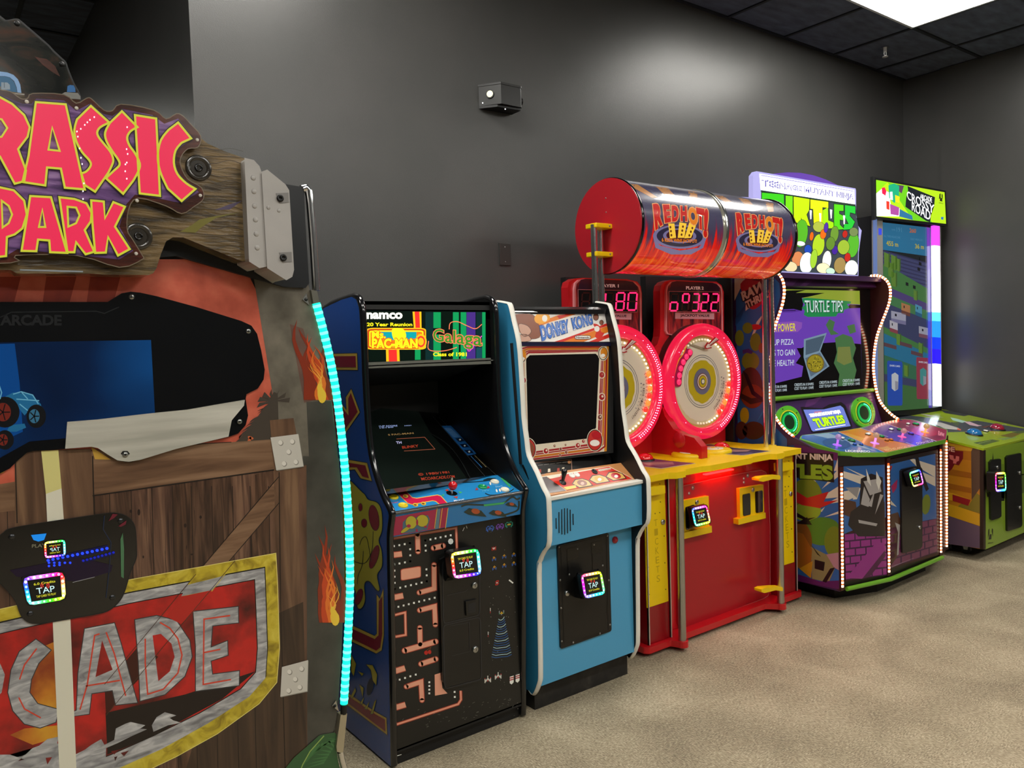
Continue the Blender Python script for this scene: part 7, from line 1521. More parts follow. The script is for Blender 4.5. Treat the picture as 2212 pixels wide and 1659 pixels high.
# plain green paint splash
gsh = mt('#4c7a4a', .25, em=.5); gs2 = mt('#7f8a48', .25, em=.5)
b.poly(Z4_([(1030, 600), (1110, 560), (1200, 590), (1240, 700), (1210, 800), (1245, 920), (1215, 1050), (1140, 1075), (1060, 1080), (1075, 960), (1020, 850), (1050, 740)]), ps, gsh, 2.8)
for q in ([(940, 470), (975, 410), (1030, 440), (1010, 520), (1070, 560), (990, 570)], [(1150, 480), (1225, 460), (1240, 540), (1180, 560)]): b.poly(Z4_(q), ps, gsh, 2.9)
b.poly(Z4_([(1060, 690), (1180, 685), (1200, 840), (1120, 870), (1050, 830)]), ps, gs2, 3.1)
b.build('game_screen', cab, label='lit purple screen showing an open pizza box')
gtm = [PX(XL+.0).at(1675, 864), PX(XR-.01).at(1886, 843)]
b = B(); b.tube([Vector((XL, 2.765, gtm[0].z)), Vector((XR, 2.765, gtm[1].z))], .014, LIME, 8); b.build('screen_trim', cab, label='lime green trim under the screen')
# speaker panel
s0, s1, s2 = PX(XL).at(1676, 872), PX(XR-.0).at(1886, 848), PX(XR).at(1907, 918)
spn = Lim(P3(s1, s2, s1+Vector((-1, 0, 0))), XL+.001, XR-.001)
b = B(); b.slab(Z5([(45, 115), (820, 20), (895, 285), (250, 385), (45, 415)]), spn, .012, mt('#43245a', .35, coat=.3))
for q in ([(300, 90), (420, 60), (360, 120), (280, 150)], [(640, 60), (800, 40), (700, 80)], [(820, 140), (860, 270), (840, 290), (800, 160)], [(600, 120), (650, 110), (640, 200)]): b.poly(Z5(q), spn, mt('#5e2f6e', .35, coat=.3), 1)
b.poly(Z5([(250, 140), (420, 152), (470, 122), (568, 103), (600, 130), (655, 295), (640, 310), (350, 345), (335, 335), (275, 210)]), spn, mt('#1a161c', .3, coat=.3), 1.5); b.poly(Z5([(272, 162), (430, 160), (560, 130), (585, 150), (640, 290), (348, 332), (335, 320)]), spn, mt('#6f7fd0', .2, em=.8), 1.9)
wE = mt('#ffffff', .2, em=1.6); gE = mt('#a8f01c', .2, em=1.3); gE2 = mt('#30d040', .2, em=1.2)
b.text('TEENAGE MUTANT NINJA', Z5([(315, 195), (560, 162), (566, 195), (325, 228)]), spn, wE, 2.3, .09); b.text('TURTLES', Z5([(335, 232), (578, 200), (606, 268), (375, 308)]), spn, mt('#1c5a2a', .2, em=.6), 2.2, .09); b.text('TURTLES', Z5([(338, 234), (576, 202), (602, 266), (378, 305)]), spn, gE, 2.6, .05); b.text('nickelodeon', Z5([(355, 175), (412, 168), (414, 182), (357, 190)]), spn, mt('#e8702a', .2, em=.9), 2.3, .01); b.line(Z5([(365, 318), (600, 280)]), spn, wE, 1.2, 2.3)
b.build('speaker_panel', cab, label='purple sloping panel with a small lit screen')
for cx, cy_, rx, ry in ((160, 253, 98, 124, ), (742, 180, 88, 120)):
    b = B(); rot = -.22
    b.slab(Z5(ell(cx, cy_, rx, ry, 36, rot)), Lim(Pl(spn.p+spn.n*.012, spn.n), XL+.001, XR), .014, mt('#58b82a', .3, coat=.4, em=.12)); sp_o = b.build('speaker', cab, bevel=.003, label='green ringed speaker with green lights')
    b = B(); p2 = Lim(Pl(spn.p+spn.n*.012, spn.n), XL+.001, XR); b.poly(Z5(ell(cx+4, cy_+6, rx*.74, ry*.77, 30, rot)), p2, mt('#c9c81c', .3, em=.2), 1); b.poly(Z5(ell(cx+5, cy_+8, rx*.68, ry*.72, 30, rot)), p2, mt('#12802a', .3, em=.5), 1.4); b.poly(Z5(ell(cx+6, cy_+8, rx*.58, ry*.62, 30, rot)), p2, mt('#12b050', .3, em=.8), 1.8); b.poly(Z5(ell(cx+4, cy_+6, rx*.4, ry*.46, 26, rot)), p2, mt('#0a3818', .4), 2.2)
    for k in range(16):
        a = -1.3+2.6*k/15; x = rx*.56*math.cos(a); y = ry*.6*math.sin(a); xx = cx+6+x*math.cos(rot)-y*math.sin(rot); yy_ = cy_+8+x*math.sin(rot)+y*math.cos(rot); b.poly(Z5(ell(xx, yy_, 4, 4, 8)), p2, mt('#5affc0', .2, em=2.5), 2.6)
    for a in (-1.9, -.5, 1.2, 2.6):
        x = rx*.86*math.cos(a); y = ry*.88*math.sin(a); b.poly(Z5(ell(cx+x*math.cos(rot)-y*math.sin(rot), cy_+x*math.sin(rot)+y*math.cos(rot), 5, 6, 8)), p2, drk_, 1.4)
    b.build('speaker_cone', sp_o)
# glowing header
MYY = 2.85; pm = PY(MYY)
b = B()
arc = [Vector((x, MYY+.03, z)) for x, z in ()]
b.slab(ZM([(330, 95), (520, 78), (700, 85), (880, 120), (1040, 175), (1200, 250), (1200, 320), (330, 180)]), PY(MYY+.02), .008, mt('#7a52c8', .25, em=.45))
b.slab(ZM([(42, 120), (85, 62), (150, 72), (1455, 300), (1462, 330), (1462, 660), (1470, 680), (1480, 800), (1540, 880), (1500, 1180), (1495, 1505), (430, 1450), (36, 1430)]), pm, .03, mt('#b9b4f0', .2, em=.75)); hd_ = b.build('lit_header', cab, bevel=.004, label='glowing header sign with green block lettering')
b = B(); tw = mt('#ffffff', .2, em=1.9)
bgd = mt('#56616a', .2, em=.35)
b.poly(ZM([(155, 340), (1455, 520), (1470, 700), (1500, 850), (1485, 1495), (430, 1440), (150, 1420)]), pm, bgd, 1)
b.poly(ZM([(130, 95), (1440, 320), (1445, 520), (148, 320)]), pm, tw, 1.3); b.poly(ZM([(150, 112), (1435, 335), (1436, 345), (158, 125)]), pm, mt('#8c84d8', .2, em=.8), 1.7)
b.text('TEENAGE MUTANT NINJA', ZM([(158, 165), (1432, 378), (1432, 478), (160, 300)]), pm, mt('#6f66c8', .2, em=.6), 1.9, .06); b.text('TEENAGE MUTANT NINJA', ZM([(158, 168), (1432, 381), (1432, 478), (160, 300)]), pm, tw, 2.2, -.005)
b.line(ZM([(150, 335), (1450, 530)]), pm, mt('#2f4438', .2), 3.2, 2.3)
# header word: seven hand cut block letters with green to yellow faces
cols = ['#3fd020', '#7ae018', '#c8e810', '#e0e81a', '#a8e812', '#58d81c', '#2ac83a']
hx = [(165, 360, 470), (492, 395, 600), (598, 410, 825), (828, 450, 1080), (1000, 490, 1160), (1155, 510, 1295), (1290, 525, 1455)]
LT = {0: [(165, 358), (468, 385), (470, 540), (370, 520), (380, 800), (265, 790), (260, 510), (165, 470)],
      1: [(492, 400), (590, 408), (590, 700), (600, 780), (640, 790), (640, 830), (560, 835), (492, 760)],
      2: [(602, 412), (822, 448), (815, 600), (780, 660), (830, 820), (740, 790), (705, 700), (700, 830), (605, 730)],
      3: [(832, 452), (1080, 485), (1080, 570), (1000, 560), (1000, 830), (880, 790), (870, 585), (832, 580)],
      4: [(1005, 600), (1075, 560), (1080, 740), (1150, 770), (1155, 850), (1040, 850), (1000, 820)],
      5: [(1160, 515), (1290, 530), (1290, 610), (1230, 610), (1230, 650), (1290, 680), (1280, 740), (1240, 730), (1240, 800), (1300, 860), (1200, 870), (1160, 820)],
      6: [(1310, 530), (1452, 550), (1452, 650), (1380, 630), (1375, 680), (1445, 760), (1400, 860), (1290, 870), (1300, 790), (1360, 790), (1310, 690)]}
for k, o in LT.items():
    o = ZM(o); b.line(o, pm, mt('#163a1c', .2, em=.1), 2.6, 2.5, closed=True); b.poly(o, pm, mt(cols[k], .2, em=.85), 2.8)
for cx, cy_ in ((840, 650), (970, 690), (1120, 640), (1300, 720)): b.poly(ZM([(cx-16, cy_-50), (cx+12, cy_-45), (cx+6, cy_+70), (cx-6, cy_+75)]), pm, tw, 3.1)
# rounded bright patches in place of the mascots
patches = [(705, 920, 90, 190, '#5fc02a', .9), (800, 1140, 50, 62, '#2450c0', .9), (700, 1060, 60, 32, '#e8f4e8', 1.3), (660, 1270, 80, 100, '#e8905a', .9), (780, 1330, 90, 150, '#e8f6ee', 1.3), (560, 1380, 90, 70, '#f0d8a8', 1.1), (950, 830, 80, 70, '#b8c84a', .9), (945, 1080, 80, 150, '#b8dc28', 1.0), (1010, 930, 40, 66, '#f07018', 1.0), (850, 960, 26, 60, '#f07018', .9), (880, 1270, 45, 130, '#a8d838', 1.0), (1060, 1290, 60, 130, '#f2f0dc', 1.3), (1010, 1400, 90, 70, '#fbe9b8', 1.2), (1165, 930, 55, 110, '#7aa83a', .8), (1170, 1150, 40, 60, '#4a28a0', .9), (1050, 840, 28, 70, '#5a34b0', .9), (1110, 1060, 60, 90, '#6f9a34', .8), (1420, 1080, 80, 170, '#5fc030', .9), (1345, 1250, 40, 60, '#c82a20', 1.0), (1310, 930, 34, 50, '#c82a20', .9), (1290, 1110, 80, 100, '#a8c83a', .9), (1430, 900, 60, 60, '#8aa060', .7), (1240, 1360, 80, 110, '#b89a5a', .8), (1400, 1400, 90, 110, '#f4f8ea', 1.4), (1110, 1440, 60, 45, '#c8f0d0', 1.1)]
for i, (cx, cy_, rx, ry, h_, e_) in enumerate(patches):
    o = [(x, min(y, 1435+(x-430)*.055)) for x, y in ell(cx, cy_, rx, ry, 22, .12)]
    b.line(ZM(o), pm, mt('#20302a', .2), 1.3, 2.98+i*.05, closed=True); b.poly(ZM(o), pm, mt(h_, .2, em=e_*.8), 3.0+i*.05)
b.build('header_print', hd_)
# ================================================================== tall screen cabinet with green marquee
cab = thing('tall_screen_arcade_cabinet', 'lime green arcade cabinet with tall blue screen tower, in the far corner', 'arcade machine', (5.88, 2.5, 0))
Z6_ = lambda q: sc(q, 3.131, 1860, 370)
Z8 = lambda q: sc(q, 4.88, 1980, 880)
XL, XR, FY = 5.36, 6.42, 2.17
LG = mt('#7a9a26', .32, coat=.3, name='lime_laminate'); ALU = mt('#c9c7c2', .3, .5, name='silver_column')
p0, p1 = PY(FY).at(2123.4, 969), PY(FY).at(2212, 950.7); p2 = PX(XR-.02).at(2032, 884)
dpl = P3(p0, p0+Vector((1, 0, 0)), p2); TW = 2.87
dpl = Lim(dpl, XL-.004, XR)
def deckz(y): n_ = dpl.n; return dpl.p.z-((y-dpl.p.y)*n_.y+(XL-dpl.p.x)*n_.x)/n_.z
zf, zb_ = deckz(FY), deckz(TW)
b = B(); body = [(FY, .085), (FY, zf-.012), (TW, zb_-.012), (3.10, zb_-.012), (3.10, .085)]
b.prism(body, 'x', XL+.006, XR, LG, BLK); b.build('body', cab, bevel=.002)
# side art
b = B(); sp_ = PX(XL-.0); sidep = [(XL, y, z) for y, z in [(FY+.02, .085), (FY+.02, zf-.018), (TW, zb_-.018), (3.10, zb_-.018), (3.10, .085)]]
og = mt('#c8781c', .35, coat=.25)
b.slab3([Vector(p) for p in sidep], (.006, 0, 0), mt('#c9821e', .35, coat=.25))
def sa(o, m_, l=1): b.poly(Z8(o), sp_, m_, l)
sa([(200, 350), (600, 410), (575, 462), (200, 430)], mt('#d9a02c', .35), 1); sa([(200, 440), (575, 462), (575, 560), (200, 510)], mt('#b8701c', .35), 1.1); sa([(200, 620), (575, 690), (575, 745), (200, 690)], mt('#a8621a', .35), 1.2); sa([(200, 770), (575, 850), (575, 905), (200, 830)], mt('#a8621a', .35), 1.2)
sa([(600, 412), (672, 440), (668, 850), (580, 978), (575, 465)], mt('#5e4638', .35), 1.3); sa([(200, 880), (380, 905), (575, 975), (545, 1040), (380, 985), (200, 960)], mt('#e0a020', .35), 1.2); sa([(378, 918), (570, 975), (545, 1038), (380, 985)], mt('#9a2226', .35), 1.6); sa([(435, 1045), (480, 1005), (550, 1035), (630, 900), (668, 930), (668, 1120)], mt('#8a7a2a', .35), 1.3); sa([(200, 1130), (330, 1140), (668, 1255), (672, 1488), (200, 1420)], mt('#6a5468', .35), 1.5); sa([(200, 980), (435, 1045), (668, 1125), (668, 1250), (330, 1140), (200, 1100)], mt('#e0a820', .35), 1.2)
sa([(200, 380), (400, 415), (410, 455), (492, 462), (490, 540), (445, 612), (400, 600), (372, 650), (335, 680), (200, 660)], mt('#7a1c22', .35), 2)
b.text('ARCADE', Z8([(120, 385), (402, 418), (402, 474), (120, 430)]), sp_, mt('#e6a08c', .35), 2.5, .05); b.poly(Z8([(345, 500), (388, 508), (392, 540), (410, 545), (415, 512), (450, 518), (448, 562), (420, 575), (418, 595), (385, 590), (385, 560), (350, 545)]), sp_, mt('#e6736a', .35), 2.5); b.poly(Z8([(200, 480), (330, 497), (330, 660), (305, 655), (305, 520), (200, 510)]), sp_, mt('#e6736a', .35), 2.5)
b.build('side_panel', cab, label='orange blocky side artwork')
b = B(); b.box(XL-.002, XL+.03, FY-.002, FY+.02, .085, zf-.012, mt('#2c1c16', .4)); b.build('corner_post', cab)
# front
b = B(); fpn = PY(FY-.001); b.poly(Z8([(708, 445), (1200, 345), (1200, 1290), (722, 1500)]), fpn, mt('#88a82a', .32, coat=.3), 0.3)
for o, h_ in (([(712, 560), (800, 590), (940, 600), (1130, 560), (1200, 545), (1200, 700), (712, 780)], '#6f8c24'), ([(715, 760), (1130, 700), (1130, 900), (920, 960), (740, 905), (716, 880)], '#54692a'), ([(740, 900), (770, 905), (930, 870), (925, 985), (870, 990), (780, 990), (760, 945), (742, 940)], '#1c2416')): b.poly(Z8(o), fpn, mt(h_, .32, coat=.3), 1)
b.poly(Z8([(805, 470), (812, 550), (790, 580), (800, 540)]), fpn, drk_, 1.3)
lgm = mt('#14180e', .35)
b.poly(Z8([(757, 1285), (785, 1272), (804, 1278), (804, 1345), (790, 1370), (783, 1330), (775, 1330), (760, 1395), (752, 1370)]), fpn, lgm, 1.4, hole=Z8([(775, 1300), (788, 1298), (793, 1350), (768, 1360)])) if False else None
b.poly(Z8([(752, 1380), (756, 1290), (768, 1276), (768, 1330)]), fpn, lgm, 1.4); b.poly(Z8([(804, 1362), (806, 1285), (795, 1274), (792, 1310)]), fpn, lgm, 1.4); b.poly(Z8([(770, 1340), (790, 1335), (788, 1390), (758, 1395)]), fpn, lgm, 1.4)
b.text('ADRENALINE', Z8([(750, 1425), (808, 1418), (808, 1432), (750, 1440)]), fpn, lgm, 1.4, .01)
b.build('front_print', cab)
for o, nm in (([(775, 580), (800, 552), (880, 542), (892, 552), (895, 1150), (875, 1165), (800, 1190), (785, 1175)], 'ticket_door'), ([(948, 530), (968, 508), (1095, 482), (1106, 490), (1116, 1240), (1100, 1262), (965, 1305), (958, 1295)], 'coin_door')):
    b = B(); b.slab(Z8(o), PY(FY-.014), .014, mt('#0d0d0c', .35, coat=.2))
    if nm == 'coin_door':
        b.line(Z8([(960, 932), (1112, 888)]), PY(FY-.014), mt('#25252a', .3), .9, 1); b.poly(Z8(rquad([(1030, 640), (1068, 630), (1070, 690), (1032, 700)], .2)), PY(FY-.014), mt('#060606', .3), 1); b.poly(Z8(rquad([(1030, 1010), (1062, 1000), (1064, 1060), (1032, 1070)], .2)), PY(FY-.014), mt('#060606', .3), 1)
    d_o = b.build(nm, cab, label='black plastic door')
    for x, y in (((850, 632),) if nm == 'ticket_door' else ((1085, 690), (1087, 1055))):
        b = B(); c = PY(FY-.014).at(*Z8([(x, y)])[0]); b.lathe([(.012, 0), (.012, .005), (.008, .007), (.0001, .007)], c, (0, -1, 0), STEEL, 16); b.build('lock', d_o, label='round steel lock')
card_reader(cab, [(2149, 1019.5), (2173, 1017.8), (2175, 1061.8), (2150, 1064.4)], FY-.07, hue0=.0, depth=.05)
# deck
b = B(); dq = [Vector((XL-.004, FY-.004, zf)), Vector((XR, FY-.004, zf)), Vector((XR, 3.08, deckz(3.08))), Vector((XL-.004, 3.08, deckz(3.08)))]
LM = mt('#a4bc1e', .25, coat=.5, name='lime_deck'); b.slab3(dq, -dpl.n*.014, LM)
slt = mt('#4a4f58', .25, coat=.5); dg = mt('#5c7230', .25, coat=.5); pwh = mt('#e8e4da', .25, coat=.5)
def dc(o, m_, l=1): b.poly(Z8(o), dpl, m_, l)
dc([(-300, 60), (60, 100), (360, 160), (640, 140), (1200, 235), (1200, 255), (720, 250), (330, 262), (0, 190), (-300, 140)], slt, 1)
dc([(250, 25), (420, 30), (640, 65), (500, 92), (300, 60)], mt('#3a3d3c', .3), 1.2); dc([(-100, -10), (180, 20), (120, 60), (-180, 30)], mt('#2c3020', .3), 1.2)
for q in ([(-150, 20), (0, 45), (10, 60), (-160, 40)], [(20, 62), (230, 95), (290, 108), (120, 90)]): dc(q, pwh, 1.6)
dc([(170, 150), (260, 160), (440, 215), (468, 240), (300, 225), (200, 180)], pwh, 1.6); dc([(430, 218), (468, 230), (466, 243), (425, 235)], mt('#e86a4a', .3), 1.9); dc([(355, 105), (420, 118), (530, 150), (480, 162), (380, 135)], mt('#c8f0d8', .3, em=.3), 1.6); dc([(500, 150), (560, 150), (650, 185), (690, 190), (640, 200), (560, 185)], mt('#f0c8d0', .3, em=.3), 1.7)
dc([(360, 155), (460, 165), (430, 195), (400, 180)], dg, 1.5); dc([(680, 205), (760, 190), (790, 200), (720, 218)], mt('#6a4440', .3), 1.5); b.line(Z8([(820, 188), (950, 182)]), dpl, mt('#8a9098', .3), .7, 1.5)
dc([(600, 372), (800, 338), (880, 352), (700, 400)], dg, 1.4); dc([(850, 330), (1020, 305), (1060, 318), (920, 345)], mt('#7f9a50', .3), 1.4); dc([(880, 298), (1040, 258), (1110, 272), (1000, 320)], mt('#7a6a2c', .3), 1.5); dc([(1000, 262), (1200, 235), (1200, 262), (1060, 275)], dg, 1.6)
for i in range(6): b.line(Z8([(640+i*22, 385-i*6), (668+i*22, 380-i*6)]), dpl, mt('#8fa05a', .3), .7, 1.8)
dko = b.build('control_deck', cab, bevel=.001, label='lime and grey printed control deck')
for x, y, m_, lab in ((605, 285, mt('#1468a8', .08, coat=.9, em=.12), 'blue domed button'), (845, 232, mt('#8c0f2c', .08, coat=.9, em=.12), 'dark red domed button')):
    b = B(); c = dpl.at(*Z8([(x, y)])[0]); b.lathe([(.056, 0), (.054, .008), (.047, .01)], c, dpl.n, BLK, 28); b.dome(c+dpl.n*.009, dpl.n, .047, .034, m_, 28); b.build('dome_button', dko, label=lab)
b = B(); c = dpl.at(*Z8([(728, 255)])[0]); b.lathe([(.022, 0), (.021, .006)], c, dpl.n, BLK, 4); b.lathe([(.018, .006), (.016, .012), (.0001, .012)], c, dpl.n, pwh, 4); b.build('square_button', dko, label='small white square button')
# tower
pt_ = PY(TW)
b = B(); b.slab(Z6_([(80, 300), (540, 350), (545, 1640), (90, 1660)]), PY(TW+.004), .12, BLKM); b.build('tower', cab)
b = B(); b.slab(Z6_([(83, 315), (146, 325), (156, 1640), (92, 1650)]), PY(TW-.008), .012, ALU); b.build('left_column', cab)
b = B(); b.slab(Z6_([(84, 316), (108, 319), (116, 1640), (92, 1650)]), PY(TW-.012), .004, mt('#6f86c0', .3, em=.55)); b.poly(Z6_([(118, 385), (140, 388), (140, 430), (119, 430)]), PY(TW-.0085), mt('#3a4ae0', .3, em=.8), 1); b.build('column_light', cab, label='pale blue lit column edge')
sq_ = Z6_([(146, 345), (472, 382), (484, 1600), (160, 1625)])
b = B(); b.slab(sq_, pt_, .004, mt('#0f1c24', .12, coat=.6))
def tq(u, v): return bil(sq_, u, v)
E_ = .34
def tp(o, h_, l=1, e=E_): b.poly([tq(u, v) for u, v in o], pt_, mt(h_, .15, coat=.4, em=e), l)
tp([(0, 0), (1, 0), (1, .16), (0, .145)], '#2f86b8', .6)
for i in range(7): tp([(0, .145+i*.02), (1, .20+i*.02), (1, .207+i*.02), (0, .152+i*.02)], '#3a3a66', 1.2)
tp([(0, .145), (1, .20), (1, .36), (0, .27)], '#4a4f80', .8); tp([(0, .22), (.35, .26), (1, .35), (1, .44), (0, .33)], '#4f8a4a', 1.4); tp([(0, .33), (1, .43), (1, .47), (0, .37)], '#5a4a8a', 1.5); tp([(0, .37), (1, .47), (1, .52), (0, .42)], '#4f8a58', 1.4); tp([(0, .42), (1, .52), (1, .68), (0, .55)], '#454a72', 1.3); tp([(0, .55), (1, .68), (1, .71), (0, .585)], '#4f8a4a', 1.4); tp([(0, .585), (1, .71), (1, .80), (0, .70)], '#2f7fa8', 1.4); tp([(0, .70), (1, .80), (1, .86), (0, .80)], '#3f7a5a', 1.4); tp([(0, .80), (1, .86), (1, .90), (0, .84)], '#454a72', 1.4); tp([(0, .84), (1, .90), (1, 1), (0, 1)], '#4a7a46', 1.3)
for u, v, s_ in ((.08, .2, 1), (.16, .25, 1), (.22, .21, 1), (.3, .22, .9), (.22, .30, 1), (.66, .38, .7), (.95, .41, .7), (.3, .62, .8), (.76, .67, .8), (.97, .68, .8), (.45, .79, .8)):
    tp([(u-.06*s_, v-.045*s_), (u+.03*s_, v-.035*s_), (u+.03*s_, v+.04*s_), (u-.06*s_, v+.03*s_)], '#6f9a3c', 2.0); tp([(u+.03*s_, v-.035*s_), (u+.06*s_, v-.045*s_), (u+.06*s_, v+.03*s_), (u+.03*s_, v+.04*s_)], '#4c7230', 2.0)
for u, v, w_, h1_, h2_ in ((.3, .50, .3, '#b8b8d0', '#8a86b0'), (.2, .55, .16, '#d0ccd8', '#9a4a58'), (.45, .455, .18, '#c88a5c', '#7a4a40'), (.72, .46, .14, '#5aa8cc', '#2f6f98'), (.85, .58, .26, '#b8b8cc', '#8a5a6c')):
    tp([(u-w_/2, v-.035), (u+w_/2, v-.02), (u+w_/2, v+.02), (u-w_/2, v+.005)], h1_, 2.3); tp([(u-w_/2, v+.005), (u+w_/2, v+.02), (u+w_/2, v+.04), (u-w_/2, v+.025)], h2_, 2.3); tp([(u-w_/4, v-.02), (u-w_/8, v-.018), (u-w_/8, v-.005), (u-w_/4, v-.007)], '#1c1c28', 2.6)
for u, v in ((.1, .645), (.42, .64), (.65, .69)): tp([(u-.1, v-.012), (u+.15, v+.008), (u+.15, v+.028), (u-.1, v+.008)], '#6a4a52', 2.2)
for u, v in ((.78, .18), (.76, .205), (.73, .235), (.63, .335), (.48, .32)): tp([(u-.025, v-.012), (u+.03, v-.008), (u+.03, v+.01), (u-.025, v+.006)], '#14141c', 2.4)
# stand-in game cards with plain block shapes
for u0, u1, v0, v1, h_, h2_ in ((.06, .37, .73, .97, '#2a55c0', '#d0d4dc'), (.66, .95, .715, .945, '#a03a50', '#4a9a9a')):
    o = rquad([tq(u0, v0), tq(u1, v0+.008), tq(u1-.01, v1+.005), tq(u0, v1)], .08); b.poly(o, pt_, mt(h_, .15, coat=.4, em=.4), 3)
    uc = (u0+u1)/2; vc = (v0+v1)/2; tp([(uc-.07, vc-.045), (uc, vc-.055), (uc+.07, vc-.04), (uc+.06, vc+.035), (uc-.01, vc+.045), (uc-.07, vc+.03)], h2_, 3.4, .4); tp([(uc, vc-.01), (uc+.06, vc-.005), (uc+.06, vc+.035), (uc, vc+.04)], '#a8a8b8', 3.6, .35); b.text('SWIPE CARD', [tq(u0+.05, v0+.022), tq(u1-.05, v0+.028), tq(u1-.05, v0+.038), tq(u0+.05, v0+.032)], pt_, mt('#c8d0e0', .2, em=.5), 3.5, .02)
yt = mt('#b8ac3c', .2, em=.55); ot = mt('#c86a30', .2, em=.5); bt_ = mt('#5a9ac0', .2, em=.4)
b.text('455 m', Z6_([(170, 468), (250, 480), (252, 512), (172, 502)]), pt_, yt, 2, .02); b.text('36 m', Z6_([(365, 490), (425, 497), (426, 528), (366, 522)]), pt_, yt, 2, .02); b.text('191', Z6_([(240, 378), (275, 382), (276, 412), (241, 408)]), pt_, bt_, 2, .0); b.text('260', Z6_([(328, 385), (372, 390), (372, 418), (328, 414)]), pt_, ot, 2, .02); b.text('ALL TIME HIGHSCORE', Z6_([(155, 430), (265, 442), (265, 456), (155, 444)]), pt_, bt_, 2, .0); b.text('DAILY HIGHSCORE', Z6_([(335, 450), (415, 460), (415, 472), (335, 464)]), pt_, bt_, 2, .0); b.text('RANK', Z6_([(208, 388), (232, 390), (232, 402), (208, 400)]), pt_, bt_, 2, .0)
b.poly(Z6_([(444, 380), (470, 383), (480, 1600), (458, 1600)]), pt_, mt('#5a48b8', .2, em=.45), 3.8)
b.build('tall_screen', cab, label='tall blue lit game screen with road and river picture')
b = B(); b.slab(Z6_([(474, 370), (540, 372), (547, 1590), (486, 1600)]), PY(TW-.008), .012, ALU); b.build('right_column', cab)
b = B(); colb = [(365, 500, '#c83cd8', 1.6), (500, 660, '#f4e4ff', 3.0), (660, 950, '#ffffff', 3.2), (950, 1010, '#48b0ff', 2.4), (1010, 1120, '#1a6cff', 2.2), (1120, 1200, '#0a28ff', 2.4), (1200, 1300, '#1c10f0', 2.2), (1300, 1480, '#fff8f4', 3.2), (1480, 1585, '#dff0ff', 2.6)]
for y0, y1, h_, e_ in colb:
    x0 = 490+(y0-365)*.010; x1 = 490+(y1-365)*.010; b.slab(Z6_([(x0+3, y0+2), (x0+42, y0+6), (x1+42, y1+4), (x1+3, y1)]), PY(TW-.030), .022, mt(h_, .3, em=e_))
b.build('column_light', cab, label='column light changing from pink to white to blue')
# marquee
mq = [(1890, 389), (2041, 415), (2044, 486), (1892, 468)]
pm = PY(TW-.10)
mq2 = mq
pm = PY(TW-.03)
b = B(); b.slab([(1889, 383), (2043, 412), (2047, 489), (1890, 472)], pm, .025, mt('#16181a', .3)); mo = b.build('marquee_box', cab, bevel=.002)
b = B(); b.slab([(1886, 381), (1889, 382), (1892, 475), (1889, 475)], PY(TW-.035), .02, mt('#3a3c3e', .2, .5)); b.build('marquee_side', cab)
b = B(); q = Z6_([(102, 58), (565, 142), (575, 355), (106, 305)])
G1 = '#a8d818'; b.poly(q, pm, mt('#b4e01a', .2, em=.95), 1)
def mqp(o, h_, l=1.5, e=.95): b.poly(Z6_(o), pm, mt(h_, .2, em=e), l)
mqp([(180, 75), (320, 100), (480, 345), (350, 330)], '#6cc81c', 1.4); mqp([(102, 58), (180, 75), (140, 110), (103, 150)], '#8ad818', 1.4)
mqp([(103, 150), (145, 115), (190, 145), (200, 225), (260, 250), (262, 305), (106, 304)], '#f4f6f8', 1.8, 1.4); mqp([(140, 112), (160, 108), (172, 135), (165, 165), (142, 150)], '#e01c48', 2.1); mqp([(185, 95), (225, 82), (258, 100), (255, 175), (225, 215), (190, 180)], '#1ca878', 2.2); mqp([(195, 140), (212, 138), (216, 195), (197, 190)], '#f4f6f8', 2.5, 1.3); mqp([(230, 160), (262, 172), (258, 215), (232, 205)], '#e8d820', 2.4); mqp([(170, 200), (192, 205), (192, 262), (172, 255)], '#e83a28', 2.5); mqp([(195, 220), (258, 245), (255, 300), (200, 290)], '#a84a9a', 2.4); mqp([(258, 305), (350, 330), (345, 300), (262, 255)], '#2f6f98', 2.0)
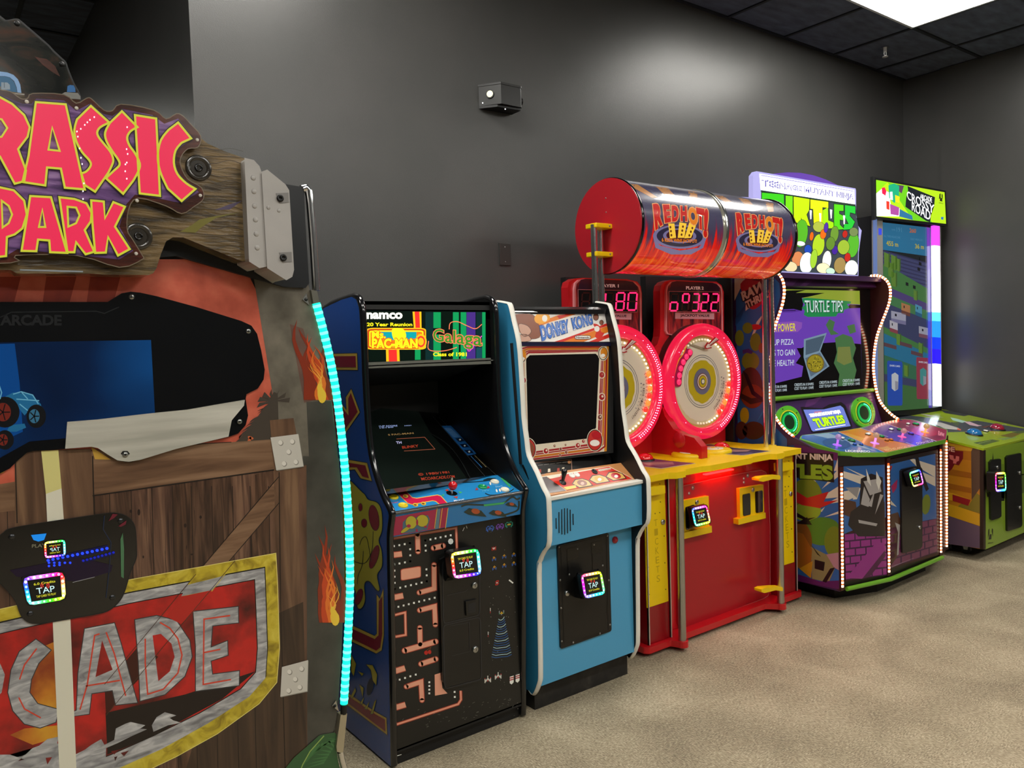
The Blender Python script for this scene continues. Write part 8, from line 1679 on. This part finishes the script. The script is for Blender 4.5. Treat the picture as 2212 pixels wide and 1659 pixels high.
mqp([(235, 90), (290, 98), (275, 150), (250, 130)], '#6a4a68', 2.0, .6)
mqp([(315, 100), (500, 175), (495, 235), (472, 300), (468, 345), (440, 335), (300, 240), (305, 180), (318, 130)], '#26303c', 2.2, .3)
wt = mt('#ffffff', .2, em=1.5)
b.text('ARCADE', Z6_([(400, 152), (480, 178), (480, 212), (400, 184)]), pm, wt, 2.7, .004); b.text('CROSSY', Z6_([(308, 130), (496, 228), (492, 290), (314, 188)]), pm, wt, 2.7, .004); b.text('ROAD', Z6_([(344, 205), (470, 270), (468, 335), (344, 265)]), pm, wt, 2.7, .004)
for o in ([(527, 190), (530, 155), (538, 148), (538, 180)], [(552, 195), (552, 160), (545, 150), (545, 175)], [(536, 178), (547, 182), (550, 205), (532, 200)]): mqp(o, '#1c240c', 2.6, .1)
b.text('ADRENALINE', Z6_([(526, 208), (556, 214), (556, 222), (526, 217)]), pm, mt('#1c240c', .2), 2.6, .0); mqp([(540, 310), (558, 308), (556, 328), (542, 326)], '#2f7fc0', 2.6, .8)
b.build('marquee_print', mo, label='glowing lime marquee print with white lettering')
# feet and castors
for x, y in ((5.50, 2.33), (6.3, 2.33)):
    b = B(); b.box(x-.03, x+.03, y-.03, y+.03, .078, .086, STEEL); b.cyl((x-.012, y, .028), (x+.012, y, .028), .028, BLK, 20); b.slab3([Vector((x-.016, y-.012, .03)), Vector((x-.016, y+.012, .03)), Vector((x-.016, y+.022, .08)), Vector((x-.016, y-.022, .08))], (.002, 0, 0), STEEL); b.slab3([Vector((x+.014, y-.012, .03)), Vector((x+.014, y+.012, .03)), Vector((x+.014, y+.022, .08)), Vector((x+.014, y-.022, .08))], (.002, 0, 0), STEEL); b.build('castor', cab, label='small black castor on a steel bracket')
for x, y in ((5.56, 2.46), (6.3, 2.5), (5.5, 2.95), (6.3, 2.95)):
    b = B(); b.cyl((x, y, 0), (x, y, .008), .02, STEEL, 14); b.cyl((x, y, .008), (x, y, .09), .005, STEEL, 8); b.build('levelling_foot', cab)
